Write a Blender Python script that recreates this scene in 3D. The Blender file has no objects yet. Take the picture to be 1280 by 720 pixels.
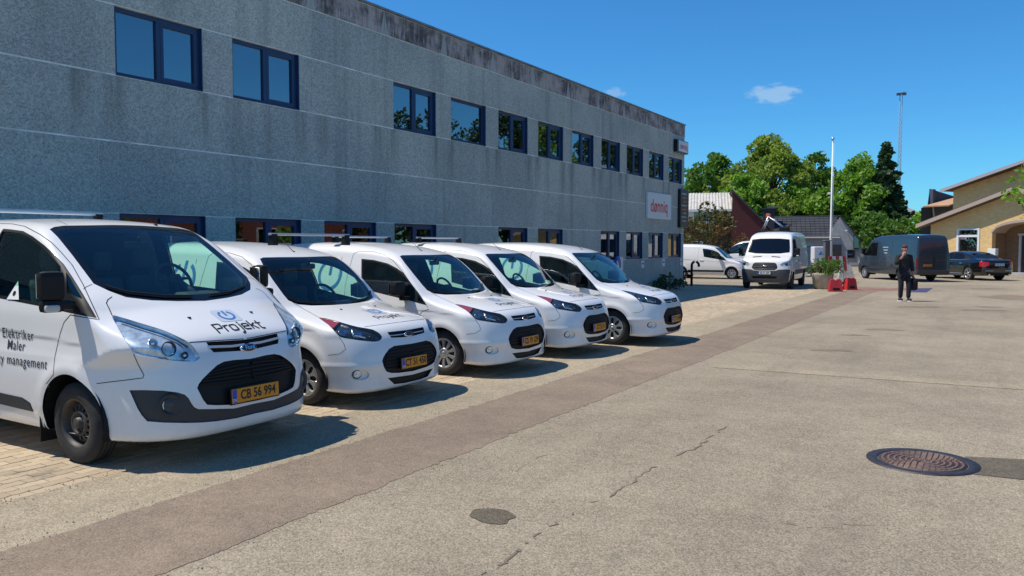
import bpy, bmesh, math, random
import numpy as np
from mathutils import Vector, Matrix
from mathutils.bvhtree import BVHTree
random.seed(7)
R = math.radians
SC = bpy.context.scene
COL = SC.collection

# ------------------------------------------------------------------ camera
# world: +Y runs along the grey office facade, +X away from it, Z up, metres
CAM_H = 1.80
CAM_YAW, CAM_PITCH = 31.09, 3.091
cam_data = bpy.data.cameras.new('camera')
cam_data.sensor_width = 36.0
cam_data.lens = 36.0 * 1000.0 / 1280.0
cam_data.clip_start = 0.05
cam_data.clip_end = 3000
cam = bpy.data.objects.new('camera', cam_data)
COL.objects.link(cam)
cam.location = (0, 0, CAM_H)
cam.rotation_euler = (R(90 - CAM_PITCH), 0, R(CAM_YAW))
SC.camera = cam
_cy, _sy, _cp, _sp = math.cos(R(CAM_YAW)), math.sin(R(CAM_YAW)), math.cos(R(CAM_PITCH)), math.sin(R(CAM_PITCH))
C_R = Vector((_cy, _sy, 0))
C_F = Vector((-_sy * _cp, _cy * _cp, -_sp))
C_U = Vector((-_sy * _sp, _cy * _sp, _cp))
def pix_dir(u, v):            # direction of a photograph pixel (1280x720), used for measuring
    return (C_R * ((u - 640) / 1000) + C_U * ((360 - v) / 1000) + C_F)
def on_ground(u, v, z=0.0):
    d = pix_dir(u, v); t = (z - CAM_H) / d.z
    return Vector((0, 0, CAM_H)) + d * t
def on_x(u, v, X):
    d = pix_dir(u, v); return Vector((0, 0, CAM_H)) + d * (X / d.x)
def on_y(u, v, Y):
    d = pix_dir(u, v); return Vector((0, 0, CAM_H)) + d * (Y / d.y)
def at_depth(u, v, D):
    return Vector((0, 0, CAM_H)) + pix_dir(u, v) * D

# ------------------------------------------------------------------ light
SUN = Vector((-0.46, -0.27, 1.0)).normalized()     # towards the sun
sun_el = math.asin(SUN.z)
sun_az = math.atan2(SUN.x, SUN.y)
world = bpy.data.worlds.new('World'); SC.world = world
world.use_nodes = True
wn = world.node_tree; wn.nodes.clear()
w_out = wn.nodes.new('ShaderNodeOutputWorld')
w_bg = wn.nodes.new('ShaderNodeBackground'); w_bg.inputs['Strength'].default_value = 0.135
w_sky = wn.nodes.new('ShaderNodeTexSky'); w_sky.sky_type = 'NISHITA'; w_sky.sun_disc = False
w_sky.sun_elevation = sun_el; w_sky.sun_rotation = sun_az
w_sky.altitude = 0; w_sky.air_density = 1.0; w_sky.dust_density = 0.0; w_sky.ozone_density = 4.5
wn.links.new(w_bg.outputs[0], w_out.inputs[0])
def build_sky():
    n, l = wn.nodes, wn.links
    hs = n.new('ShaderNodeHueSaturation'); hs.inputs['Saturation'].default_value = 1.05; hs.inputs['Value'].default_value = 1.0
    l.new(w_sky.outputs[0], hs.inputs['Color'])
    tn = n.new('ShaderNodeMix'); tn.data_type = 'RGBA'; tn.blend_type = 'MULTIPLY'; tn.inputs['Factor'].default_value = 1.0
    l.new(hs.outputs[0], tn.inputs['A']); tn.inputs['B'].default_value = (0.30, 0.735, 1.0, 1)      # the deep saturated blue of this day
    # a few faint fair-weather clouds, one small one low over the trees
    tc = n.new('ShaderNodeTexCoord')
    def cloud(direction, size, squash, seed, amount, prev):
        sub = n.new('ShaderNodeVectorMath'); sub.operation = 'SUBTRACT'
        l.new(tc.outputs['Generated'], sub.inputs[0]); sub.inputs[1].default_value = direction
        scl = n.new('ShaderNodeVectorMath'); scl.operation = 'MULTIPLY'
        l.new(sub.outputs[0], scl.inputs[0]); scl.inputs[1].default_value = (1 / size, 1 / size, squash / size)
        ln = n.new('ShaderNodeVectorMath'); ln.operation = 'LENGTH'; l.new(scl.outputs[0], ln.inputs[0])
        nz = n.new('ShaderNodeTexNoise'); nz.inputs['Scale'].default_value = 2.2; nz.inputs['Detail'].default_value = 6
        off = n.new('ShaderNodeVectorMath'); off.operation = 'ADD'; off.inputs[1].default_value = (seed, seed * 2, seed)
        l.new(scl.outputs[0], off.inputs[0]); l.new(off.outputs[0], nz.inputs['Vector'])
        m = n.new('ShaderNodeMath'); m.operation = 'MULTIPLY_ADD'; l.new(nz.outputs['Fac'], m.inputs[0]); m.inputs[1].default_value = -1.6; 
        l.new(ln.outputs['Value'], m.inputs[2])
        mr = n.new('ShaderNodeMapRange'); mr.interpolation_type = 'SMOOTHSTEP'
        l.new(m.outputs[0], mr.inputs['Value']); mr.inputs['From Min'].default_value = 0.25; mr.inputs['From Max'].default_value = -0.35
        mr.inputs['To Min'].default_value = 0; mr.inputs['To Max'].default_value = amount
        mx = n.new('ShaderNodeMix'); mx.data_type = 'RGBA'
        l.new(mr.outputs[0], mx.inputs['Factor']); l.new(prev, mx.inputs['A']); mx.inputs['B'].default_value = (4.2, 5.2, 6.0, 1)
        return mx.outputs['Result']
    c = tn.outputs['Result']
    d1 = pix_dir(968, 117).normalized(); d2 = pix_dir(768, 116).normalized()
    c = cloud(d1, 0.032, 2.6, 3.1, 0.40, c)
    c = cloud(d2, 0.014, 2.0, 7.7, 0.25, c)
    c = cloud(Vector((0.72, 0.35, 0.6)).normalized(), 0.12, 2.6, 1.3, 0.35, c)
    c = cloud(Vector((0.85, 0.1, 0.42)).normalized(), 0.16, 3.0, 5.3, 0.30, c)
    l.new(c, w_bg.inputs['Color'])
build_sky()
sun_d = bpy.data.lights.new('sun', 'SUN'); sun_d.energy = 4.7; sun_d.angle = R(0.53); sun_d.color = (1.0, 0.935, 0.83)
sun_o = bpy.data.objects.new('sun', sun_d); COL.objects.link(sun_o)
sun_o.rotation_euler = SUN.to_track_quat('Z', 'Y').to_euler()
sun_o.location = (-20, -10, 40)
SC.view_settings.view_transform = 'Standard'; SC.view_settings.look = 'None'
SC.view_settings.exposure = 0.06; SC.view_settings.gamma = 1.0

# ------------------------------------------------------------------ materials
def _lin(c):
    return tuple((x / 12.92 if x <= 0.04045 else ((x + 0.055) / 1.055) ** 2.4) for x in c)
MATS = {}
def mat(name, color, rough=0.6, metal=0.0, spec=0.5, coat=0.0, bump=None, var=0.0, var_scale=3.0, trans=0.0, emit=None, ior=1.5):
    """plain principled with optional noise variation; colour is linear"""
    if name in MATS: return MATS[name]
    m = bpy.data.materials.new(name); m.use_nodes = True
    nt = m.node_tree; b = nt.nodes['Principled BSDF']
    b.inputs['Base Color'].default_value = (*color, 1); b.inputs['Roughness'].default_value = rough
    b.inputs['Metallic'].default_value = metal; b.inputs['Specular IOR Level'].default_value = spec
    b.inputs['Coat Weight'].default_value = coat; b.inputs['Coat Roughness'].default_value = 0.04
    b.inputs['Transmission Weight'].default_value = trans; b.inputs['IOR'].default_value = ior
    if emit: b.inputs['Emission Color'].default_value = (*color, 1); b.inputs['Emission Strength'].default_value = emit
    if var > 0 or bump:
        tc = nt.nodes.new('ShaderNodeTexCoord')
        nz = nt.nodes.new('ShaderNodeTexNoise'); nz.inputs['Scale'].default_value = var_scale; nz.inputs['Detail'].default_value = 5
        nt.links.new(tc.outputs['Object'], nz.inputs['Vector'])
        if var > 0:
            mr = nt.nodes.new('ShaderNodeMapRange'); mr.inputs['From Min'].default_value = 0.3; mr.inputs['From Max'].default_value = 0.7
            mr.inputs['To Min'].default_value = 1 - var; mr.inputs['To Max'].default_value = 1 + var
            nt.links.new(nz.outputs['Fac'], mr.inputs['Value'])
            mm = nt.nodes.new('ShaderNodeMix'); mm.data_type = 'RGBA'; mm.blend_type = 'MULTIPLY'; mm.inputs['Factor'].default_value = 1
            mm.inputs['A'].default_value = (*color, 1); nt.links.new(mr.outputs[0], mm.inputs['B'])
            nt.links.new(mm.outputs['Result'], b.inputs['Base Color'])
        if bump:
            nb = nt.nodes.new('ShaderNodeTexNoise'); nb.inputs['Scale'].default_value = bump[1]; nb.inputs['Detail'].default_value = 3
            nt.links.new(tc.outputs['Object'], nb.inputs['Vector'])
            bp = nt.nodes.new('ShaderNodeBump'); bp.inputs['Strength'].default_value = bump[0]; bp.inputs['Distance'].default_value = 0.01
            nt.links.new(nb.outputs['Fac'], bp.inputs['Height']); nt.links.new(bp.outputs[0], b.inputs['Normal'])
    MATS[name] = m
    return m
def glass_mat(name, tint, refl_rough=0.0, ior=1.5, opacity=0.0, dark=(0.01, 0.012, 0.014), boost=0.0):
    """thin pane: tinted see-through plus fresnel mirror; opacity mixes in a dark body"""
    if name in MATS: return MATS[name]
    m = bpy.data.materials.new(name); m.use_nodes = True
    nt = m.node_tree; nt.nodes.clear(); n, l = nt.nodes, nt.links
    out = n.new('ShaderNodeOutputMaterial')
    tr = n.new('ShaderNodeBsdfTransparent'); tr.inputs[0].default_value = (*tint, 1)
    df = n.new('ShaderNodeBsdfDiffuse'); df.inputs[0].default_value = (*dark, 1)
    m1 = n.new('ShaderNodeMixShader'); m1.inputs[0].default_value = opacity
    l.new(tr.outputs[0], m1.inputs[1]); l.new(df.outputs[0], m1.inputs[2])
    gl = n.new('ShaderNodeBsdfGlossy'); gl.inputs['Roughness'].default_value = refl_rough; gl.inputs['Color'].default_value = (0.95, 0.97, 1, 1)
    lw = n.new('ShaderNodeLayerWeight'); lw.inputs['Blend'].default_value = 0.5      # same from both sides, unlike the Fresnel node
    pw = n.new('ShaderNodeMath'); pw.operation = 'POWER'; l.new(lw.outputs['Facing'], pw.inputs[0]); pw.inputs[1].default_value = 5
    f0 = ((ior - 1) / (ior + 1)) ** 2 + boost
    ad = n.new('ShaderNodeMath'); ad.operation = 'MULTIPLY_ADD'; ad.use_clamp = True; l.new(pw.outputs[0], ad.inputs[0])
    ad.inputs[1].default_value = 1 - f0; ad.inputs[2].default_value = f0
    m2 = n.new('ShaderNodeMixShader'); l.new(ad.outputs[0], m2.inputs[0])
    l.new(m1.outputs[0], m2.inputs[1]); l.new(gl.outputs[0], m2.inputs[2]); l.new(m2.outputs[0], out.inputs[0])
    MATS[name] = m
    return m
def white_paint():
    m = mat('white_car_paint', (0.80, 0.785, 0.765), rough=0.30, spec=0.5, coat=0.8)
    nt = m.node_tree; n, l = nt.nodes, nt.links; b = n['Principled BSDF']
    tc = n.new('ShaderNodeTexCoord'); sp = n.new('ShaderNodeSeparateXYZ'); l.new(tc.outputs['Object'], sp.inputs[0])
    # road film: splashes thrown up by the wheels, thinning out towards the waist
    nz = n.new('ShaderNodeTexNoise'); nz.inputs['Scale'].default_value = 7; nz.inputs['Detail'].default_value = 7; nz.inputs['Roughness'].default_value = .7; l.new(tc.outputs['Object'], nz.inputs['Vector'])
    n2 = n.new('ShaderNodeTexNoise'); n2.inputs['Scale'].default_value = 1.4; n2.inputs['Detail'].default_value = 4; l.new(tc.outputs['Object'], n2.inputs['Vector'])
    hz = n.new('ShaderNodeMapRange'); hz.inputs['From Min'].default_value = .75; hz.inputs['From Max'].default_value = .22; l.new(sp.outputs[2], hz.inputs['Value'])
    nm = n.new('ShaderNodeMapRange'); nm.inputs['From Min'].default_value = .38; nm.inputs['From Max'].default_value = .72; nm.inputs['To Max'].default_value = .16; l.new(nz.outputs['Fac'], nm.inputs['Value'])
    mu = n.new('ShaderNodeMath'); mu.operation = 'MULTIPLY'; l.new(hz.outputs[0], mu.inputs[0]); l.new(nm.outputs[0], mu.inputs[1])
    mx = n.new('ShaderNodeMix'); mx.data_type = 'RGBA'; l.new(mu.outputs[0], mx.inputs['Factor']); mx.inputs['B'].default_value = (.30, .26, .20, 1)
    m2 = n.new('ShaderNodeMix'); m2.data_type = 'RGBA'; l.new(n2.outputs['Fac'], m2.inputs['Factor']); m2.inputs['A'].default_value = (.765, .75, .725, 1); m2.inputs['B'].default_value = (.83, .815, .80, 1)
    l.new(m2.outputs['Result'], mx.inputs['A']); l.new(mx.outputs['Result'], b.inputs['Base Color'])
    return m
M_WHITE = white_paint()
M_BLACKPL = mat('black_plastic', (0.008, 0.0085, 0.0095), rough=0.55, spec=0.3, bump=(0.05, 200))
M_GREYPL = mat('dark_grey_plastic', (0.035, 0.037, 0.04), rough=0.55, bump=(0.08, 160))
M_GLOSSBLK = mat('gloss_black', (0.006, 0.006, 0.007), rough=0.12)
M_GAP = mat('shut_line_shadow', (0.012, 0.012, 0.013), rough=0.9)
M_RUBBER = mat('tyre_rubber', (0.026, 0.025, 0.025), rough=0.85, bump=(0.3, 60), var=0.25, var_scale=12)
M_STEELBLK = mat('black_steel_rim', (0.055, 0.046, 0.040), rough=0.55, var=0.4, var_scale=14)
M_SILVER = mat('silver_hub_cap', (0.5, 0.51, 0.52), rough=0.32, metal=0.65)
M_CHROME = mat('chrome', (0.8, 0.82, 0.85), rough=0.08, metal=1.0)
M_ALU = mat('brushed_aluminium', (0.62, 0.65, 0.68), rough=0.35, metal=0.8)
M_INT = mat('cab_interior', (0.028, 0.03, 0.034), rough=0.75)
M_SEAT = mat('seat_fabric', (0.05, 0.052, 0.06), rough=0.95)
M_DASH = mat('dashboard', (0.03, 0.032, 0.037), rough=0.6)
M_PLATE = mat('amber_plate', (0.72, 0.27, 0.012), rough=0.45, var=0.08, var_scale=9)
M_WPLATE = mat('white_plate', (0.72, 0.73, 0.74), rough=0.4)
M_EUBLUE = mat('plate_blue', (0.02, 0.07, 0.4), rough=0.4)
M_INK = mat('black_print', (0.012, 0.013, 0.018), rough=0.5)
M_INKRED = mat('red_print', (0.62, 0.03, 0.03), rough=0.5)
M_INKBLUE = mat('blue_print', (0.07, 0.19, 0.46), rough=0.4)
M_INKPALE = mat('pale_blue_print', (0.52, 0.58, 0.66), rough=0.4)
M_WS = glass_mat('windscreen_glass', (0.76, 1.0, 0.90), ior=1.45, boost=.035)
M_SIDEGL = glass_mat('side_window_glass', (0.64, 0.97, 0.83), ior=1.45, boost=.04)
M_DARKGL = glass_mat('dark_window_glass', (0.1, 0.14, 0.15), ior=1.45, opacity=0.55)
M_LENS = glass_mat('lamp_lens', (0.90, 0.95, 0.97), ior=1.4, refl_rough=0.02)
M_REFL = mat('lamp_reflector', (0.72, 0.75, 0.78), rough=0.3, metal=0.6, var=0.3, var_scale=18)
M_REFLBLUE = mat('smoked_reflector', (0.20, 0.27, 0.36), rough=0.22, metal=0.8, var=0.4, var_scale=25)
M_LAMPDK = mat('lamp_bezel', (0.03, 0.033, 0.04), rough=0.25)
M_AMBER = mat('amber_indicator', (0.36, 0.045, 0.04), rough=0.2)
M_REDLENS = mat('red_lamp_lens', (0.5, 0.012, 0.012), rough=0.15, coat=1)
M_PAPER = mat('paper', (0.75, 0.76, 0.74), rough=0.8)

# ------------------------------------------------------------------ object helpers
def empty(name, loc=(0, 0, 0), rz=0.0, label=None, cat=None, group=None):
    o = bpy.data.objects.new(name, None); COL.objects.link(o)
    o.location = loc; o.rotation_euler = (0, 0, rz); o.empty_display_size = 0.2
    if label: tag(o, label, cat, group)
    return o
def tag(o, label=None, cat=None, group=None, kind=None):
    if label: o['label'] = label
    if cat: o['category'] = cat
    if group: o['group'] = group
    if kind: o['kind'] = kind
    return o
def link_mesh(name, me, material=None, parent=None, smooth=None):
    o = bpy.data.objects.new(name, me); COL.objects.link(o)
    if material is not None:
        if isinstance(material, (list, tuple)):
            for m in material: me.materials.append(m)
        else: me.materials.append(material)
    if parent: o.parent = parent
    return o
class MB:
    """collects simple shapes into one mesh"""
    def __init__(s): s.v = []; s.f = []; s.mi = []; s.cur = 0; s.sm = []; s.smooth = False
    def add(s, vs, fs, smooth=None):
        b = len(s.v); s.v += [tuple(v) for v in vs]
        for f in fs:
            s.f.append([i + b for i in f]); s.mi.append(s.cur); s.sm.append(s.smooth if smooth is None else smooth)
        return s
    def box(s, c, d, rz=0.0, M=None):
        cx, cy, cz = c; dx, dy, dz = d[0] / 2, d[1] / 2, d[2] / 2
        P = [Vector((x, y, z)) for x in (-dx, dx) for y in (-dy, dy) for z in (-dz, dz)]
        if rz: rm = Matrix.Rotation(rz, 3, 'Z'); P = [rm @ p for p in P]
        if M is not None: P = [M @ p for p in P]
        P = [p + Vector(c) for p in P]
        return s.add(P, [(0, 1, 3, 2), (4, 6, 7, 5), (0, 4, 5, 1), (2, 3, 7, 6), (0, 2, 6, 4), (1, 5, 7, 3)], False)
    def bbox(s, c, d, b=0.01, rz=0.0, M=None):
        """bevelled box: 24 verts"""
        dx, dy, dz = d[0] / 2, d[1] / 2, d[2] / 2
        b = min(b, dx * .9, dy * .9, dz * .9)
        bm = bmesh.new(); bmesh.ops.create_cube(bm, size=1)
        for v in bm.verts: v.co = Vector((v.co.x * d[0], v.co.y * d[1], v.co.z * d[2]))
        bmesh.ops.bevel(bm, geom=bm.edges[:], offset=b, segments=2, affect='EDGES', profile=0.6)
        T = Matrix.Rotation(rz, 3, 'Z') if rz else Matrix.Identity(3)
        if M is not None: T = M @ T
        bm.verts.index_update()
        s.add([T @ v.co + Vector(c) for v in bm.verts], [[v.index for v in f.verts] for f in bm.faces])
        bm.free(); return s
    def tube(s, pts, r, n=8, cap=True, smooth=True):
        pts = [Vector(p) for p in pts]; m = len(pts)
        rs = r if isinstance(r, (list, tuple)) else [r] * m
        vs, fs = [], []
        ref = None
        for i, p in enumerate(pts):
            t = (pts[min(i + 1, m - 1)] - pts[max(i - 1, 0)]).normalized()
            if ref is None:
                ref = Vector((0, 0, 1)) if abs(t.z) < 0.9 else Vector((1, 0, 0))
            a = t.cross(ref).normalized(); b = t.cross(a).normalized(); ref = -b if False else ref
            for k in range(n):
                ang = 2 * math.pi * k / n
                vs.append(p + (a * math.cos(ang) + b * math.sin(ang)) * rs[i])
        for i in range(m - 1):
            for k in range(n):
                fs.append((i * n + k, i * n + (k + 1) % n, (i + 1) * n + (k + 1) % n, (i + 1) * n + k))
        s.add(vs, fs, smooth)
        if cap:
            b = len(s.v) - len(vs)
            s.f.append([b + k for k in range(n)][::-1]); s.mi.append(s.cur); s.sm.append(False)
            s.f.append([b + (m - 1) * n + k for k in range(n)]); s.mi.append(s.cur); s.sm.append(False)
        return s
    def lathe(s, prof, n=32, axis='Z', c=(0, 0, 0), a0=0, a1=2 * math.pi, smooth=True):
        """prof = [(radius, height)] turned round an axis through c"""
        full = abs(a1 - a0 - 2 * math.pi) < 1e-6
        m = len(prof); vs, fs = [], []
        cnt = n if full else n + 1
        for k in range(cnt):
            a = a0 + (a1 - a0) * k / n
            for (r, h) in prof:
                x, y = r * math.cos(a), r * math.sin(a)
                if axis == 'Z': p = (x, y, h)
                elif axis == 'Y': p = (x, h, y)
                else: p = (h, x, y)
                vs.append((p[0] + c[0], p[1] + c[1], p[2] + c[2]))
        for k in range(n):
            k2 = (k + 1) % cnt
            for j in range(m - 1):
                f = (k * m + j, k2 * m + j, k2 * m + j + 1, k * m + j + 1)
                fs.append(f if axis != 'Y' else f[::-1])
        return s.add(vs, fs, smooth)
    def prism(s, poly, z0, z1, M=None):
        """poly in xy extruded z0..z1, optional matrix"""
        n = len(poly)
        vs = [Vector((p[0], p[1], z0)) for p in poly] + [Vector((p[0], p[1], z1)) for p in poly]
        if M is not None: vs = [M @ v for v in vs]
        fs = [list(range(n))[::-1], list(range(n, 2 * n))] + [(i, (i + 1) % n, n + (i + 1) % n, n + i) for i in range(n)]
        return s.add(vs, fs, False)
    def quad(s, a, b, c, d): return s.add([a, b, c, d], [(0, 1, 2, 3)], False)
    def mesh(s, name):
        me = bpy.data.meshes.new(name); me.from_pydata(s.v, [], s.f)
        me.polygons.foreach_set('material_index', s.mi); me.polygons.foreach_set('use_smooth', s.sm); me.update()
        return me
    def build(s, name, material=None, parent=None, fix=True):
        me = s.mesh(name)
        if fix:
            bm = bmesh.new(); bm.from_mesh(me); bmesh.ops.recalc_face_normals(bm, faces=bm.faces[:]); bm.to_mesh(me); bm.free()
        return link_mesh(name, me, material, parent)
def ellipsoid(c, r, n=12, m=8, M=None):
    vs, fs = [], []
    for j in range(m + 1):
        th = math.pi * j / m
        for k in range(n):
            a = 2 * math.pi * k / n
            p = Vector((r[0] * math.sin(th) * math.cos(a), r[1] * math.sin(th) * math.sin(a), r[2] * math.cos(th)))
            if M is not None: p = M @ p
            vs.append(p + Vector(c))
    for j in range(m):
        for k in range(n):
            fs.append((j * n + k, (j + 1) * n + k, (j + 1) * n + (k + 1) % n, j * n + (k + 1) % n))
    return vs, fs
def pt(v, M): return M @ Vector(v)
def children_of(o): return [c for c in bpy.data.objects if c.parent == o]
def copy_tree(o, parent=None, _kids=None):
    if _kids is None:
        _kids = {}
        for c in bpy.data.objects:
            if c.parent: _kids.setdefault(c.parent.name, []).append(c)
    c = o.copy(); COL.objects.link(c)
    if parent: c.parent = parent
    for ch in _kids.get(o.name, []): copy_tree(ch, c, _kids)
    return c
_dg = None
def text_mesh(txt, size=1.0, bold=0.0, spacing=1.0, align='CENTER'):
    """triangles of a flat lettering in the xy plane, as (verts, faces)"""
    cu = bpy.data.curves.new('lettering', 'FONT'); cu.body = txt; cu.size = size; cu.align_x = align; cu.align_y = 'CENTER'
    cu.offset = bold; cu.space_character = spacing; cu.resolution_u = 3
    ob = bpy.data.objects.new('lettering', cu); COL.objects.link(ob)
    dg = bpy.context.evaluated_depsgraph_get()
    me = ob.evaluated_get(dg).to_mesh()
    vs = [v.co.copy() for v in me.vertices]; fs = [tuple(p.vertices) for p in me.polygons]
    ob.evaluated_get(dg).to_mesh_clear()
    bpy.data.objects.remove(ob); bpy.data.curves.remove(cu)
    return vs, fs
def flat_text(name, txt, size, M, material, parent=None, bold=0.0, spacing=1.0, align='CENTER', sx=1.0):
    vs, fs = text_mesh(txt, size, bold, spacing, align)
    mb = MB(); mb.add([M @ Vector((v.x * sx, v.y, 0)) for v in vs], fs)
    return mb.build(name, material, parent, fix=False)
def stroke_poly(pts, w):
    """thick polyline as quads with round-ish joins (2-D)"""
    vs, fs = [], []
    for i in range(len(pts) - 1):
        a, b = Vector(pts[i]), Vector(pts[i + 1]); d = (b - a).normalized(); n = Vector((-d.y, d.x)) * w / 2
        e = d * w * 0.35
        k = len(vs); vs += [a - e - n, b + e - n, b + e + n, a - e + n]; fs.append((k, k + 1, k + 2, k + 3))
    return vs, fs
# ------------------------------------------------------------------ car bodies: an implicit shell, meshed, then cut into panels
def catmull(pts, per=6, closed=False):
    P = [np.array(p, float) for p in pts]; out = []; n = len(P)
    rng = range(n if closed else n - 1)
    for i in rng:
        p0 = P[(i - 1) % n] if (closed or i > 0) else P[i]; p1 = P[i]; p2 = P[(i + 1) % n]
        p3 = P[(i + 2) % n] if (closed or i + 2 < n) else p2
        for k in range(per):
            t = k / per
            out.append(0.5 * ((2 * p1) + (-p0 + p2) * t + (2 * p0 - 5 * p1 + 4 * p2 - p3) * t * t + (-p0 + 3 * p1 - 3 * p2 + p3) * t ** 3))
    if not closed: out.append(P[-1])
    return np.array(out)
def smax(a, b, k):
    h = np.maximum(k - np.abs(a - b), 0.0) / k
    return np.maximum(a, b) + h * h * k * 0.25
def sstep(x, a, b):
    t = np.clip((x - a) / (b - a), 0, 1); return t * t * (3 - 2 * t)
class Profile2D:
    """signed distance to a closed side outline, sampled on a fine grid"""
    def __init__(s, poly, step=0.012, pad=0.35):
        poly = np.asarray(poly, float); s.step = step
        lo = poly.min(0) - pad; hi = poly.max(0) + pad; s.lo = lo
        s.nx, s.nz = int((hi[0] - lo[0]) / step) + 2, int((hi[1] - lo[1]) / step) + 2
        X, Z = np.meshgrid(lo[0] + step * np.arange(s.nx), lo[1] + step * np.arange(s.nz), indexing='ij')
        px, pz = X.ravel(), Z.ravel(); best = np.full(px.shape, 1e9); ins = np.zeros(px.shape, bool)
        n = len(poly)
        for i in range(n):
            ax, az = poly[i]; bx, bz = poly[(i + 1) % n]
            dx, dz = bx - ax, bz - az; L = dx * dx + dz * dz
            if L < 1e-12: continue
            t = np.clip(((px - ax) * dx + (pz - az) * dz) / L, 0, 1)
            best = np.minimum(best, (px - ax - t * dx) ** 2 + (pz - az - t * dz) ** 2)
            if abs(dz) > 1e-12:
                c = ((az > pz) != (bz > pz)) & (px < dx * (pz - az) / dz + ax); ins ^= c
        d = np.sqrt(best); d[ins] *= -1
        s.g = d.reshape(X.shape)
        # light blur keeps the outline but softens its corners
        for _ in range(2):
            g = s.g.copy(); g[1:-1, 1:-1] = (s.g[1:-1, 1:-1] * 4 + s.g[:-2, 1:-1] + s.g[2:, 1:-1] + s.g[1:-1, :-2] + s.g[1:-1, 2:]) / 8; s.g = g
    def __call__(s, x, z):
        fx = np.clip((x - s.lo[0]) / s.step, 0, s.nx - 1.001); fz = np.clip((z - s.lo[1]) / s.step, 0, s.nz - 1.001)
        i = fx.astype(int); j = fz.astype(int); u = fx - i; w = fz - j; g = s.g
        return (g[i, j] * (1 - u) * (1 - w) + g[i + 1, j] * u * (1 - w) + g[i, j + 1] * (1 - u) * w + g[i + 1, j + 1] * u * w)
def pchip(xs, ys):
    xs = np.asarray(xs, float); ys = np.asarray(ys, float); h = np.diff(xs); d = np.diff(ys) / h
    m = np.zeros(len(xs)); m[0] = d[0]; m[-1] = d[-1]
    for i in range(1, len(xs) - 1):
        if d[i - 1] * d[i] > 0:
            w1 = 2 * h[i] + h[i - 1]; w2 = h[i] + 2 * h[i - 1]; m[i] = (w1 + w2) / (w1 / d[i - 1] + w2 / d[i])
    def f(x):
        x = np.clip(x, xs[0], xs[-1]); k = np.clip(np.searchsorted(xs, x) - 1, 0, len(xs) - 2)
        t = (x - xs[k]) / h[k]
        return ((1 + 2 * t) * (1 - t) ** 2 * ys[k] + t * (1 - t) ** 2 * h[k] * m[k] + t * t * (3 - 2 * t) * ys[k + 1] + t * t * (t - 1) * h[k] * m[k + 1])
    return f
def surface_nets(F, lo, hi, step):
    """quads of the zero set of F(x,a,z) in the box lo..hi"""
    n = [int(math.ceil((hi[i] - lo[i]) / step)) + 1 for i in range(3)]
    ax = [lo[i] + step * np.arange(n[i]) for i in range(3)]
    X, Y, Z = np.meshgrid(*ax, indexing='ij'); V = F(X, Y, Z)
    sgn = V < 0
    cs = [(i, j, k) for i in (0, 1) for j in (0, 1) for k in (0, 1)]
    def sub(A, c): return A[c[0]:n[0] - 1 + c[0], c[1]:n[1] - 1 + c[1], c[2]:n[2] - 1 + c[2]]
    cnt = sum(sub(sgn, c).astype(np.int8) for c in cs)
    cells = np.argwhere((cnt > 0) & (cnt < 8))
    idx = -np.ones((n[0] - 1, n[1] - 1, n[2] - 1), int); idx[tuple(cells.T)] = np.arange(len(cells))
    acc = np.zeros((len(cells), 3)); w = np.zeros(len(cells))
    for a in cs:
        for d in range(3):
            if a[d]: continue
            b = list(a); b[d] = 1
            va = V[tuple((cells + a).T)]; vb = V[tuple((cells + b).T)]
            m = (va < 0) != (vb < 0)
            t = va[m] / (va[m] - vb[m]); p = np.repeat(np.array([a], float), m.sum(), 0); p[:, d] = t
            acc[m] += p; w[m] += 1
    P = (cells + acc / w[:, None]) * step + np.array(lo)
    quads = []
    for d in range(3):
        e = [1, 1, 1]; e[d] = 0
        A = sgn; sl0 = [slice(1, n[i] - 1) if i != d else slice(0, n[i] - 1) for i in range(3)]
        sl1 = [slice(1, n[i] - 1) if i != d else slice(1, n[i]) for i in range(3)]
        S0, S1 = A[tuple(sl0)], A[tuple(sl1)]
        ed = np.argwhere(S0 != S1); pos = S0[tuple(ed.T)]
        base = ed + np.array([1 if i != d else 0 for i in range(3)])
        u, v = (d + 1) % 3, (d + 2) % 3
        du = np.zeros(3, int); du[u] = 1; dv = np.zeros(3, int); dv[v] = 1
        q = np.stack([idx[tuple((base - du - dv).T)], idx[tuple((base - dv).T)], idx[tuple(base.T)], idx[tuple((base - du).T)]], 1)
        q[~pos] = q[~pos][:, ::-1]
        quads.append(q)
    return P, np.concatenate(quads)
class PixProj:
    """panels outlined on the photograph: planes through the camera"""
    def __init__(s, campos): s.c = Vector(campos)     # camera in body coordinates (x, a, z); a = -y
    def uv(s, co):
        d = co - s.c; d = Vector((d.x, -d.y, d.z)); f = d.dot(C_F)
        return (640 + 1000 * d.dot(C_R) / f, 360 - 1000 * d.dot(C_U) / f)
    def ray(s, p):
        d = pix_dir(*p); return Vector((d.x, -d.y, d.z))
    def plane(s, p, q): return s.c, s.ray(p).cross(s.ray(q)).normalized()
    def facing(s, co, no): return no.dot(s.c - co) > 0
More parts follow.
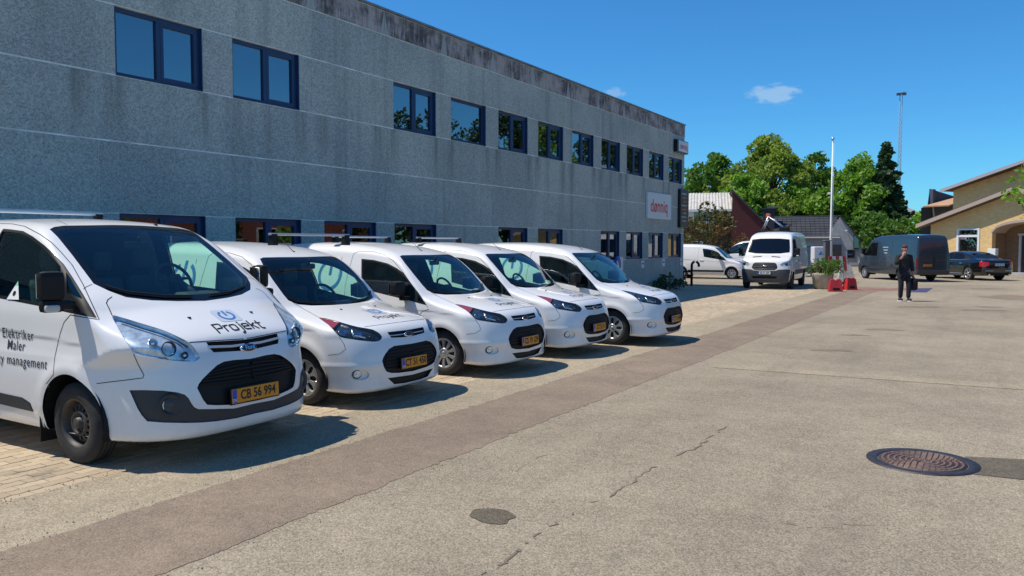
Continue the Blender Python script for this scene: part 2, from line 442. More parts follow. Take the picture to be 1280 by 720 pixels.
class AxisProj:
    """outlines in side view (x, z) or front view (a, z)"""
    def __init__(s, mode): s.m = mode
    def uv(s, co): return (co.x, co.z) if s.m in ('side',) else ((co.y, co.z) if s.m in ('front', 'rear') else (co.x, co.y))
    def plane(s, p, q):
        d = (q[0] - p[0], q[1] - p[1])
        if s.m == 'side': return Vector((p[0], 0, p[1])), Vector((-d[1], 0, d[0])).normalized()
        if s.m == 'top': return Vector((p[0], p[1], 0)), Vector((-d[1], d[0], 0)).normalized()
        return Vector((0, p[0], p[1])), Vector((0, -d[1], d[0])).normalized()
    def facing(s, co, no):
        return {'side': no.y > 0.15, 'front': no.x > 0.1, 'rear': no.x < -0.1, 'top': no.z > 0.1}[s.m]
    def ray(s, p):
        return None
def in_poly(p, poly):
    x, y = p; c = False; n = len(poly)
    for i in range(n):
        x1, y1 = poly[i]; x2, y2 = poly[(i + 1) % n]
        if (y1 > y) != (y2 > y) and x < (x2 - x1) * (y - y1) / (y2 - y1) + x1: c = not c
    return c
def inset_poly(poly, d):
    """move every edge of a polygon inwards by d"""
    A = sum(poly[i][0] * poly[(i + 1) % len(poly)][1] - poly[(i + 1) % len(poly)][0] * poly[i][1] for i in range(len(poly)))
    sg = 1 if A > 0 else -1; n = len(poly); out = []
    for i in range(n):
        p0, p1, p2 = Vector(poly[i - 1]), Vector(poly[i]), Vector(poly[(i + 1) % n])
        n1 = (p1 - p0).normalized(); n2 = (p2 - p1).normalized()
        n1 = Vector((-n1.y, n1.x)) * sg; n2 = Vector((-n2.y, n2.x)) * sg
        b = (n1 + n2); b = b / max(b.length_squared / 2, 0.5)
        q = p1 + b * d; out.append((q.x, q.y))
    return out
def smooth_poly(pts, per=4): return [tuple(p) for p in catmull(pts, per, True)]
class Body:
    def __init__(s, F, lo, hi, step):
        F0 = F; F = lambda x, a, z: F0(x, np.abs(a), z)
        s.F = F
        P, Q = surface_nets(F, lo, hi, step)
        for _ in range(3):
            v, g = s.fg(P); gl = np.maximum((g ** 2).sum(1), 1e-6)
            stepv = (-v / gl)[:, None] * g
            L = np.linalg.norm(stepv, axis=1); sc = np.minimum(1, step * 0.7 / np.maximum(L, 1e-9)); P = P + stepv * sc[:, None]
        bm = s.bm = bmesh.new()
        vs = [bm.verts.new(p) for p in P]
        for q in Q:
            try: bm.faces.new([vs[i] for i in q])
            except ValueError: pass
        bmesh.ops.recalc_face_normals(bm, faces=bm.faces[:])
        ext = max(bm.verts, key=lambda v: v.co.x)
        if sum((f.normal.x for f in ext.link_faces)) < 0: bmesh.ops.reverse_faces(bm, faces=bm.faces[:])
        geom = bm.faces[:] + bm.edges[:] + bm.verts[:]
        bmesh.ops.bisect_plane(bm, geom=geom, dist=1e-5, plane_co=(0, 0, 0), plane_no=(0, -1, 0), clear_outer=True)
        s.lay = bm.faces.layers.int.new('region')
        bm.normal_update()
        s.bvh = BVHTree.FromBMesh(bm)
        s.ids = {}
    def fg(s, P, e=0.006):
        v = s.F(P[:, 0], P[:, 1], P[:, 2]); g = np.zeros_like(P)
        for i in range(3):
            d = np.zeros(3); d[i] = e
            g[:, i] = (s.F(P[:, 0] + d[0], P[:, 1] + d[1], P[:, 2] + d[2]) - s.F(P[:, 0] - d[0], P[:, 1] - d[1], P[:, 2] - d[2])) / (2 * e)
        return v, g
    def normals(s, P):
        P = np.asarray(P, float).copy(); sg = np.where(P[:, 1] < 0, -1, 1); P[:, 1] = np.abs(P[:, 1])
        _, g = s.fg(P); c = np.abs(P[:, 1]) < 1e-4; g[c, 1] = 0
        g[:, 1] *= sg
        return g / np.maximum(np.linalg.norm(g, axis=1, keepdims=True), 1e-9)
    def cut(s, name, poly, proj, allow=(0,), limit=None):
        """split faces along a closed outline; faces inside get region `name`"""
        rid = s.ids.setdefault(name, len(s.ids) + 1); bm, lay = s.bm, s.lay
        allow = {a if isinstance(a, int) else s.ids[a] for a in allow}
        xs = [p[0] for p in poly]; ys = [p[1] for p in poly]; x0, x1, y0, y1 = min(xs), max(xs), min(ys), max(ys)
        cache = {}
        def uv(v):
            r = cache.get(v)
            if r is None: r = cache[v] = proj.uv(v.co)
            return r
        cand = set()
        for f in bm.faces:
            if f[lay] not in allow: continue
            c = f.calc_center_median()
            if limit and not limit(c): continue
            if not proj.facing(c, f.normal): continue
            U = [uv(v) for v in f.verts]
            if max(u[0] for u in U) < x0 or min(u[0] for u in U) > x1 or max(u[1] for u in U) < y0 or min(u[1] for u in U) > y1: continue
            cand.add(f)
        n = len(poly)
        for i in range(n):
            p, q = poly[i], poly[(i + 1) % n]
            dx, dy = q[0] - p[0], q[1] - p[1]; L = math.hypot(dx, dy)
            if L < 1e-9: continue
            ux, uy = dx / L, dy / L
            hit = []
            for f in cand:
                tmin = 1e9; tmax = -1e9; smin = 1e9; smx = -1e9
                for v in f.verts:
                    a, b = uv(v); a -= p[0]; b -= p[1]
                    t = a * ux + b * uy; d = b * ux - a * uy
                    if t < tmin: tmin = t
                    if t > tmax: tmax = t
                    if d < smin: smin = d
                    if d > smx: smx = d
                if smin < 0 < smx and tmax > 0 and tmin < L: hit.append(f)
            if not hit: continue
            es = set(); vs = set()
            for f in hit: es.update(f.edges); vs.update(f.verts)
            co, no = proj.plane(p, q)
            r = bmesh.ops.bisect_plane(bm, geom=hit + list(es) + list(vs), dist=2e-5, plane_co=co, plane_no=no)
            cand.update(g for g in r['geom'] if isinstance(g, bmesh.types.BMFace))
        for f in cand:
            if f.is_valid:
                # centre of area by uv average
                c = f.calc_center_median()
                if in_poly(proj.uv(c), poly): f[lay] = rid
        return rid
    def faces(s, name):
        rid = 0 if name is None else s.ids[name]
        return [f for f in s.bm.faces if f[s.lay] == rid]
    def _out(s, name, V, Fc, N, material, parent):
        me = bpy.data.meshes.new(name); me.from_pydata([tuple(v) for v in V], [], Fc)
        me.polygons.foreach_set('use_smooth', [True] * len(Fc)); me.update()
        if N is not None: me.normals_split_custom_set_from_vertices([tuple(n) for n in N])
        return link_mesh(name, me, material, parent)
    def region(s, part, name, material, parent, mode='sym', offset=0.0, recess=0.0, faces=None, flip=False, keep=None):
        """mesh(es) of a region. mode: 'sym' one mesh with both halves, 'sides' two meshes, 'near'. recess>0 sinks it and adds side walls"""
        fs = faces if faces is not None else (s.faces(name) if not isinstance(name, (list, tuple)) else [f for nme in name for f in s.faces(nme)])
        if keep: fs = [f for f in fs if keep(f.calc_center_median())]
        if not fs: return []
        vid = {}; V = []
        for f in fs:
            for v in f.verts:
                if v not in vid: vid[v] = len(V); V.append(v.co.copy())
        P = np.array([(v.x, v.y, v.z) for v in V]); N = s.normals(P)
        F0 = [[vid[v] for v in f.verts] for f in fs]
        cen = np.abs(P[:, 1]) < 1e-4
        cnt = {}
        for f in F0:
            for i in range(len(f)):
                e = (f[i], f[(i + 1) % len(f)]); cnt[e] = cnt.get(e, 0) + 1
        bnd = [e for e in cnt if (e[1], e[0]) not in cnt and not (cen[e[0]] and cen[e[1]])]
        d = offset - recess
        P2 = P + N * d; P2[cen, 1] = 0
        Vn, Fn, Nn = [tuple(p) for p in P2], [list(f) for f in F0], [tuple(n) for n in N]
        if recess > 0:
            top = {}
            for (a, b) in bnd:
                for k in (a, b):
                    if k not in top: top[k] = len(Vn); Vn.append(tuple(P[k] + N[k] * offset)); Nn.append(tuple(N[k]))
                Fn.append([b, a, top[a], top[b]])
        def side(sgn):      # body y = -a : near half is -1
            W = [(p[0], p[1] * sgn, p[2]) for p in Vn]; NN = [(n[0], n[1] * sgn, n[2]) for n in Nn]
            FF = [f[::-1] for f in Fn] if sgn < 0 else [list(f) for f in Fn]
            return W, FF, NN
        if flip: Fn = [f[::-1] for f in Fn]; Nn = [tuple(-x for x in n) for n in Nn]
        use_n = None if recess > 0 else True
        if mode == 'sym':
            W1, F1, N1 = side(-1); W2, F2, N2 = side(1)
            m = {}; k = len(W1)
            WW = list(W1); NN = list(N1)
            for i, p in enumerate(W2):
                if abs(p[1]) < 1e-4 and abs(P[i][1] if i < len(P) else 1) < 1e-4: m[i] = i
                else: m[i] = len(WW); WW.append(p); NN.append(N2[i])
            return [s._out(part, WW, F1 + [[m[i] for i in f] for f in F2], NN if use_n else None, material, parent)]
        out = []
        for sgn in ((-1, 1) if mode == 'sides' else (-1,)):
            W, FF, NN = side(sgn); out.append(s._out(part, W, FF, NN if use_n else None, material, parent))
        return out
    def hit(s, proj, p):
        """point and normal where the photograph's pixel meets the shell"""
        r = s.bvh.ray_cast(proj.c, proj.ray(p).normalized())
        return r[0], r[1]
    def near(s, co): r = s.bvh.find_nearest(Vector(co)); return r[0], r[1]
    def trace(s, proj, pts, step=6.0):
        """surface points along a pixel polyline"""
        out = []
        for i in range(len(pts) - 1):
            a, b = pts[i], pts[i + 1]; L = math.hypot(b[0] - a[0], b[1] - a[1]); k = max(1, int(L / step))
            for j in range(k + (1 if i == len(pts) - 2 else 0)):
                t = j / k; co, no = s.hit(proj, (a[0] + (b[0] - a[0]) * t, a[1] + (b[1] - a[1]) * t))
                if co is not None and co.y > -0.001: out.append(co)
        return out
    def ribbon(s, name, lines, width, material, parent, lift=0.0015, mode='sides', thick=0.0):
        """thin strips that follow the shell along lines of points (body coords); every line is a piece of its own"""
        if len(lines) > 1:
            out = []
            for ln in lines: out += s.ribbon(name, [ln], width, material, parent, lift, mode, thick)
            return out
        Vs, Fs = [], []
        for pts in lines:
            if len(pts) < 2: continue
            P = np.array([(p.x, p.y, p.z) for p in pts]); N = s.normals(P)
            b = len(Vs)
            for i in range(len(P)):
                t = P[min(i + 1, len(P) - 1)] - P[max(i - 1, 0)]; t /= max(np.linalg.norm(t), 1e-9)
                w = np.cross(t, N[i]); w /= max(np.linalg.norm(w), 1e-9)
                o = P[i] + N[i] * lift
                prof = [(-0.5, 0), (0.5, 0)] if not thick else [(-0.5, 0), (-0.4, thick), (0.4, thick), (0.5, 0)]
                for (k, hh) in prof: Vs.append(o + w * width * k + N[i] * hh)
            m = 2 if not thick else 4
            for i in range(len(P) - 1):
                for k in range(m - 1):
                    a = b + i * m + k; Fs.append([a, a + 1, a + m + 1, a + m])
        out = []
        def mk(sg_list):
            mb = MB()
            for sg in sg_list:
                mb.smooth = bool(thick)
                mb.add([(v[0], v[1] * sg, v[2]) for v in Vs], [f if sg > 0 else f[::-1] for f in Fs])
            return mb.build(name, material, parent, fix=False)
        if not Fs: return []
        if mode == 'sym' and not any(abs(p.y) < .09 for p in lines[0]): mode = 'sides'
        if mode == 'sym': return [mk((-1, 1))]
        if mode == 'near': return [mk((-1,))]
        return [mk((-1,)), mk((1,))]
    def decal(s, name, vs, fs, M, direction, material, parent, lift=0.003, sub=True):
        """flat outline (already placed by M in vehicle coords) dropped on to the shell along `direction`"""
        W = []
        for v in vs:
            p = M @ Vector((v[0], v[1], 0)); sg = -1 if p.y <= 0 else 1
            q = Vector((p.x, abs(p.y), p.z)); d = Vector((direction[0], direction[1] * sg, direction[2]))
            # crossing the middle line: use the half the point falls in
            co, no, _, _ = s.bvh.ray_cast(q - d.normalized() * 1.0, d.normalized())
            if co is None: co, no, _, _ = s.bvh.find_nearest(q)
            nn = s.normals(np.array([[co.x, co.y, co.z]]))[0]
            co = co + Vector(nn) * lift
            W.append((co.x, co.y * sg, co.z))
        mb = MB(); mb.add(W, fs); return mb.build(name, material, parent, fix=False)
# ------------------------------------------------------------------ shared vehicle parts
def wheel(parent, loc, side, Rt, Rr, width, style, label=None):
    """side = -1 outer face towards -y. tyre and rim are sub-parts of the wheel"""
    w = empty('wheel', loc); w.parent = parent
    if side > 0: w.rotation_euler = (0, 0, math.pi)
    h = width / 2; t = MB()
    prof = [(Rr - .012, -h + .022), (Rr + .012, -h + .006), (Rr + .04, -h), (Rt - .045, -h + .004), (Rt - .018, -h + .016), (Rt - .004, -h + .034)]
    for k in range(4):
        y = -h + .034 + (width - .068) * (k + .5) / 4
        prof += [(Rt, y - .016), (Rt, y + .012), (Rt - .008, y + .014), (Rt - .008, y + .019)]
    prof += [(Rt - .004, h - .034), (Rt - .045, h - .004), (Rr, h - .02)]
    t.lathe(prof, 44, 'Y'); t.build('tyre', M_RUBBER, w)
    r = MB()
    if style == 'steel':
        r.lathe([(Rr + .002, -h + .012), (Rr - .012, -h + .014), (Rr - .02, -h + .05), (Rr - .035, -h + .085)], 40, 'Y')
        r.lathe([(Rr - .035, -h + .085), (Rr - .055, -h + .062), (Rr - .062, -h + .06)], 40, 'Y')
        n = 15; ra, rb = Rr - .062, Rr - .095
        for k in range(n):
            a0, a1 = 2 * math.pi * (k - .27) / n, 2 * math.pi * (k + .27) / n
            P = [(rad * math.cos(a), y, rad * math.sin(a)) for rad, y in ((ra, -h + .06), (rb, -h + .048)) for a in (a0, a1)]
            r.add(P, [(0, 1, 3, 2)])
        r.lathe([(rb, -h + .048), (.1, -h + .032), (.085, -h + .034), (.08, -h + .06), (.05, -h + .062), (.046, -h + .02), (.038, -h + .012), (0, -h + .012)], 32, 'Y')
        r.lathe([(Rr - .02, -h + .09), (Rr - .03, -h + .105), (0, -h + .105)], 24, 'Y')
        r.build('rim', M_STEELBLK, w)
        for k in range(5):
            a = 2 * math.pi * k / 5 + .3; nb = MB()
            nb.lathe([(.012, 0), (.012, -.018), (.006, -.022), (0, -.022)], 6, 'Y', c=(.066 * math.cos(a), -h + .062, .066 * math.sin(a))); nb.build('wheel_nut', M_STEELBLK, w)
    else:
        r.lathe([(Rr + .004, -h + .01), (Rr - .006, -h + .004), (Rr - .02, -h + .012), (Rr - .026, -h + .03)], 40, 'Y')
        back = MB(); back.lathe([(Rr - .01, -h + .05), (0, -h + .05)], 28, 'Y'); back.build('brake_shadow_disc', M_STEELBLK, w)
        if style == 'capA': n, wi, wo = 8, .040, .118
        elif style == 'capB': n, wi, wo = 10, .036, .058
        else: n, wi, wo = 5, .05, .085
        for k in range(n):
            a = 2 * math.pi * (k + .5) / n
            rad = Matrix.Rotation(-a, 3, 'Y')
            r0, r1 = .055, Rr - .018
            if style == 'capA':    # blades that widen outwards with a rounded window between
                secs = [(r0, .034), (r0 + .04, .034), (r0 + .085, .052), (r1 - .012, wo * .98), (r1, wo)]
            else:
                secs = [(r0, wi), ((r0 + r1) / 2, (wi + wo) / 2 * .9), (r1, wo)]
            P, Fq = [], []
            for (rr, ww) in secs:
                yo = -h + .006 + .018 * (1 - (rr / r1)) ** 1
                for (zz, yy) in ((-ww / 2, yo + .016), (-ww / 2 * .8, yo), (ww / 2 * .8, yo), (ww / 2, yo + .016)):
                    P.append(rad @ Vector((rr, yy, zz)))
            for i in range(len(secs) - 1):
                for j in range(3): Fq.append((i * 4 + j, i * 4 + j + 1, i * 4 + 4 + j + 1, i * 4 + 4 + j))
            r.add(P, Fq)
        r.lathe([(.075, -h + .03), (.068, -h + .014), (.05, -h + .008), (.044, -h + .014), (.03, -h + .014), (.026, -h + .006), (0, -h + .004)], 28, 'Y')
        r.build('hub_cap' if style != 'alloy' else 'rim', M_SILVER, w)
        lb = MB(); lb.lathe([(.03, -h + .0125), (.0, -h + .0025)], 20, 'Y'); lb.build('hub_badge', M_GLOSSBLK, w)
    return w
def arch_liner(parent, x, z, Rr, a0, a1):
    for sg in (-1, 1):
        m = MB(); n = 18
        for k in range(n):
            t0, t1 = math.pi * (k / n * 1.16 - .08), math.pi * ((k + 1) / n * 1.16 - .08)
            p = [(x + Rr * math.cos(t), sg * a, z + Rr * math.sin(t)) for t in (t0, t1) for a in (a0, a1)]
            m.quad(p[0], p[1], p[3], p[2])
        c = [(x + Rr * math.cos(math.pi * (k / n * 1.16 - .08)), sg * a0, z + Rr * math.sin(math.pi * (k / n * 1.16 - .08))) for k in range(n + 1)]
        m.add(c, [list(range(n + 1))])
        m.build('wheel_arch_liner', M_BLACKPL, parent, fix=False)
def seat(parent, x, y, z, w=.5, back_h=.62):
    s = MB(); s.bbox((x, y, z + .07), (.5, w, .15), .06)
    s.bbox((x - .27, y, z + .08 + back_h / 2), (.14, w * .92, back_h), .06, M=Matrix.Rotation(-.16, 3, 'Y'))
    o = s.build('seat', M_SEAT, parent)
    hh = MB(); hh.bbox((x - .36, y, z + back_h + .24), (.09, w * .52, .2), .04)
    hh.tube([(x - .35, y - .07, z + back_h + .02), (x - .36, y - .07, z + back_h + .2)], .007, 6)
    hh.tube([(x - .35, y + .07, z + back_h + .02), (x - .36, y + .07, z + back_h + .2)], .007, 6)
    hh.build('headrest', M_SEAT, parent)
def steering_wheel(parent, loc, r=.19, tilt=62):
    m = MB(); T = Matrix.Rotation(R(tilt - 90), 3, 'Y'); n = 28
    ring = [T @ Vector((0, r * math.cos(2 * math.pi * k / n), r * math.sin(2 * math.pi * k / n))) + Vector(loc) for k in range(n + 1)]
    m.tube(ring, .017, 8, cap=False)
    hub = T @ Vector((.03, 0, 0)) + Vector(loc)
    m.bbox(hub, (.07, .13, .1), .03, M=T)
    for (yy, zz) in ((-r, .02), (r, .02), (0, -r)): m.tube([hub, T @ Vector((0, yy, zz)) + Vector(loc)], [.022, .014], 6)
    m.tube([hub, hub + Vector((.35, 0, -.16))], .035, 8)
    m.build('steering_wheel', M_INT, parent)
def whip(parent, base, top, name='aerial'):
    m = MB(); b, t = Vector(base), Vector(top)
    m.tube([b, b + (t - b) * .04], [.016, .012], 8); m.tube([b + (t - b) * .03, b + (t - b) * .5, t], [.0045, .003, .0022], 6)
    m.build(name, M_BLACKPL, parent)
def roof_bar(parent, x, half, zb, zr, bar_w=.055):
    """cross bar on two feet, a separate part with its feet as sub-parts"""
    m = MB(); m.bbox((x, 0, zb), (bar_w, 2 * half + .1, .03), .008); b = m.build('roof_bar', M_ALU, parent)
    for sg in (-1, 1):
        f = MB(); f.prism([(-.05, -.06), (.05, -.06), (.032, .05), (-.032, .05)], -.035, .035, Matrix.Translation((x, sg * half, (zb + zr) / 2)) @ Matrix.Rotation(math.pi / 2, 4, 'X') @ Matrix.Scale((zb - zr) / .11, 4, (0, 1, 0)))
        f.bbox((x, sg * half, zb - .012), (.07, .09, .03), .008)
        f.build('bar_foot', M_BLACKPL, b)
PROJEKT = {  # single-stroke letters on a 1-high body, x advance last
    'P': ([[(0, -.05), (0, .95), (.5, .95), (.58, .85), (.58, .5), (.5, .4), (.16, .4)]], .78),
    'r': ([[(0, 0), (0, .66)], [(0, .5), (.16, .66), (.36, .66)]], .5),
    'o': ([[(.1, 0), (0, .1), (0, .56), (.1, .66), (.42, .66), (.52, .56), (.52, .1), (.42, 0), (.1, 0)]], .74),
    'j': ([[(.16, .66), (.16, -.2), (.06, -.3), (-.06, -.3)], [(.16, .84), (.16, .93)]], .38),
    'e': ([[(.5, 0), (.1, 0), (0, .1), (0, .56), (.1, .66), (.42, .66), (.52, .56), (.52, .34), (.04, .34)]], .74),
    'k': ([[(0, 0), (0, .98)], [(0, .32), (.42, .66)], [(.14, .4), (.46, 0)]], .66),
    't': ([[(.12, .95), (.12, .1), (.22, 0), (.42, 0)], [(-.06, .66), (.38, .66)]], .5)}
def projekt_strokes(h, w=.11):
    vs, fs = [], []; x = 0
    for ch in 'Projekt':
        st, adv = PROJEKT[ch]
        for pl in st:
            # subdivide long strokes so that they follow the sheet metal
            q = []
            for i in range(len(pl) - 1):
                a, b = pl[i], pl[i + 1]
                for k in range(3): q.append((a[0] + (b[0] - a[0]) * k / 3, a[1] + (b[1] - a[1]) * k / 3))
            q.append(pl[-1])
            v, f = stroke_poly([((p[0] + x), p[1]) for p in q], w)
            k = len(vs); vs += v; fs += [tuple(i + k for i in g) for g in f]
        x += adv
    tot = x - .08
    return [((v.x - tot / 2) * h, (v.y - .33) * h) for v in vs], fs
def ring_strokes(r, w, gap0, gap1, n=36):
    """arc ring open between two angles plus the upright bar of a power symbol"""
    vs, fs = [], []
    a0, a1 = gap1, gap0 + 2 * math.pi
    for k in range(n + 1):
        a = a0 + (a1 - a0) * k / n
        vs += [((r - w / 2) * math.cos(a), (r - w / 2) * math.sin(a)), ((r + w / 2) * math.cos(a), (r + w / 2) * math.sin(a))]
    for k in range(n): fs.append((2 * k, 2 * k + 1, 2 * k + 3, 2 * k + 2))
    k = len(vs); bw = w / 2
    vs += [(-bw, -.05 * r), (bw, -.05 * r), (bw, r * .55), (-bw, r * .55), (bw, r * 1.15), (-bw, r * 1.15)]; fs += [(k, k + 1, k + 2, k + 3), (k + 3, k + 2, k + 4, k + 5)]
    return vs, fs
def grid_patch(w, h, nx=6, ny=6, rr=0.0):
    vs, fs = [], []
    for j in range(ny + 1):
        for i in range(nx + 1):
            x, y = w * (i / nx - .5), h * (j / ny - .5)
            if rr:      # pull the corners in
                cx, cy = w / 2 - rr, h / 2 - rr
                if abs(x) > cx and abs(y) > cy:
                    dx, dy = abs(x) - cx, abs(y) - cy; L = math.hypot(dx, dy)
                    if L > rr: x = math.copysign(cx + dx / L * rr, x); y = math.copysign(cy + dy / L * rr, y)
            vs.append((x, y))
    for j in range(ny):
        for i in range(nx): k = j * (nx + 1) + i; fs.append((k, k + 1, k + nx + 2, k + nx + 1))
    return vs, fs
def frame_mat(o, xdir, ydir):
    """matrix that takes flat (x, y) to o + x*xdir + y*ydir"""
    x = Vector(xdir).normalized(); y = Vector(ydir).normalized(); z = x.cross(y)
    return Matrix(((x.x, y.x, z.x, o[0]), (x.y, y.y, z.y, o[1]), (x.z, y.z, z.z, o[2]), (0, 0, 0, 1)))
def number_plate(parent, c, txt, w=.505, h=.12, tilt=8, blue=True, material=None, facing=1, name='number_plate'):
    """plate facing +x (facing=1) with a blue strip and raised figures"""
    M = Matrix.Translation(c) @ Matrix.Rotation(R(-tilt) * facing, 4, 'Y') @ (Matrix.Identity(4) if facing > 0 else Matrix.Rotation(math.pi, 4, 'Z'))
    m = MB(); m.bbox((0, 0, 0), (.012, w, h), .004); p = m.build(name, material or M_PLATE, parent); p.matrix_local = M
    b = MB(); ny = -w / 2
    b.bbox((-.006, 0, 0), (.012, w + .022, h + .022), .004); f = b.build('plate_holder', M_BLACKPL, p)
    F = frame_mat((.0085, 0, 0), (0, 1, 0), (0, 0, 1))
    x0 = 0
    if blue:
        e = MB(); e.box((.0072, -w / 2 + .026, 0), (.002, .045, h - .012)); e.build('country_strip', M_EUBLUE, p)
        flat_text('country_letters', 'DK', .034, frame_mat((.0094, -w / 2 + .026, -h * .28), (0, 1, 0), (0, 0, 1)), M_WPLATE, p, bold=.0006)
        x0 = .024
    t = flat_text('plate_figures', txt, h * .92, frame_mat((.0085, x0, 0), (0, 1, 0), (0, 0, 1)), M_INK, p, bold=.0025, sx=.80)
    return p
# ------------------------------------------------------------------ ground
def node_mat(name):
    m = bpy.data.materials.new(name); m.use_nodes = True; MATS[name] = m
    nt = m.node_tree; return m, nt, nt.nodes['Principled BSDF']
class NG:
    """tiny helper to write node graphs"""
    def __init__(s, nt): s.nt = nt; s.n = nt.nodes; s.l = nt.links
    def pos(s): return s.n.new('ShaderNodeNewGeometry').outputs['Position']
    def mapv(s, v, scale): 
        m = s.n.new('ShaderNodeVectorMath'); m.operation = 'MULTIPLY'; s.l.new(v, m.inputs[0]); m.inputs[1].default_value = scale; return m.outputs[0]
    def noise(s, v, scale, detail=4, rough=.55, dist=0):
        t = s.n.new('ShaderNodeTexNoise'); t.inputs['Scale'].default_value = scale; t.inputs['Detail'].default_value = detail; t.inputs['Roughness'].default_value = rough; t.inputs['Distortion'].default_value = dist
        s.l.new(v, t.inputs['Vector']); return t.outputs['Fac']
    def voro(s, v, scale, feature='F1', out='Distance', rand=1.0):
        t = s.n.new('ShaderNodeTexVoronoi'); t.feature = feature; t.inputs['Scale'].default_value = scale; t.inputs['Randomness'].default_value = rand; s.l.new(v, t.inputs['Vector']); return t.outputs[out]
    def ramp(s, f, a, b, lo=0.0, hi=1.0, smooth=False):
        m = s.n.new('ShaderNodeMapRange'); m.interpolation_type = 'SMOOTHSTEP' if smooth else 'LINEAR'
        s.l.new(f, m.inputs['Value'])
        for k, v in (('From Min', a), ('From Max', b), ('To Min', lo), ('To Max', hi)): m.inputs[k].default_value = v
        return m.outputs[0]
    def mixc(s, f, a, b, mode='MIX'):
        m = s.n.new('ShaderNodeMix'); m.data_type = 'RGBA'; m.blend_type = mode
        for sock, v in ((m.inputs['Factor'], f), (m.inputs['A'], a), (m.inputs['B'], b)):
            if isinstance(v, (int, float)): sock.default_value = v
            elif isinstance(v, tuple): sock.default_value = (*v, 1) if len(v) == 3 else v
            else: s.l.new(v, sock)
        return m.outputs['Result']
    def math(s, op, a, b=None, c=None):
        m = s.n.new('ShaderNodeMath'); m.operation = op
        for i, v in enumerate((a, b, c)):
            if v is None: continue
            if isinstance(v, (int, float)): m.inputs[i].default_value = v
            else: s.l.new(v, m.inputs[i])
        return m.outputs[0]
    def sep(s, v):
        m = s.n.new('ShaderNodeSeparateXYZ'); s.l.new(v, m.inputs[0]); return m.outputs
    def bump(s, h, strength, dist, b):
        m = s.n.new('ShaderNodeBump'); m.inputs['Strength'].default_value = strength; m.inputs['Distance'].default_value = dist
        s.l.new(h, m.inputs['Height']); s.l.new(m.outputs[0], b.inputs['Normal'])
    def rnd(s, what='Random Per Island'):
        if what == 'obj': return s.n.new('ShaderNodeObjectInfo').outputs['Random']
        return s.n.new('ShaderNodeNewGeometry').outputs['Random Per Island']
def asphalt_mat(name, light, dark, stone, stone_amt=.5, scale=60, patch=.16, tint=(1, 1, 1)):
    m, nt, b = node_mat(name); g = NG(nt); p = g.pos()
    big = g.noise(p, .22, 5, .6); mid = g.noise(p, 1.6, 6, .65); streak = g.noise(g.mapv(p, (1.2, .12, 1)), 1.0, 5)
    cell = g.voro(p, scale, 'F1', 'Color'); cs = g.n.new('ShaderNodeSeparateColor'); g.l.new(cell, cs.inputs[0])
    d = g.voro(p, scale, 'F1', 'Distance')
    cell2 = g.voro(p, scale * 2.3, 'F1', 'Color'); cs2 = g.n.new('ShaderNodeSeparateColor'); g.l.new(cell2, cs2.inputs[0])
    base = g.mixc(g.ramp(mid, .3, .7, smooth=True), dark, light)
    st = g.mixc(cs.outputs[0], dark, stone)
    col = g.mixc(stone_amt, base, st)
    col = g.mixc(.32, col, g.mixc(cs2.outputs[1], dark, stone))
    col = g.mixc(1.0, col, g.mixc(g.ramp(big, .3, .7, smooth=True), (1 - patch,) * 3, (1 + patch * .6,) * 3), 'MULTIPLY')
    col = g.mixc(g.ramp(streak, .52, .72, 0, .28, True), col, dark)
    fine = g.noise(p, 9, 4, .7)
    col = g.mixc(1.0, col, g.mixc(g.ramp(fine, .3, .7), (.90,) * 3, (1.09,) * 3), 'MULTIPLY')
    g.l.new(col, b.inputs['Base Color']); b.inputs['Roughness'].default_value = .92; b.inputs['Specular IOR Level'].default_value = .3
    h = g.math('ADD', g.math('MULTIPLY', d, -1.0), g.math('MULTIPLY', cs2.outputs[0], .4)); g.bump(h, .55, .008, b)
    return m
def sheet(name, poly, z, material, kind='structure', sub=None, parent=None):
    me = bpy.data.meshes.new(name); me.from_pydata([(p[0], p[1], z) for p in poly], [], [list(range(len(poly)))]); 
    o = link_mesh(name, me, material, parent)
    if kind: o['kind'] = kind
    return o
def blob(c, rx, ry, n=40, seed=1, rough=.18, rot=0.0):
    rd = random.Random(seed); ph = [rd.uniform(0, 6.28) for _ in range(6)]; out = []
    for k in range(n):
        a = 2 * math.pi * k / n; r = 1 + rough * sum(math.sin((i + 2) * a + ph[i]) / (i + 1.5) for i in range(6))
        x, y = rx * r * math.cos(a), ry * r * math.sin(a)
        out.append((c[0] + x * math.cos(rot) - y * math.sin(rot), c[1] + x * math.sin(rot) + y * math.cos(rot)))
    return out
PAVE_X = -5.90
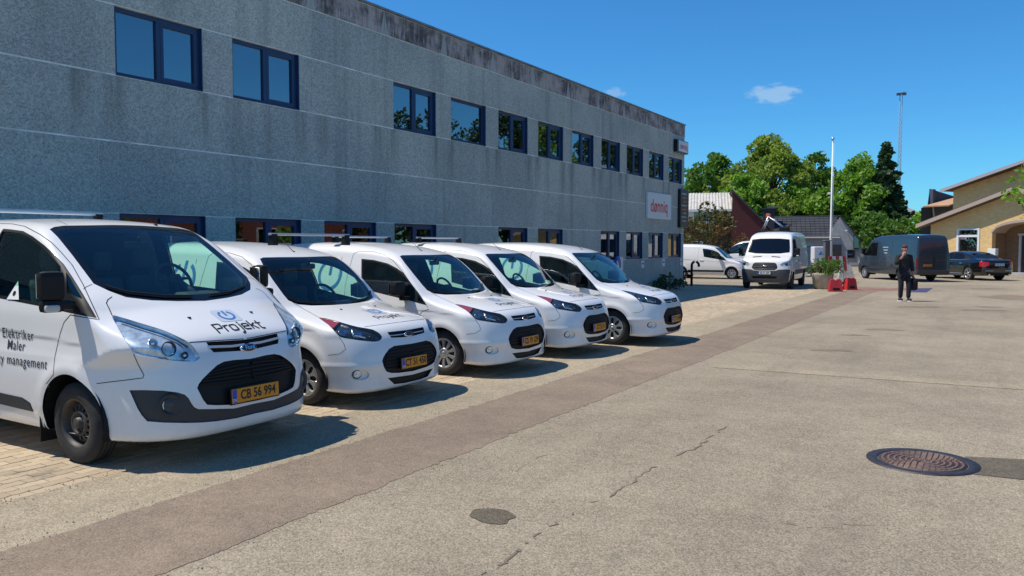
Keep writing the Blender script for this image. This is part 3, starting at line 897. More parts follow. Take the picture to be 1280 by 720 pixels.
def build_ground():
    asp = asphalt_mat('yard_asphalt', (.325, .268, .188), (.135, .11, .078), (.56, .475, .345), .6, 84)
    edge = asphalt_mat('pale_asphalt', (.395, .32, .22), (.165, .135, .092), (.60, .505, .36), .6, 80, .1)
    strip = asphalt_mat('trench_asphalt', (.275, .205, .148), (.145, .108, .078), (.43, .34, .25), .34, 70, .12)
    dark = asphalt_mat('dark_repair', (.12, .10, .072), (.055, .047, .034), (.25, .21, .15), .45, 70, .1)
    sub = mat('subsoil', (.16, .14, .11), .95, var=.2)
    sheet('ground', [(-900, -300), (900, -300), (900, 1500), (-900, 1500)], -.05, sub)
    sheet('asphalt_yard', [(PAVE_X + .95, -40), (60, -40), (60, 70), (-60, 70), (-60, 34.4), (PAVE_X + .95, 34.4)], 0, asp)
    sheet('asphalt_margin', [(PAVE_X + .001, -40), (PAVE_X + .95, -40), (PAVE_X + .95, 34.4), (PAVE_X + .001, 34.4)], 0, edge)
    # long trench repair with slightly ragged edges
    rd = random.Random(3); L, Rr = [], []
    y = -12.0
    while y < 37.0:
        L.append((-4.95 + rd.gauss(0, .012) + .015 * math.sin(y * .9) + .006 * math.sin(y * 5.1), y)); Rr.append((-3.87 + rd.gauss(0, .012) + .02 * math.sin(y * .5 + 1) + .006 * math.sin(y * 4.7), y)); y += .05
    V = [(p[0], p[1], .003) for p in Rr] + [(p[0], p[1], .003) for p in L]; n = len(Rr)
    me = bpy.data.meshes.new('trench_strip'); me.from_pydata(V, [], [(n + i, i, i + 1, n + i + 1) for i in range(n - 1)]); tag(link_mesh('trench_strip', me, strip), kind='structure')
    # loose grit lying along the edges and over the yard
    rd2 = random.Random(77); gm = MB()
    for k in range(3000):
        y = 1.5 + 26 * rd2.random() ** 2.0
        x = rd2.choice((-4.95, -3.87, -5.9)) + rd2.gauss(0, .09) if k % 3 else rd2.uniform(-7, 2.5)
        s_ = rd2.uniform(.003, .009) if k % 3 else rd2.uniform(.003, .007); a0 = rd2.uniform(0, 6.3)
        gm.add([(x + s_ * math.cos(a0 + t), y + s_ * math.sin(a0 + t), .002) for t in (0, 2.1, 4.2)] + [(x, y, .003 + s_)], [(0, 1, 3), (1, 2, 3), (2, 0, 3)])
    tag(gm.build('loose_grit', mat('grit_stone', (.36, .31, .24), .9, var=.45, var_scale=90), fix=False), kind='stuff')
    # paler cross seam
    a, b, c, d = on_ground(892, 455.5), on_ground(1300, 482), on_ground(1300, 489), on_ground(892, 459.5)
    sheet('cross_seam', [(a.x, a.y), (b.x, b.y), (c.x, c.y), (d.x, d.y)], .004, edge)
    # stains, repairs
    p = on_ground(615, 645); sheet('oil_stain', blob(p, .17, .13, 36, 5, .14), .004, dark)
    q = [on_ground(1206, 571), on_ground(1330, 577), on_ground(1330, 606), on_ground(1207, 592)]
    sheet('trench_repair', [(v.x, v.y) for v in q], .004, dark)
    for (u, v, rx, ry, sd) in ((1150, 384, .5, .35, 8), (1228, 388, .55, .3, 9), (1235, 384, .3, .22, 10), (1105, 412, .35, .2, 11), (1068, 419, .28, .1, 12), (1040, 438, .3, .15, 13), (1268, 372, .9, 1.4, 14), (1235, 361, .7, .25, 15)):
        p = on_ground(u, v); sheet('worn_patch', blob(p, rx, ry, 28, sd, .3, .5), .004, strip)
    # cracks
    for sd, pts in enumerate((((905, 534), (870, 560), (820, 583), (770, 615), (720, 640), (668, 672), (640, 696), (600, 724)), ((975, 655), (1030, 660), (1090, 655), (1150, 672)), ((990, 475), (960, 482), (900, 492)), ((640, 590), (700, 560), (760, 545)))):
        rd = random.Random(sd + 20); V, Fc = [], []
        G = [on_ground(*q) for q in pts]; P = []
        for i in range(len(G) - 1):
            for k in range(10): P.append(G[i].lerp(G[i + 1], k / 10) + Vector((rd.uniform(-.025, .025), rd.uniform(-.025, .025), 0)))
        for i, q in enumerate(P):
            w = rd.uniform(.002, .014) if sd == 0 else rd.uniform(.001, .004); t = (P[min(i + 1, len(P) - 1)] - P[max(i - 1, 0)]).normalized(); nn = Vector((-t.y, t.x, 0))
            V += [q - nn * w + Vector((0, 0, .004)), q + nn * w + Vector((0, 0, .004))]
        on = True
        for i in range(len(P) - 1):
            if rd.random() < .3: on = not on or rd.random() < .35
            if on: Fc.append((2 * i, 2 * i + 2, 2 * i + 3, 2 * i + 1))
        m = MB(); m.add(V, Fc); tag(m.build('asphalt_crack', mat('crack_fill', (.17, .14, .10), .95), fix=False), kind='structure')
    # painted red line and blue field by the barriers
    red = mat('worn_red_paint', (.27, .115, .085), .85, var=.45, var_scale=2); blue = mat('worn_blue_paint', (.055, .055, .13), .8, var=.3, var_scale=2)
    q = [on_ground(1066, 361.2), on_ground(1140, 360.2), on_ground(1140, 362.4), on_ground(1066, 364)]; sheet('red_marking', [(v.x, v.y) for v in q], .004, red)
    q = [on_ground(1141, 360.4), on_ground(1166, 360.2), on_ground(1158, 365.6), on_ground(1136, 365.4)]; sheet('blue_marking', [(v.x, v.y) for v in q], .004, blue)
    # ---- block paving under the vans
    m, nt, bs = node_mat('concrete_block'); g = NG(nt); p = g.pos()
    r = g.rnd('obj'); r2 = g.rnd()
    rr = g.math('FRACT', g.math('ADD', r, r2))
    col = g.mixc(rr, (.43, .335, .22), (.60, .48, .33)); col = g.mixc(g.ramp(g.noise(p, .5, 5), .35, .7, 0, .5, True), col, (.34, .265, .175))
    col = g.mixc(g.ramp(g.noise(p, 38, 4, .7), .3, .75, 0, .45), col, (.28, .23, .165))
    # old oil drips in the bays
    col = g.mixc(g.ramp(g.noise(p, 1.3, 4, .7), .62, .74, 0, .55, True), col, (.12, .11, .10))
    g.l.new(col, bs.inputs['Base Color']); bs.inputs['Roughness'].default_value = .9; g.bump(g.noise(p, 120, 3), .25, .004, bs)
    sand = mat('joint_sand', (.15, .125, .085), .95, var=.3, var_scale=8)
    bed = sheet('block_paving', [(-11.7, -12), (PAVE_X, -12), (PAVE_X, 34.4), (-11.7, 34.4)], -.014, sand)
    LY, LX, gap, hgt = .225, .1125, .007, .012
    def block_shape(cx, cy):
        a, b2 = LX / 2 - gap / 2, LY / 2 - gap / 2; z = .010   # slightly toothed long sides
        top = [(-a, -b2), (a, -b2), (a + z, -b2 * .5), (a - z * .2, 0), (a + z, b2 * .5), (a, b2), (-a, b2), (-a + z, b2 * .5), (-a - z * .2, 0), (-a + z, -b2 * .5)]
        return [(cx + x, cy + y) for x, y in top]
    near, far = [], []
    nx = int((PAVE_X + 11.66) / LX)
    for i in range(nx):
        x = PAVE_X - LX * (i + .5); y = -6 + (LY / 2 if i % 2 else 0)
        while y < 34.2:
            d = Vector((x, y, -CAM_H)); f = d.dot(C_F); vis = False
            if f > .5:
                u, v = 640 + 1000 * d.dot(C_R) / f, 360 - 1000 * d.dot(C_U) / f
                vis = -6 < u < 1286 and v < 724
                under = -11 < x < -5.75 and 3.72 < y < 5.7
                if vis and not under: near.append((d.length, x, y))
                else: far.append((x, y))
            else: far.append((x, y))
            y += LY
    near.sort(); far += [(x, y) for _, x, y in near[300:]]; near = near[:300]
    sp = block_shape(0, 0); n = len(sp); bev = .003
    inner = inset_poly(sp, bev)
    def block_mesh(x, y, zt, tx, ty):
        V = [(px + x, py + y, zt - hgt) for px, py in sp] + [(px + x, py + y, zt - bev + tx * px + ty * py) for px, py in sp] + [(px + x, py + y, zt + tx * px + ty * py) for px, py in inner]
        return V
    base_f = [list(range(2 * n, 3 * n))] + [(i, (i + 1) % n, n + (i + 1) % n, n + i) for i in range(n)] + [(n + i, n + (i + 1) % n, 2 * n + (i + 1) % n, 2 * n + i) for i in range(n)]
    me = bpy.data.meshes.new('block'); me.from_pydata(block_mesh(0, 0, 0, 0, 0), [], base_f); me.materials.append(m)
    rd = random.Random(9)
    for _, x, y in near:
        o = bpy.data.objects.new('paving_block', me); COL.objects.link(o); o.parent = bed
        o.location = (x, y, rd.uniform(-.003, .0005)); o.rotation_euler = (rd.uniform(-.012, .012), rd.uniform(-.02, .02), rd.uniform(-.02, .02))
    V, Fc = [], []
    for x, y in far:
        k = len(V); V += block_mesh(x, y, rd.uniform(-.003, .0005), rd.uniform(-.02, .02), rd.uniform(-.01, .01)); Fc += [[i + k for i in f] for f in base_f]
    me = bpy.data.meshes.new('paving_blocks'); me.from_pydata(V, [], Fc); o = link_mesh('paving_blocks', me, m, bed); o['kind'] = 'stuff'
    # edge kerb line of half-sunk stones along the paving
    # ---- manhole cover
    c = (on_ground(1088, 575) + on_ground(1224, 579)) / 2; c.x = -.47; c.y = 7.38
    iron = mat('cast_iron', (.045, .042, .05), .55, metal=.4, var=.3, var_scale=20); rust = mat('worn_iron', (.26, .165, .125), .55, metal=.35, var=.35, var_scale=25)
    root = empty('manhole_cover', (c.x, c.y, .003), 0, 'round iron manhole cover with rusty concentric ribs, set in the asphalt', 'manhole cover')
    mm = MB(); mm.lathe([(.425, -.02), (.425, .004), (.345, .006), (.338, .0), (.338, -.02)], 56); mm.build('frame_ring', iron, root)
    mm = MB(); mm.lathe([(.334, -.02), (.334, .002), (0, .002)], 48); mm.build('lid', mat('lid_iron', (.075, .05, .045), .6, metal=.3, var=.3, var_scale=20), root)
    for k in range(6):
        r0 = .075 + k * .045; mm = MB()
        nseg = 10 + k * 6
        for j in range(nseg):
            a0 = 2 * math.pi * (j + .12 + .5 * (k % 2)) / nseg; a1 = 2 * math.pi * (j + .88 + .5 * (k % 2)) / nseg
            vs = []
            for a in (a0, (a0 + a1) / 2, a1):
                for rr_, z in ((r0 - .011, .002), (r0 - .008, .010), (r0 + .008, .010), (r0 + .011, .002)): vs.append((rr_ * math.cos(a), rr_ * math.sin(a), z))
            mm.add(vs, [(q * 4 + w, q * 4 + 4 + w, q * 4 + 5 + w, q * 4 + 1 + w) for q in (0, 1) for w in (0, 1, 2)] + [(0, 1, 2, 3), (11, 10, 9, 8)])
        o = mm.build('rib_ring', rust, root); o['kind'] = 'stuff'
    mm = MB()
    for j in range(12):
        a = 2 * math.pi * j / 12; mm.box((.04 * math.cos(a), .04 * math.sin(a), .006), (.05, .008, .009), a)
    o = mm.build('rib_star', rust, root); o['kind'] = 'stuff'
# ------------------------------------------------------------------ the long grey office
OFX, OFY = -11.64, 34.12
def concrete_mat(name, base, stained=False):
    m, nt, b = node_mat(name); g = NG(nt); p = g.pos()
    c = g.voro(p, 75, 'F1', 'Color'); cs = g.n.new('ShaderNodeSeparateColor'); g.l.new(c, cs.inputs[0])
    c2 = g.voro(p, 40, 'F1', 'Color'); cs2 = g.n.new('ShaderNodeSeparateColor'); g.l.new(c2, cs2.inputs[0])
    lo = tuple(x * .50 for x in base); hi = tuple(min(1, x * 1.45) for x in base)
    agg = g.mixc(cs.outputs[0], lo, hi); agg2 = g.mixc(cs2.outputs[1], lo, hi)
    col = g.mixc(.5, agg, agg2)
    col = g.mixc(.15, col, base)
    big = g.noise(p, .35, 5, .6); col = g.mixc(1, col, g.mixc(g.ramp(big, .3, .7, smooth=True), (.84, .85, .87), (1.12, 1.1, 1.08)), 'MULTIPLY')
    st = g.noise(g.mapv(p, (1, 2.6, .16)), 1.0, 5, .62)
    col = g.mixc(g.ramp(st, .5, .72, 0, .42, True), col, tuple(x * .45 for x in base))
    st2 = g.noise(g.mapv(p, (1, 5.0, .22)), 1.3, 4, .6)
    col = g.mixc(g.ramp(st2, .60, .78, 0, .28, True), col, tuple(min(1, x * 1.5) for x in base))
    r = g.rnd('obj'); col = g.mixc(1, col, g.mixc(r, (.93, .93, .95), (1.06, 1.06, 1.04)), 'MULTIPLY')
    xyz = g.sep(p)
    if stained:      # weathered parapet: dark algae and white lime runs that start at the top edge
        run = g.noise(g.mapv(p, (1, 1.1, 1.5)), 1.0, 6, .72); fine = g.noise(g.mapv(p, (1, 9, 1.6)), 1.0, 6, .72)
        dk = g.ramp(g.math('ADD', run, g.math('MULTIPLY', fine, .6)), .66, .98, 0, .9, True)
        col = g.mixc(dk, tuple(min(1, x * 1.25) for x in base), (.055, .05, .055))
        low = g.ramp(xyz[2], 6.85, 6.45, 0, 1); fine2 = g.noise(g.mapv(p, (1, 14, 2.2)), 1.0, 5, .7)
        col = g.mixc(g.math('MULTIPLY', g.ramp(fine2, .50, .66, 0, .9, True), low), col, (.50, .49, .52))
        t = g.math('ABSOLUTE', g.math('SUBTRACT', g.math('FRACT', g.math('DIVIDE', g.math('SUBTRACT', xyz[1], 6.10), 2.215)), .5))
        tri = g.ramp(g.math('ADD', t, g.math('MULTIPLY', g.ramp(xyz[2], 6.9, 6.42, 0, 1), -.055)), .012, .0, 0, .8, True)
        col = g.mixc(tri, col, (.42, .47, .46))
    else:
        # grime runs below the upper window sills
        t = g.math('FRACT', g.math('DIVIDE', g.math('SUBTRACT', xyz[1], 7.21), 2.215))
        nearpier = g.math('SUBTRACT', 1.0, g.ramp(g.math('ABSOLUTE', g.math('SUBTRACT', g.math('ABSOLUTE', g.math('SUBTRACT', t, .5)), .375)), 0, .13, 0, 1, True))
        drop = g.math('MULTIPLY', g.ramp(xyz[2], 4.40, 4.41, 1, 0), g.ramp(xyz[2], 3.0, 4.4, 0, 1, True))
        f = g.math('MULTIPLY', g.math('MULTIPLY', nearpier, drop), g.ramp(g.noise(g.mapv(p, (1, 7, .5)), 1.0, 4), .35, .65, .1, .75))
        col = g.mixc(f, col, tuple(x * .36 for x in base))
    g.l.new(col, b.inputs['Base Color']); b.inputs['Roughness'].default_value = .93; b.inputs['Specular IOR Level'].default_value = .25
    g.bump(cs.outputs[0], .6, .012, b)
    return m
def build_office():
    con = concrete_mat('aggregate_concrete', (.43, .48, .445)); par = concrete_mat('weathered_parapet', (.36, .33, .31), True)
    seal = mat('joint_sealant', (.72, .77, .75), .7, var=.25, var_scale=3)
    blue = mat('blue_window_frame', (.014, .042, .115), .42, var=.12)
    og = glass_mat('office_glass', (.30, .36, .38), ior=1.5, boost=.23, refl_rough=.012)
    og2 = glass_mat('office_ground_glass', (.5, .56, .56), ior=1.5, boost=.09, refl_rough=.012)
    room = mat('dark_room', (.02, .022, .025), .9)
    root = empty('office_building', (OFX, OFY, 0), 0, 'long two-storey grey concrete office with blue framed windows behind the parked vans', 'building')
    def L(x, y, z): return (x - OFX, y - OFY, z)
    y0 = 7.21 - 2.215 * 6; mod = 2.215; nmod = 18
    yend = OFY
    up = [0, 1] + list(range(3, 12)); lo = [0, 1, 2, 3, 5, 6, 8, 9, 10, 11]
    up += [-3, -4, -6]; lo += [-3, -4, -5]
    w = MB()      # wall core, split so that the windows are real openings
    core_t = .30
    bands = [(0, 1.255), (1.255, 2.29), (2.29, 3.395), (3.395, 4.405), (4.405, 5.47), (5.47, 6.42)]
    def has(bi, i): return (bi == 1 and i in lo) or (bi == 4 and i in up)
    WL, WR = .31, .31 + 1.585          # opening inside a module
    for bi, (z0, z1) in enumerate(bands):
        run = y0
        for k in range(nmod):
            i = k - 6; ya = y0 + mod * k
            if has(bi, i):
                if ya + WL > run: w.box(L(OFX - .007 - core_t / 2, (run + ya + WL) / 2, (z0 + z1) / 2), (core_t, ya + WL - run, z1 - z0))
                run = ya + WR
        ye = min(yend, y0 + mod * nmod) - .002
        w.box(L(OFX - .007 - core_t / 2, (run + ye) / 2, (z0 + z1) / 2), (core_t, ye - run, z1 - z0))
    w.box(L(OFX - .007 - core_t / 2, (y0 + ye) / 2, 6.69), (core_t, ye - y0, .535))
    w.build('wall', seal, root)
    b = MB(); b.box(L(OFX - 8, y0 + .15, 3.4), (15.3, .3, 6.8)); b.box(L(OFX - 8.0, ye - .15, 3.4), (15.3, .3, 6.8)); b.box(L(OFX - 15.8, (y0 + ye) / 2, 3.4), (.3, ye - y0, 6.8)); b.build('back_wall', con, root)
    b = MB(); b.box(L(OFX - 8, (y0 + ye) / 2, 6.86), (15.6, ye - y0 - .02, .12)); b.build('roof', mat('roof_felt', (.06, .06, .065), .9), root)
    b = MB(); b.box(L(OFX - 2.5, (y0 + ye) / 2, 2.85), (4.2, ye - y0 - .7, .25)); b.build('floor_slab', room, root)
    b = MB(); b.box(L(OFX - 4.6, (y0 + ye) / 2, 3.3), (.1, ye - y0 - .7, 6.5)); b.build('inner_wall', mat('office_inner', (.22, .22, .21), .9), root)
    # facing panels: one object each, shared meshes by size
    cache = {}
    rd = random.Random(4)
    def panel(ya, yb, z0, z1, material, name='concrete_panel', proud=0.0, g=.010):
        key = (round(yb - ya, 3), round(z1 - z0, 3), material.name, name)
        if key not in cache:
            m = MB(); m.bbox((0, 0, 0), (.05, yb - ya - 2 * .0035, z1 - z0 - 2 * .0115), .004); me = m.mesh(name); me.materials.append(material)
            bm = bmesh.new(); bm.from_mesh(me); bmesh.ops.recalc_face_normals(bm, faces=bm.faces[:]); bm.to_mesh(me); bm.free(); cache[key] = me
        o = bpy.data.objects.new(name, cache[key]); COL.objects.link(o); o.parent = root
        o.location = L(OFX - .025 + proud + rd.uniform(-.0015, .0015), (ya + yb) / 2, (z0 + z1) / 2)
    for bi, (z0, z1) in enumerate(bands):
        for k in range(nmod):
            i = k - 6; ya = y0 + mod * k; yb = min(ya + mod, ye)
            if bi in (1, 4):
                prev_w = has(bi, i - 1); here = has(bi, i)
                a = ya if not prev_w else y0 + mod * (k - 1) + WR
                bb = ya + WL if here else (yb if not has(bi, i + 1) or True else yb)
                if here:
                    if k == 0: a = ya
                    panel(a if prev_w else ya, ya + WL, z0, z1, con)
                    if k == nmod - 1: panel(ya + WR, yb, z0, z1, con)
                    elif not has(bi, i + 1): panel(ya + WR, yb, z0, z1, con)
                else: panel(ya, yb, z0, z1, con)
            else: panel(ya, yb, z0, z1, con)
    for k in range(nmod):
        ya = y0 + mod * k; panel(ya, min(ya + mod, ye), 6.42, 6.93, par, 'parapet_panel', .012)
    c = MB(); c.bbox(L(OFX - .12, (y0 + ye) / 2, 6.965), (.34, ye - y0 + .04, .05), .01); c.build('parapet_coping', mat('zinc_coping', (.22, .23, .25), .5, metal=.5, var=.3), root)
    # windows
    glassmesh = {}
    for bi, lst in ((4, up), (1, lo)):
        z0, z1 = bands[bi]
        for i in sorted(lst):
            ya = y0 + mod * (i + 6) + WL; wd = WR - WL; h = z1 - z0; cy, cz = ya + wd / 2, (z0 + z1) / 2; X = OFX - .11
            f = MB(); t, dp = .062, .075
            e = .004
            f.box(L(X, cy, z1 - t / 2 - e), (dp, wd - 2 * e, t)); f.box(L(X, cy, z0 + t / 2 + e), (dp, wd - 2 * e, t))
            for yy in (ya + t / 2 + e, ya + wd - t / 2 - e): f.box(L(X, yy, cz), (dp, t, h - 2 * t - 2 * e))
            single = (bi == 4 and i == 4)
            split = ya + wd * .5
            if not single: f.box(L(X, split, cz), (dp, .075, h - 2 * t - 2 * e))
            fo = f.build('window_frame', blue, root)
            # opening sash on the right with its own thicker frame
            if not single:
                s = MB(); a0, a1, b0, b1 = split + .0385, ya + wd - t - e - .001, z0 + t + e + .001, z1 - t - e - .001; st = .055
                s.box(L(X + .012, (a0 + a1) / 2, b1 - st / 2), (.06, a1 - a0, st)); s.box(L(X + .012, (a0 + a1) / 2, b0 + st / 2), (.06, a1 - a0, st))
                for yy in (a0 + st / 2, a1 - st / 2): s.box(L(X + .012, yy, (b0 + b1) / 2), (.06, st, b1 - b0 - 2 * st))
                s.build('sash', blue, fo)
            # reveal lining (blue jamb boards seen on the far side)
            jm = MB(); jm.box(L(OFX - .038, ya + wd - .009, cz), (.068, .014, h - .012)); jm.box(L(OFX - .036, cy, z0 + .010), (.085, wd - .012, .016)); jm.build('window_reveal', blue, fo)
            mt = og if bi == 4 else og2
            panes = [(ya + t, split - .03), (split + .09, ya + wd - t - .05)] if not single else [(ya + t, ya + wd - t)]
            for pa, pb in panes:
                g = MB(); g.box(L(X - .004, (pa + pb) / 2, cz), (.008, pb - pa, h - 2 * t + .0)); go = g.build('pane', mt, fo)
                go.rotation_euler = (0, 0, 0)
            # blind or papers behind some ground-floor panes
            if bi == 1 and i in (9,):
                for (pa, pb), zz, hh in zip(panes, (z1 - .24, z1 - .26), (.34, .30)):
                    q = MB(); q.box(L(X - .03, (pa + pb) / 2, zz), (.003, (pb - pa) * .8, hh)); q.build('paper_notice', M_PAPER, fo)
            if bi == 1 and i in (10, 11):
                q = MB(); n = 14
                for k in range(n):
                    a = ya + .1 + (wd - .75) * k / n
                    if i == 10: a = ya + .07 + (wd * .62) * k / n
                    q.box(L(X - .07 - (.02 if k % 2 else 0), a, cz), (.012, .085 * (.9 if i == 10 else .6), h - .2))
                o = q.build('curtain', mat('net_curtain', (.62, .66, .66), .85), fo); o['kind'] = 'stuff'
            if bi == 1 and i == 8:
                q = MB(); a = L(X - .06, ya + .35, z0 + .1); q.add([a, L(X - .06, ya + 1.2, z0 + .1), L(X - .06, ya + 1.15, z0 + .85), L(X - .06, ya + 1.0, z0 + .55)], [(0, 1, 2, 3)]); q.build('leaning_board', M_PAPER, fo, fix=False)
    return root
def build_office_signs():
    X = OFX
    # big sign
    zc, yc = 3.34, 30.62
    r = empty('company_sign', (X, yc, zc), 0, 'pale rectangular company sign with red lowercase name between the upper and lower windows', 'sign')
    m = MB(); m.bbox((.05, 0, 0), (.09, 2.62, 1.03), .01); m.build('board', mat('sign_white', (.62, .68, .70), .45), r)
    m = MB(); m.bbox((.004, 0, 0), (.008, 2.5, .9), .002); m.build('back_tray', M_GREYPL, r)
    F = frame_mat((.098, -.06, -.02), (0, 1, 0), (0, 0, 1)); flat_text('lettering', 'dønniq', .70, F, M_INKRED, r, bold=.012, sx=.98)
    r = empty('roof_sign', (X, 33.05, 5.95), 0, 'small white sign with red name high at the office corner above the last upper window', 'sign')
    m = MB(); m.bbox((.10, 0, 0), (.18, 1.36, .52), .01); m.build('sign_box', M_GLOSSBLK, r)
    m = MB(); m.bbox((.195, .06, 0), (.012, 1.2, .44), .004); m.build('sign_face', mat('sign_white', (.62, .68, .70), .45), r)
    flat_text('lettering', 'dønniq', .34, frame_mat((.2035, .06, .0), (0, 1, 0), (0, 0, 1)), M_INKRED, r, bold=.006)
    r = empty('directory_board', (X, 33.5, 3.36), 0, 'tall black tenant board with orange and pale lines at the office corner', 'sign')
    m = MB(); m.bbox((.07, 0, 0), (.13, 1.04, 1.62), .01); m.build('board', mat('board_black', (.012, .012, .014), .4), r)
    org = mat('orange_print', (.45, .13, .04), .5); grey = mat('grey_print', (.35, .35, .36), .5)
    for k in range(8):
        m = MB(); m.box((.1365, -.08 + .04 * (k % 3), .62 - k * .165), (.003, .62 - .1 * (k % 3), .055)); m.build('tenant_line', org if k in (1, 2, 4) else grey, r)
    g = 'small white plates under the ground floor windows'
    for k, (u, v, lab) in enumerate(((803, 330.5, 'small white plate on the wall under the office window with paper notices'), (829, 328.5, 'small white plate on the office wall, middle one of three below the windows'), (851.2, 327.5, 'small white plate nearest the far corner of the office wall'))):
        p = on_x(u, v, X); r = empty('wall_plate', (X, p.y, p.z), 0, lab, 'wall plate', g)
        m = MB(); m.bbox((.012, 0, 0), (.02, .26, .28), .004); m.build('plate', M_WPLATE, r)
        m = MB(); m.box((.0235, 0, .03), (.002, .15, .06)); m.build('printed_bar', M_INK, r)
    p = on_x(771, 330, X); r = empty('round_sign', (X, p.y, p.z), 0, 'blue round sign on a white plate on the office wall behind the last van', 'sign')
    m = MB(); m.bbox((.012, .28, 0), (.02, .5, .5), .004); m.build('backing_plate', M_WPLATE, r)
    m = MB(); m.lathe([(.30, .024), (.30, .034), (0, .034)], 28, 'X'); m.build('disc', mat('sign_blue', (.02, .07, .30), .4), r)
    m = MB(); m.box((.037, .02, .0), (.003, .09, .26), M=Matrix.Rotation(.7, 3, 'X')); m.build('white_arrow', M_WPLATE, r)
    # bent steel hoop by the corner
    p = on_ground(863, 357); r = empty('hoop_barrier', (p.x + .05, p.y, 0), 0, 'black bent steel tube barrier standing beside the office corner', 'barrier')
    m = MB(); pts = [(0, 0, 0), (0, 0, .9)] + [(.16 - .16 * math.cos(a), 0, .9 + .16 * math.sin(a)) for a in [math.pi * k / 8 for k in range(1, 9)]] + [(.32, 0, .84)]
    m.tube(pts, .055, 10); m.build('post', M_BLACKPL, r)
    m = MB(); m.tube([(0, 0, .62), (-.42, .1, .62)], .04, 8); m.tube([(-.42, .1, .0), (-.42, .1, .64)], .04, 8); m.build('cross_bar', M_BLACKPL, r)
    m = MB(); m.lathe([(.11, 0), (.11, .012), (.05, .02)], 16); m.build('foot_plate', M_BLACKPL, r)
# ------------------------------------------------------------------ trees and plants
def leaf_mat(name, c1, c2, trans=.35):
    m, nt, b = node_mat(name); g = NG(nt); r = g.rnd()
    col = g.mixc(r, c1, c2)
    p = g.pos(); col = g.mixc(g.ramp(g.noise(p, .45, 3), .35, .65), col, g.mixc(.5, col, tuple(x * .6 for x in c1)))
    g.l.new(col, b.inputs['Base Color']); b.inputs['Roughness'].default_value = .55; b.inputs['Specular IOR Level'].default_value = .35
    t = g.n.new('ShaderNodeBsdfTranslucent'); tc = g.mixc(1, col, (1.4, 1.6, .5), 'MULTIPLY'); g.l.new(tc, t.inputs[0])
    mx = g.n.new('ShaderNodeMixShader'); mx.inputs[0].default_value = trans
    out = g.n['Material Output']; g.l.new(b.outputs[0], mx.inputs[1]); g.l.new(t.outputs[0], mx.inputs[2]); g.l.new(mx.outputs[0], out.inputs[0])
    return m
BARK = None
def leaf_cloud(rng, clusters, per, leaf, flat=.6):
    """many small leaf faces around cluster centres [(x,y,z,r)]"""
    V, Fc = [], []
    C = []
    for (x, y, z, r) in clusters:
        n = max(6, int(per * r * r)); d = rng.normal(size=(n, 3)); d /= np.linalg.norm(d, axis=1)[:, None]
        rad = r * np.cbrt(rng.uniform(.12, 1.0, n)); q = d * rad[:, None]; q[:, 2] *= .8; C.append(q + np.array([x, y, z]))
    C = np.concatenate(C); n = len(C)
    a = rng.normal(size=(n, 3)); a /= np.linalg.norm(a, axis=1)[:, None]
    u = rng.normal(size=(n, 3)); u -= (u * a).sum(1)[:, None] * a; u /= np.linalg.norm(u, axis=1)[:, None]
    w = np.cross(a, u); s = leaf * rng.uniform(.6, 1.35, n)[:, None]
    P = np.stack([C - u * s, C + w * s * .55, C + u * s, C - w * s * .55], 1).reshape(-1, 3)
    F = np.arange(n * 4).reshape(-1, 4)
    return P, F
def crown_mesh(name, P, F, material, parent):
    me = bpy.data.meshes.new(name); me.vertices.add(len(P)); me.vertices.foreach_set('co', P.ravel())
    me.loops.add(F.size); me.loops.foreach_set('vertex_index', F.ravel()); me.polygons.add(len(F)); me.polygons.foreach_set('loop_start', np.arange(0, F.size, 4)); me.polygons.foreach_set('loop_total', np.full(len(F), 4))
    me.update(); return link_mesh(name, me, material, parent)
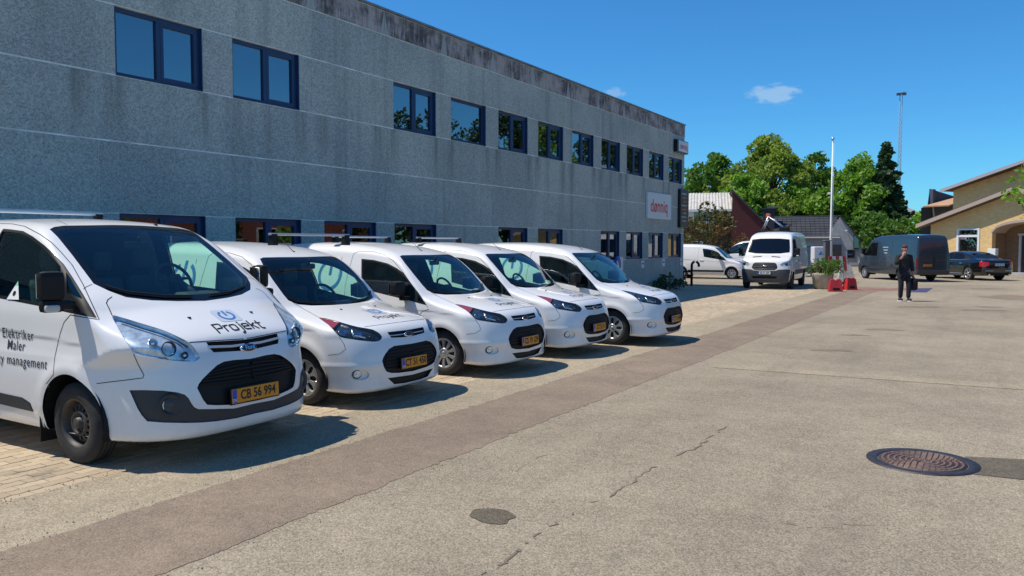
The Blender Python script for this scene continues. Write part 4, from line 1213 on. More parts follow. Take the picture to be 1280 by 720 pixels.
def tree(name, loc, H, W, seed, leafm, label, group=None, base=.22, shape='round', leaf=.28, per=60, ncl=60, cat='tree', trunk_r=None, crown_r=.2):
    global BARK
    if BARK is None: BARK = mat('bark', (.10, .075, .055), .95, var=.35, var_scale=6, bump=(.5, 20))
    rng = np.random.default_rng(seed); rd = random.Random(seed)
    root = empty(name, loc, 0, label, cat, group)
    tr = trunk_r or H * .02
    m = MB(); lean = (rd.uniform(-.04, .04) * H, rd.uniform(-.04, .04) * H)
    top = .9 if shape == 'spire' else .72
    pts = [(lean[0] * t * t, lean[1] * t * t, H * top * t) for t in (0, .08, .25, .5, .75, 1)]
    m.tube(pts, [tr * 1.35, tr, tr * .85, tr * .62, tr * .4, tr * .12], 9)
    cl = []
    if shape == 'spire':
        z = base * H
        while z < H * .985:
            f = 1 - (z - base * H) / (H * (1 - base)); rr = W / 2 * (f ** .86) * rd.uniform(.55, 1.3); k = max(4, int(13 * f))
            for j in range(k):
                a = 2 * math.pi * (j + rd.random()) / k
                L = rr * rd.uniform(.75, 1.1); m.tube([(0, 0, z), (L * .5 * math.cos(a), L * .5 * math.sin(a), z - L * .06), (L * math.cos(a), L * math.sin(a), z - L * .22)], [tr * .25 * (f + .15), tr * .12, .01], 4, cap=False)
                for t in (.35, .6, .85, 1.0): cl.append((L * t * math.cos(a), L * t * math.sin(a), z - L * .2 * t * t, max(.14, W * .038 * (1.3 - .5 * t))))
            z += H * .045 * (.6 + .6 * f)
        cl.append((0, 0, H * .97, .22))
    else:
        for j in range(ncl):
            # points in an uneven ovoid, denser near its surface
            d = rng.normal(size=3); d /= np.linalg.norm(d); rad = rng.uniform(.45, 1.0) ** .6
            zz = base + (1 - base) * (.5 + .5 * d[2] * rad)
            wob = 1 + .22 * math.sin(3 * math.atan2(d[1], d[0]) + seed) + .16 * math.sin(9 * zz + 2 * seed) + rng.uniform(-.22, .24)
            prof = math.sin(math.pi * min(1, max(.04, ((zz - base) / (1 - base)) ** .85 * .92 + .06))) ** .55
            x, y = d[0] * rad * W / 2 * wob * (.45 + .55 * prof), d[1] * rad * W / 2 * wob * (.45 + .55 * prof); z = zz * H
            r = W * crown_r * rng.uniform(.45, 1.0)
            cl.append((x, y, z, r))
            if j % 3 == 0:
                zb = H * max(.12, (zz * .55)); m.tube([(lean[0] * .3, lean[1] * .3, zb), (x * .5, y * .5, zb + (z - zb) * .6), (x, y, z)], [tr * .42, tr * .2, tr * .05], 5, cap=False)
    m.build('trunk', BARK, root)
    P, F = leaf_cloud(rng, cl, per, leaf)
    crown_mesh('crown', P, F, leafm, root)
    return root
def wall_box_house(): pass
# ------------------------------------------------------------------ houses
def tile_mat(name, base, sx, sy, kind='tile'):
    m, nt, b = node_mat(name); g = NG(nt); tc = g.n.new('ShaderNodeTexCoord')
    br = g.n.new('ShaderNodeTexBrick'); g.l.new(tc.outputs['Object'], br.inputs['Vector']) if False else None
    p = g.pos(); col = g.mixc(g.ramp(g.noise(p, 1.2, 5), .3, .7), tuple(x * .75 for x in base), tuple(x * 1.25 for x in base))
    r = g.rnd('obj'); col = g.mixc(1, col, g.mixc(r, (.85,) * 3, (1.15,) * 3), 'MULTIPLY')
    g.l.new(col, b.inputs['Base Color']); b.inputs['Roughness'].default_value = .7
    return m
def brick_mat(name, c1, c2, mortar, scale=1.0):
    """brick wall for surfaces too far away to tell single bricks; u runs along the wall, v is height (uses object coords x, z)"""
    m, nt, b = node_mat(name); g = NG(nt); tc = g.n.new('ShaderNodeTexCoord'); s = g.sep(tc.outputs['Object'])
    cb = g.n.new('ShaderNodeCombineXYZ'); g.l.new(g.math('ADD', s[0], s[1]), cb.inputs[0]); g.l.new(s[2], cb.inputs[1])
    br = g.n.new('ShaderNodeTexBrick'); g.l.new(cb.outputs[0], br.inputs['Vector'])
    br.inputs['Color1'].default_value = (*c1, 1); br.inputs['Color2'].default_value = (*c2, 1); br.inputs['Mortar'].default_value = (*mortar, 1)
    br.inputs['Scale'].default_value = 1; br.inputs['Brick Width'].default_value = .235 * scale; br.inputs['Row Height'].default_value = .075 * scale; br.inputs['Mortar Size'].default_value = .008 * scale
    col = g.mixc(g.ramp(g.noise(g.pos(), .7, 5), .35, .7, 0, .35), br.outputs['Color'], tuple(x * .7 for x in c1))
    g.l.new(col, b.inputs['Base Color']); b.inputs['Roughness'].default_value = .9; g.bump(br.outputs['Fac'], -.4, .01, b)
    return m
def slab(mb, a, b, c, d, th):
    """thick sheet: four corners plus thickness along its own normal (downwards)"""
    a, b, c, d = map(Vector, (a, b, c, d)); n = (b - a).cross(d - a).normalized()
    if n.z < 0: n = -n
    lo = [p - n * th for p in (a, b, c, d)]
    mb.add([a, b, c, d] + lo, [(0, 1, 2, 3), (7, 6, 5, 4), (0, 4, 5, 1), (1, 5, 6, 2), (2, 6, 7, 3), (3, 7, 4, 0)], False)
def roof_courses(parent, name, e0, e1, r0, r1, n, cols, material, th=.05, over=.05):
    """a pitched roof side as overlapping courses of tiles: each piece an object with a shared mesh"""
    e0, e1, r0, r1 = map(Vector, (e0, e1, r0, r1))
    U = (e1 - e0); Vv = (r0 - e0); lenU, lenV = U.length, Vv.length; u, v = U.normalized(), Vv.normalized(); w = u.cross(v)
    if w.z < 0: w = -w
    tw, tl = lenU / cols, lenV / n
    m = MB(); m.add([u * x + v * y + w * z for x in (.012, tw - .012) for y, z in ((0, th), (tl + over, th * .2), (tl + over, -.01), (0, .0))], [(0, 1, 2, 3), (7, 6, 5, 4), (0, 4, 5, 1), (1, 5, 6, 2), (2, 6, 7, 3), (3, 7, 4, 0)], False)
    me = m.mesh(name); me.materials.append(material)
    for j in range(n):
        for i in range(cols):
            o = bpy.data.objects.new(name, me); COL.objects.link(o); o.parent = parent; o.location = e0 + u * (tw * i) + v * (tl * j)
def window_unit(parent, c, w, h, nrm, frame, glass, depth=.1, bars=(1, 0), t=.07, name='window'):
    """framed window: frame part with panes as sub-parts. c = centre on the wall face, nrm = outward unit vector (in parent space)"""
    n = Vector(nrm); s = Vector((0, 0, 1)).cross(n).normalized(); up = Vector((0, 0, 1)); c = Vector(c)
    M = Matrix((s, n, up)).transposed()
    f = MB()
    def bx(x, z, dx, dz, y=0.0, dy=depth): f.box(c + M @ Vector((x, y, z)), (dx, dy, dz), M=M)
    bx(0, h / 2 - t / 2, w, t); bx(0, -h / 2 + t / 2, w, t); bx(-w / 2 + t / 2, 0, t, h - 2 * t); bx(w / 2 - t / 2, 0, t, h - 2 * t)
    for i in range(1, bars[0] + 1 if bars[0] > 1 else 1): bx(-w / 2 + w * i / bars[0], 0, t * .8, h - 2 * t - .004)
    for i in range(1, bars[1] + 1 if bars[1] > 1 else 1): bx(0, -h / 2 + h * i / bars[1], w - 2 * t - .004, t * .8, .003)
    fo = f.build(name, frame, parent)
    p = MB(); p.box(c + M @ Vector((0, -depth * .2, 0)), (w - 2 * t + .01, .012, h - 2 * t + .01), M=M); p.build('pane', glass, fo)
    return fo
def build_background():
    leafA = leaf_mat('leaf_fresh', (.15, .29, .034), (.27, .42, .065)); leafB = leaf_mat('leaf_dark', (.085, .18, .03), (.16, .27, .05), .3)
    leafC = leaf_mat('leaf_olive', (.19, .27, .042), (.31, .37, .075)); leafS = leaf_mat('needle_dark', (.048, .095, .036), (.09, .15, .055), .15)
    leafD = leaf_mat('leaf_shade_plant', (.03, .06, .016), (.06, .10, .025), .2); leafR = leaf_mat('leaf_rusty', (.13, .06, .022), (.20, .10, .035), .3); leafM = leaf_mat('leaf_mixed', (.075, .085, .026), (.15, .11, .04), .3)
    def gz(u, v_top, D): return at_depth(u, v_top, D)
    def plant(u, vt, vb, wpx, D, seed, lm, label, **k):
        k['ncl'] = int(k.get('ncl', 60) * 2.3); k['per'] = int(k.get('per', 30) * 4.2); k['crown_r'] = .135; k['leaf'] = k.get('leaf', .3) * .70; wpx *= 1.16
        t = at_depth(u, vt, D); H = t.z; W = wpx * D / 1000.0
        nm = k.pop('name', 'leafy_tree')
        return tree(nm, (t.x, t.y, 0), H, W, seed, lm, label, **k)
    G = 'trees behind the houses at the end of the yard'
    plant(962, 172, 300, 92, 88, 11, leafC, 'tallest broad tree with olive top, behind the dark tiled low house', group=G, base=.16, leaf=.34, per=26, ncl=85)
    plant(930, 215, 300, 66, 82, 12, leafA, 'bright green tree just right of the red house gable', group=G, base=.12, leaf=.32, per=30, ncl=60)
    plant(893, 193, 300, 66, 92, 13, leafB, 'darker green tree rising behind the pale roof of the red house', group=G, base=.15, leaf=.34, per=28, ncl=60)
    plant(862, 210, 300, 50, 96, 14, leafA, 'green tree next to the office corner, behind the red house', group=G, base=.1, leaf=.34, per=26, ncl=50)
    plant(1018, 190, 300, 62, 94, 15, leafB, 'dark gappy tree left of the white flagpole', group=G, base=.15, leaf=.36, per=22, ncl=55)
    plant(1000, 232, 300, 62, 84, 16, leafA, 'light green low tree behind the roof of the dark tiled house', group=G, base=.1, leaf=.32, per=30, ncl=60)
    plant(968, 236, 300, 44, 80, 22, leafC, 'yellow green tree over the chimney of the dark tiled house', group=G, base=.1, leaf=.3, per=30, ncl=45)
    plant(1074, 192, 330, 74, 78, 17, leafA, 'large bright green tree right of the flagpole, beside the spruce', group=G, base=.06, leaf=.32, per=36, ncl=95)
    plant(1052, 236, 330, 44, 80, 23, leafB, 'dark green tree behind the gable of the dark tiled house', group=G, base=.06, leaf=.32, per=34, ncl=45)
    plant(1108, 178, 330, 84, 76, 18, leafS, 'dark pointed spruce tree above the dark grey van', group=G, base=.1, shape='spire', leaf=.26, per=150, name='spruce_tree')
    plant(1098, 268, 340, 70, 70, 24, leafB, 'dark low tree behind the roof of the dark grey van', group=G, base=.02, leaf=.28, per=44, ncl=60)
    plant(1128, 270, 330, 40, 66, 19, leafB, 'dark bush between the spruce and the yellow brick hall', group=G, base=.02, leaf=.26, per=42, ncl=40, name='leafy_bush', cat='bush')
    plant(1163, 256, 300, 44, 66, 20, leafA, 'bright green bush at the left end of the yellow brick hall', group=G, base=.05, leaf=.24, per=46, ncl=40, name='leafy_bush', cat='bush')
    t = at_depth(1312, 178, 30); tree('leafy_tree', (t.x, t.y, 0), t.z, 2.9, 21, leafA, 'young tree whose leaves reach in at the right edge of the photo', base=.42, leaf=.10, per=180, ncl=34, crown_r=.16)
    # shrub in front of the red house
    t = at_depth(886, 256, 52); tree('large_shrub', (t.x, t.y, 0), t.z, 4.1, 31, leafM, 'wide brownish green shrub in front of the red house', base=.05, leaf=.13, per=150, ncl=60, cat='shrub', crown_r=.16)
    t = at_depth(905, 280, 50); tree('rusty_shrub', (t.x, t.y, 0), t.z, 1.8, 32, leafR, 'rust coloured shrub at the right of the brownish shrub', base=.25, leaf=.11, per=170, ncl=22, cat='shrub', crown_r=.2)
    # weeds at the foot of the office corner
    p = on_x(838, 357, OFX + .35); tree('wall_shrub', (p.x, p.y, 0), .62, 1.3, 33, leafD, 'dark low plant growing at the foot of the office corner', base=.0, leaf=.07, per=420, ncl=26, cat='plant', crown_r=.2, trunk_r=.015)
    p = on_x(828, 360, OFX + .4); tree('wall_shrub', (p.x, p.y, 0), .42, 1.0, 34, leafD, 'second dark plant against the office wall, behind the bonnet of the last parked van', base=.0, leaf=.06, per=420, ncl=18, cat='plant', crown_r=.2, trunk_r=.012)
    # ---- red brick house
    redb = brick_mat('dark_red_brick', (.115, .022, .022), (.085, .017, .018), (.09, .04, .035)); pale = mat('fibre_cement_roof', (.50, .47, .42), .85, var=.2)
    wht = mat('white_render', (.72, .72, .69), .8); wf = mat('white_frame', (.75, .76, .76), .5); dg = glass_mat('house_glass', (.08, .1, .11), ior=1.5, opacity=.6, boost=.10)
    D = 62; c = at_depth(915, 262, D)
    c0 = Vector((c.x, c.y, 0)); yaw = R(18)
    root = empty('red_house', c0, yaw, 'dark red brick house with a pale corrugated roof beyond the office corner', 'house')
    # local: x to the right, y away from the camera; gable wall on the right end
    hw, ln, ev, rg = 3.3, 13.0, 4.55, 6.0
    w = MB(); P = [(0, 0), (2 * hw, 0), (2 * hw, ev - 1.5), (hw, rg), (0, ev)]
    # gable facing the viewer: wall in xz at y=0
    w.add([(-0.0, 0, 0), (3.1, 0, 0), (3.1, 0, 2.6), (.15, 0, rg - .05), (0, 0, rg - .08)] + [(-0.0, 9, 0), (3.1, 9, 0), (3.1, 9, 2.6), (.15, 9, rg - .05), (0, 9, rg - .08)], [(0, 1, 2, 3, 4), (9, 8, 7, 6, 5), (1, 6, 7, 2), (2, 7, 8, 3)], False)
    w.build('gable_wall', redb, root)
    w = MB(); w.box((-6.5, .9, ev / 2), (13, .3, ev)); w.build('front_wall', redb, root)
    w = MB(); w.box((-3.0, .72, 4.0), (3.9, .08, 1.1)); w.build('white_panel', wht, root)
    window_unit(root, (-2.2, .66, 4.02), 1.5, .9, (0, -1, 0), wf, dg, .08, (2, 1)); window_unit(root, (-7.2, .72, 3.9), 1.4, 1.0, (0, -1, 0), wf, dg, .08, (2, 1)); window_unit(root, (-2.2, .72, 1.5), 1.5, 1.2, (0, -1, 0), wf, dg, .08, (2, 1))
    window_unit(root, (1.6, -.03, 1.5), .9, 1.1, (0, -1, 0), wf, dg, .08)
    # roof slope towards the viewer with round corrugations, each sheet its own piece
    n = 14
    for k in range(n):
        m = MB(); x0 = -13.2 + 13.4 * k / n; wd = 13.4 / n - .012; V, Fc = [], []
        for q in range(9):
            x = x0 + wd * q / 8; z = .03 * math.cos(q * math.pi); V += [(x, .35, ev + .02 + z), (x, 4.5, rg + .12 + z), (x, .35, ev - .05 + z), (x, 4.5, rg + .05 + z)]
        for q in range(8): a = q * 4; Fc += [(a, a + 4, a + 5, a + 1), (a + 2, a + 3, a + 7, a + 6), (a, a + 2, a + 6, a + 4)]
        m.add(V, Fc); m.build('roof_sheet', pale, root)
    m = MB(); slab(m, (-.02, -.15, rg + .1), (3.5, -.15, 2.5), (3.5, 9.1, 2.5), (-.02, 9.1, rg + .1), .12); m.build('roof', mat('dark_roof', (.05, .045, .05), .8), root)
    m = MB(); m.box((-6.6, .30, ev - .06), (13.2, .12, .18)); m.build('gutter', wf, root)
    # ---- low grey house with dark tiled roof
    D = 70; yaw = R(14)
    c = at_depth(1040, 300, D); root = empty('tiled_house', (c.x, c.y, 0), yaw, 'low grey house with a dark tiled roof and chimney behind the white flagpole', 'house')
    grey = mat('grey_render', (.40, .40, .40), .85, var=.12, bump=(.2, 20)); tl = tile_mat('dark_roof_tile', (.035, .038, .045), 1, 1); dk = mat('dark_timber', (.04, .035, .035), .7)
    ev, rg, dp, L0 = 2.55, 4.35, 5.2, -9.6
    w = MB(); w.box((L0 / 2, 0.1, ev / 2), (-L0, .25, ev)); w.build('front_wall', grey, root)
    w = MB(); V = [(0, 0, 0), (0, dp, 0), (0, dp, ev), (0, dp / 2, rg - .05), (0, 0, ev)]; w.add(V + [(v[0] - .25, v[1], v[2]) for v in V], [(0, 1, 2, 3, 4), (9, 8, 7, 6, 5), (0, 5, 6, 1)], False); w.build('gable_wall', grey, root)
    # the gable is turned towards the viewer: a short wing with its own gable front
    w = MB(); V = [(.02, -.3, 0), (2.55, -.3, 0), (2.55, -.3, 1.75), (.62, -.3, rg - .05), (.02, -.3, 3.3)]; w.add(V + [(v[0], 3.4, v[2]) for v in V], [(0, 1, 2, 3, 4), (9, 8, 7, 6, 5), (1, 6, 7, 2), (0, 5, 6, 1), (0, 4, 9, 5)], False); w.build('wing_wall', grey, root)
    w = MB(); slab(w, (.60, -.5, rg + .03), (2.85, -.5, 1.5), (2.85, 3.5, 1.5), (.60, 3.5, rg + .03), .1); w.build('wing_roof', dk, root)
    roof_courses(root, 'roof_tile', (L0, -.35, ev - .05), (.62, -.35, ev - .05), (L0, dp / 2, rg), (.62, dp / 2, rg), 8, 26, tl, .05)
    w = MB(); slab(w, (L0, -.33, ev - .09), (.6, -.33, ev - .09), (.6, dp / 2, rg - .05), (L0, dp / 2, rg - .05), .08); w.build('roof', dk, root)
    w = MB(); slab(w, (L0, dp + .3, ev - .09), (.6, dp + .3, ev - .09), (.6, dp / 2, rg - .05), (L0, dp / 2, rg - .05), .08); w.build('rear_roof', dk, root)
    w = MB(); w.box((L0 / 2 + .3, dp / 2, rg + .05), (-L0 + .6, .2, .06)); w.build('ridge', mat('ridge_tile', (.22, .22, .23), .7), root)
    w = MB(); w.box((L0 / 2 + .3, -.42, ev - .1), (-L0 + .6, .12, .12)); w.build('gutter', wf, root)
    w = MB(); w.box((-5.3, 1.2, 4.1), (1.0, .9, 1.9)); w.box((-5.3, 1.2, 5.06), (1.2, 1.1, .12)); w.build('chimney', mat('chimney_dark', (.045, .045, .055), .8), root)
    w = MB(); w.box((-5.0, 1.2, 5.2), (.9, .3, .08)); w.build('chimney_cowl', mat('zinc_coping', (.22, .23, .25)), root)
    window_unit(root, (1.95, -.32, 2.0), .55, 1.25, (0, -1, 0), mat('grey_frame', (.12, .12, .13), .5), dg, .06); window_unit(root, (1.55, -.32, 1.0), .7, .8, (0, -1, 0), mat('grey_frame', (.12, .12, .13), .5), dg, .06)
    for x in (-8.2, -6.2, -3.4): window_unit(root, (x, -.06, 1.35), 1.2, 1.1, (0, -1, 0), wf, dg, .08, (2, 1))
    w = MB(); w.box((.4, -.36, .9), (.7, .1, 1.8)); w.build('door', dk, root)
    w = MB(); w.tube([(1.1, -.34, 3.0), (1.1, -.55, 3.05)], .03, 6); w.bbox((1.1, -.6, 3.02), (.16, .2, .12), .02); w.build('wall_lamp', wf, root)
    # ---- yellow brick hall on the right
    ybm = brick_mat('yellow_brick', (.86, .57, .235), (.70, .45, .175), (.62, .46, .26)); cream = mat('cream_fascia', (.44, .34, .275), .6); soff = mat('dark_soffit', (.09, .07, .06), .8); trim = mat('white_frame', (.75, .76, .76), .5)
    D = 53; a = at_depth(1156, 281, D)
    psi = R(-33); e_ = Vector((math.cos(psi), math.sin(psi), 0)); n_ = Vector((-math.sin(psi), math.cos(psi), 0))
    def onpl(u, v, y=0.0):
        d = pix_dir(u, v); c0 = Vector((0, 0, CAM_H)); q = a + n_ * y; t = (q - c0).dot(n_) / d.dot(n_); p = c0 + d * t; return (p - a).dot(e_), p.z
    root = empty('yellow_brick_hall', (a.x, a.y, 0), psi, 'yellow brick hall with stepped sloping roofs, a tall white framed window and an arched entrance', 'building')
    def X(u): return onpl(u, 300)[0]
    def Z(v, u=1215): return onpl(u, v)[1]
    # local x = photo right, y = away
    xl, xr, xtop = X(1163), X(1273) + 8.0, X(1273)
    zl, zt = Z(283, 1156), Z(238, 1273)
    def roof_z(x): return zl + (zt - zl) * (x - X(1156)) / (xtop - X(1156)) if x <= xtop else zt - (x - xtop) * (zt - zl) / (xtop - X(1156))
    ws = dict(wx0=X(1196), wx1=X(1224.5), wz0=Z(318), wz1=Z(285.5), ax0=X(1240), ax1=X(1240) + 4.6)
    yard0 = 0.0
    wall = MB()
    def quadxz(x0, x1, z0, zt0, zt1, y=0.0):
        wall.add([(x0, y, z0), (x1, y, z0), (x1, y, zt1), (x0, y, zt0), (x0, y + .35, z0), (x1, y + .35, z0), (x1, y + .35, zt1), (x0, y + .35, zt0)], [(0, 1, 2, 3), (7, 6, 5, 4), (0, 4, 5, 1), (1, 5, 6, 2), (2, 6, 7, 3), (3, 7, 4, 0)], False)
    quadxz(xl, ws['wx0'], 0, roof_z(xl), roof_z(ws['wx0'])); quadxz(ws['wx0'], ws['wx1'], 0, ws['wz0'], ws['wz0']); quadxz(ws['wx0'], ws['wx1'], ws['wz1'], roof_z(ws['wx0']), roof_z(ws['wx1']))
    quadxz(ws['wx1'], ws['ax0'], 0, roof_z(ws['wx1']), roof_z(ws['ax0']))
    # arch over the recessed entrance: strips whose lower edge follows the arc
    n = 16; ac = (ws['ax0'] + ws['ax1']) / 2; ar = (ws['ax1'] - ws['ax0']) / 2
    def arch_z(x): t = (x - ac) / ar; return Z(291, 1240) + (Z(277, 1280) - Z(291, 1240)) * math.sqrt(max(0, 1 - t * t))
    for i in range(n):
        x0 = ws['ax0'] + (ws['ax1'] - ws['ax0']) * i / n; x1 = ws['ax0'] + (ws['ax1'] - ws['ax0']) * (i + 1) / n
        for xa, xb in ([(x0, xtop), (xtop, x1)] if x0 < xtop < x1 else [(x0, x1)]):
            za, zb = arch_z(xa), arch_z(xb)
            wall.add([(xa, 0, za), (xb, 0, zb), (xb, 0, roof_z(xb)), (xa, 0, roof_z(xa)), (xa, .35, za), (xb, .35, zb), (xb, .35, roof_z(xb)), (xa, .35, roof_z(xa))], [(0, 1, 2, 3), (7, 6, 5, 4), (0, 4, 5, 1), (2, 6, 7, 3)], False)
    quadxz(ws['ax1'], xr, 0, roof_z(ws['ax1']), roof_z(xr))
    wall.box((xl + .15, 7, zl / 2 - .1), (.3, 13.6, zl - .3)); wall.build('wall', ybm, root)
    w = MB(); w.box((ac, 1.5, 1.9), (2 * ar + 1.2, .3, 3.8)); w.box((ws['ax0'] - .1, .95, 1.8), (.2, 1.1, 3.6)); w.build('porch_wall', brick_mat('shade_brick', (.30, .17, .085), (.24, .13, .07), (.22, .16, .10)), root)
    w = MB()
    arc = [(ws['ax0'] + (ws['ax1'] - ws['ax0']) * i / n, arch_z(ws['ax0'] + (ws['ax1'] - ws['ax0']) * i / n)) for i in range(n + 1)]
    for i in range(n):
        (x0, z0), (x1, z1) = arc[i], arc[i + 1]; w.add([(x0, -.06, z0 - .02), (x1, -.06, z1 - .02), (x1, -.06, z1 + .13), (x0, -.06, z0 + .13), (x0, 1.3, z0 - .02), (x1, 1.3, z1 - .02), (x1, 1.3, z1 + .13), (x0, 1.3, z0 + .13)], [(0, 1, 2, 3), (0, 4, 5, 1), (3, 2, 6, 7)], False)
    w.build('porch_arch', cream, root)
    dx0, dx1 = X(1258), X(1258) + 2.3
    w = MB(); zt_ = Z(294, 1265)
    w.box((dx0 + .05, 1.3, zt_ / 2), (.14, .12, zt_)); w.box((dx1, 1.3, zt_ / 2), (.14, .12, zt_)); w.box(((dx0 + dx1) / 2, 1.3, zt_ + .05), (dx1 - dx0 + .2, .12, .12)); df = w.build('door_frame', mat('grey_white_frame', (.5, .5, .48), .6), root)
    for j in range(3):
        w = MB(); pw = (dx1 - dx0 - .12) / 3; w.bbox((dx0 + .12 + pw * (j + .5), 1.32, zt_ / 2), (pw - .03, .06, zt_ - .06), .01); w.build('door', mat('dark_brown_door', (.03, .022, .02), .5), root)
    w = MB(); w.box(((dx0 + dx1) / 2, .9, .06), (dx1 - dx0 + .4, .9, .12)); w.build('door_step', grey, root)
    # window with a transom and two lower lights
    wc = ((ws['wx0'] + ws['wx1']) / 2, .06, (ws['wz0'] + ws['wz1']) / 2); wfh = ws['wz1'] - ws['wz0']; ww = ws['wx1'] - ws['wx0']
    f = MB(); t = .13
    f.box((wc[0], .04, ws['wz1'] - .05), (ww, .16, .1)); f.box((wc[0], .04, ws['wz0'] + .05), (ww, .16, .1)); f.box((ws['wx0'] + t / 2, .04, wc[2]), (t, .16, wfh - .21)); f.box((ws['wx1'] - t / 2, .04, wc[2]), (t, .16, wfh - .21)); f.box((wc[0], .05, ws['wz1'] - wfh * .29), (ww - 2 * t - .004, .14, .14)); fr = f.build('window', trim, root)
    for z0, z1 in ((ws['wz0'] + .1, ws['wz1'] - wfh * .29 - .07), (ws['wz1'] - wfh * .29 + .07, ws['wz1'] - .1)):
        p = MB(); p.box((wc[0], .08, (z0 + z1) / 2), (ww - 2 * t, .02, z1 - z0)); p.build('pane', dg, fr)
    p = MB(); p.box((X(1203.5), .06, Z(297.5)), (.42, .012, .16)); st = p.build('red_notice', M_PAPER, fr); p = MB(); p.box((X(1202.5), .05, Z(297.2)), (.3, .006, .07)); p.build('notice_print', M_INKRED, fr)
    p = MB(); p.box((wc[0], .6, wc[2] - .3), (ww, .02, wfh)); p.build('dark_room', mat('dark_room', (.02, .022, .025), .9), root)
    # roof: fascia boards, soffit, slabs
    ov = .60
    w = MB(); slab(w, (X(1152), -ov, roof_z(X(1152)) + .25), (xtop, -ov, zt + .25), (xtop, 13, zt + .25), (X(1152), 13, roof_z(X(1152)) + .25), .14); slab(w, (xtop, -ov, zt + .25), (xr, -ov, roof_z(xr) + .25), (xr, 13, roof_z(xr) + .25), (xtop, 13, zt + .25), .14); w.build('roof', mat('brown_roof', (.12, .075, .06), .8), root)
    w = MB(); fz = .24
    for xa, xb in ((X(1152), xtop), (xtop, xr)):
        za, zb = roof_z(xa) + .20, roof_z(xb) + .20
        w.add([(xa, -ov - .03, za - fz), (xb, -ov - .03, zb - fz), (xb, -ov - .03, zb), (xa, -ov - .03, za), (xa, -ov + .02, za - fz), (xb, -ov + .02, zb - fz), (xb, -ov + .02, zb), (xa, -ov + .02, za)], [(0, 1, 2, 3), (7, 6, 5, 4), (0, 4, 5, 1), (1, 5, 6, 2), (2, 6, 7, 3), (3, 7, 4, 0)], False)
    w.build('fascia', cream, root)
    w = MB(); 
    for xa, xb in ((X(1152), xtop), (xtop, xr)):
        w.add([(xa, -ov + .02, roof_z(xa) - .04), (xb, -ov + .02, roof_z(xb) - .04), (xb, .0, roof_z(xb) - .04), (xa, .0, roof_z(xa) - .04)], [(0, 1, 2, 3)], False)
    w.build('soffit', soff, root)
    w = MB(); w.box((X(1274), -.03, Z(253, 1274)), (.2, .06, .3)); w.build('vent', soff, root)
    w = MB(); w.bbox((X(1244), -.18, Z(315, 1244)), (.5, .3, .42), .03); w.build('white_box', trim, root)
    # upper hall behind
    y2 = 6.5
    def X2(u): return onpl(u, 300, y2)[0]
    def Z2(v, u=1190): return onpl(u, v, y2)[1]
    xa, xb = X2(1190), X2(1190) + 9.5; za = Z2(238); sl = (Z2(211, 1266) - Z2(238, 1188)) / (X2(1266) - X2(1188))
    w = MB(); zb = za + sl * (xb - xa)
    w.add([(xa, y2, 0), (xb, y2, 0), (xb, y2, zb), (xa, y2, za), (xa, y2 + 8, 0), (xb, y2 + 8, 0), (xb, y2 + 8, zb), (xa, y2 + 8, za)], [(0, 1, 2, 3), (7, 6, 5, 4), (0, 3, 7, 4), (1, 5, 6, 2), (3, 2, 6, 7)], False); w.build('upper_wall', ybm, root)
    w = MB(); slab(w, (xa - .35, y2 - .9, za + .12 - .35 * sl), (xb, y2 - .9, zb + .2), (xb, y2 + 8.3, zb + .2), (xa - .35, y2 + 8.3, za + .12 - .35 * sl), .12); w.build('upper_roof', mat('brown_roof', (.12, .075, .06), .8), root)
    w = MB(); q0, q1 = (xa - .4, za + .16 - .35 * sl), (xb, zb + .24)
    w.add([(q0[0], y2 - .93, q0[1] - .22), (q1[0], y2 - .93, q1[1] - .22), (q1[0], y2 - .93, q1[1]), (q0[0], y2 - .93, q0[1]), (q0[0], y2 - .88, q0[1] - .22), (q1[0], y2 - .88, q1[1] - .22), (q1[0], y2 - .88, q1[1]), (q0[0], y2 - .88, q0[1])], [(0, 1, 2, 3), (7, 6, 5, 4), (0, 4, 5, 1), (2, 6, 7, 3), (3, 7, 4, 0)], False); w.build('upper_fascia', mat('grey_fascia', (.40, .385, .39), .6), root)
    w = MB(); x = X2(1215); w.tube([(x, y2 + 1, za + sl * (x - xa)), (x, y2 + 1, Z2(220, 1215))], .05, 6); w.lathe([(.12, 0), (.14, .1), (.1, .22), (0, .24)], 10, c=(x, y2 + 1, Z2(222, 1215))); w.build('roof_vent', soff, root)
    w = MB(); x = X2(1189.5); w.tube([(x, y2 + 4, za), (x, y2 + 4, Z2(211))], [.03, .015], 6); w.build('roof_aerial', mat('thin_mast', (.3, .32, .36), .6), root)
    # little annexe roof at the left
    y3 = 10
    def X3(u): return onpl(u, 300, y3)[0]
    def Z3(v, u=1165): return onpl(u, v, y3)[1]
    tan = mat('tan_roof', (.46, .27, .15), .8, var=.15)
    w = MB(); slab(w, (X3(1163), y3 - 1, Z3(258)), (X3(1196), y3 - 1, Z3(258)), (X3(1196), y3 + 4, Z3(241)), (X3(1166), y3 + 4, Z3(241)), .1); w.build('annexe_roof', tan, root)
    w = MB(); w.box(((X3(1163) + X3(1196)) / 2, y3 + .3, Z3(262) - 1.0), (X3(1196) - X3(1163), .3, 2.9)); w.build('annexe_wall', mat('dark_annexe', (.08, .09, .085), .8), root)
    w = MB(); w.add([(X3(1155), y3 + .5, 0), (X3(1161), y3 - 1, 0), (X3(1161), y3 - 1, Z3(260)), (X3(1163), y3 + 3, Z3(245)), (X3(1155), y3 + .5, Z3(235))], [(0, 1, 2, 3, 4)], False); w.box((X3(1157.5), y3 + .6, Z3(236) / 2), (.35, .3, Z3(236))); w.build('annexe_fin', mat('slate_fin', (.06, .075, .10), .7), root)
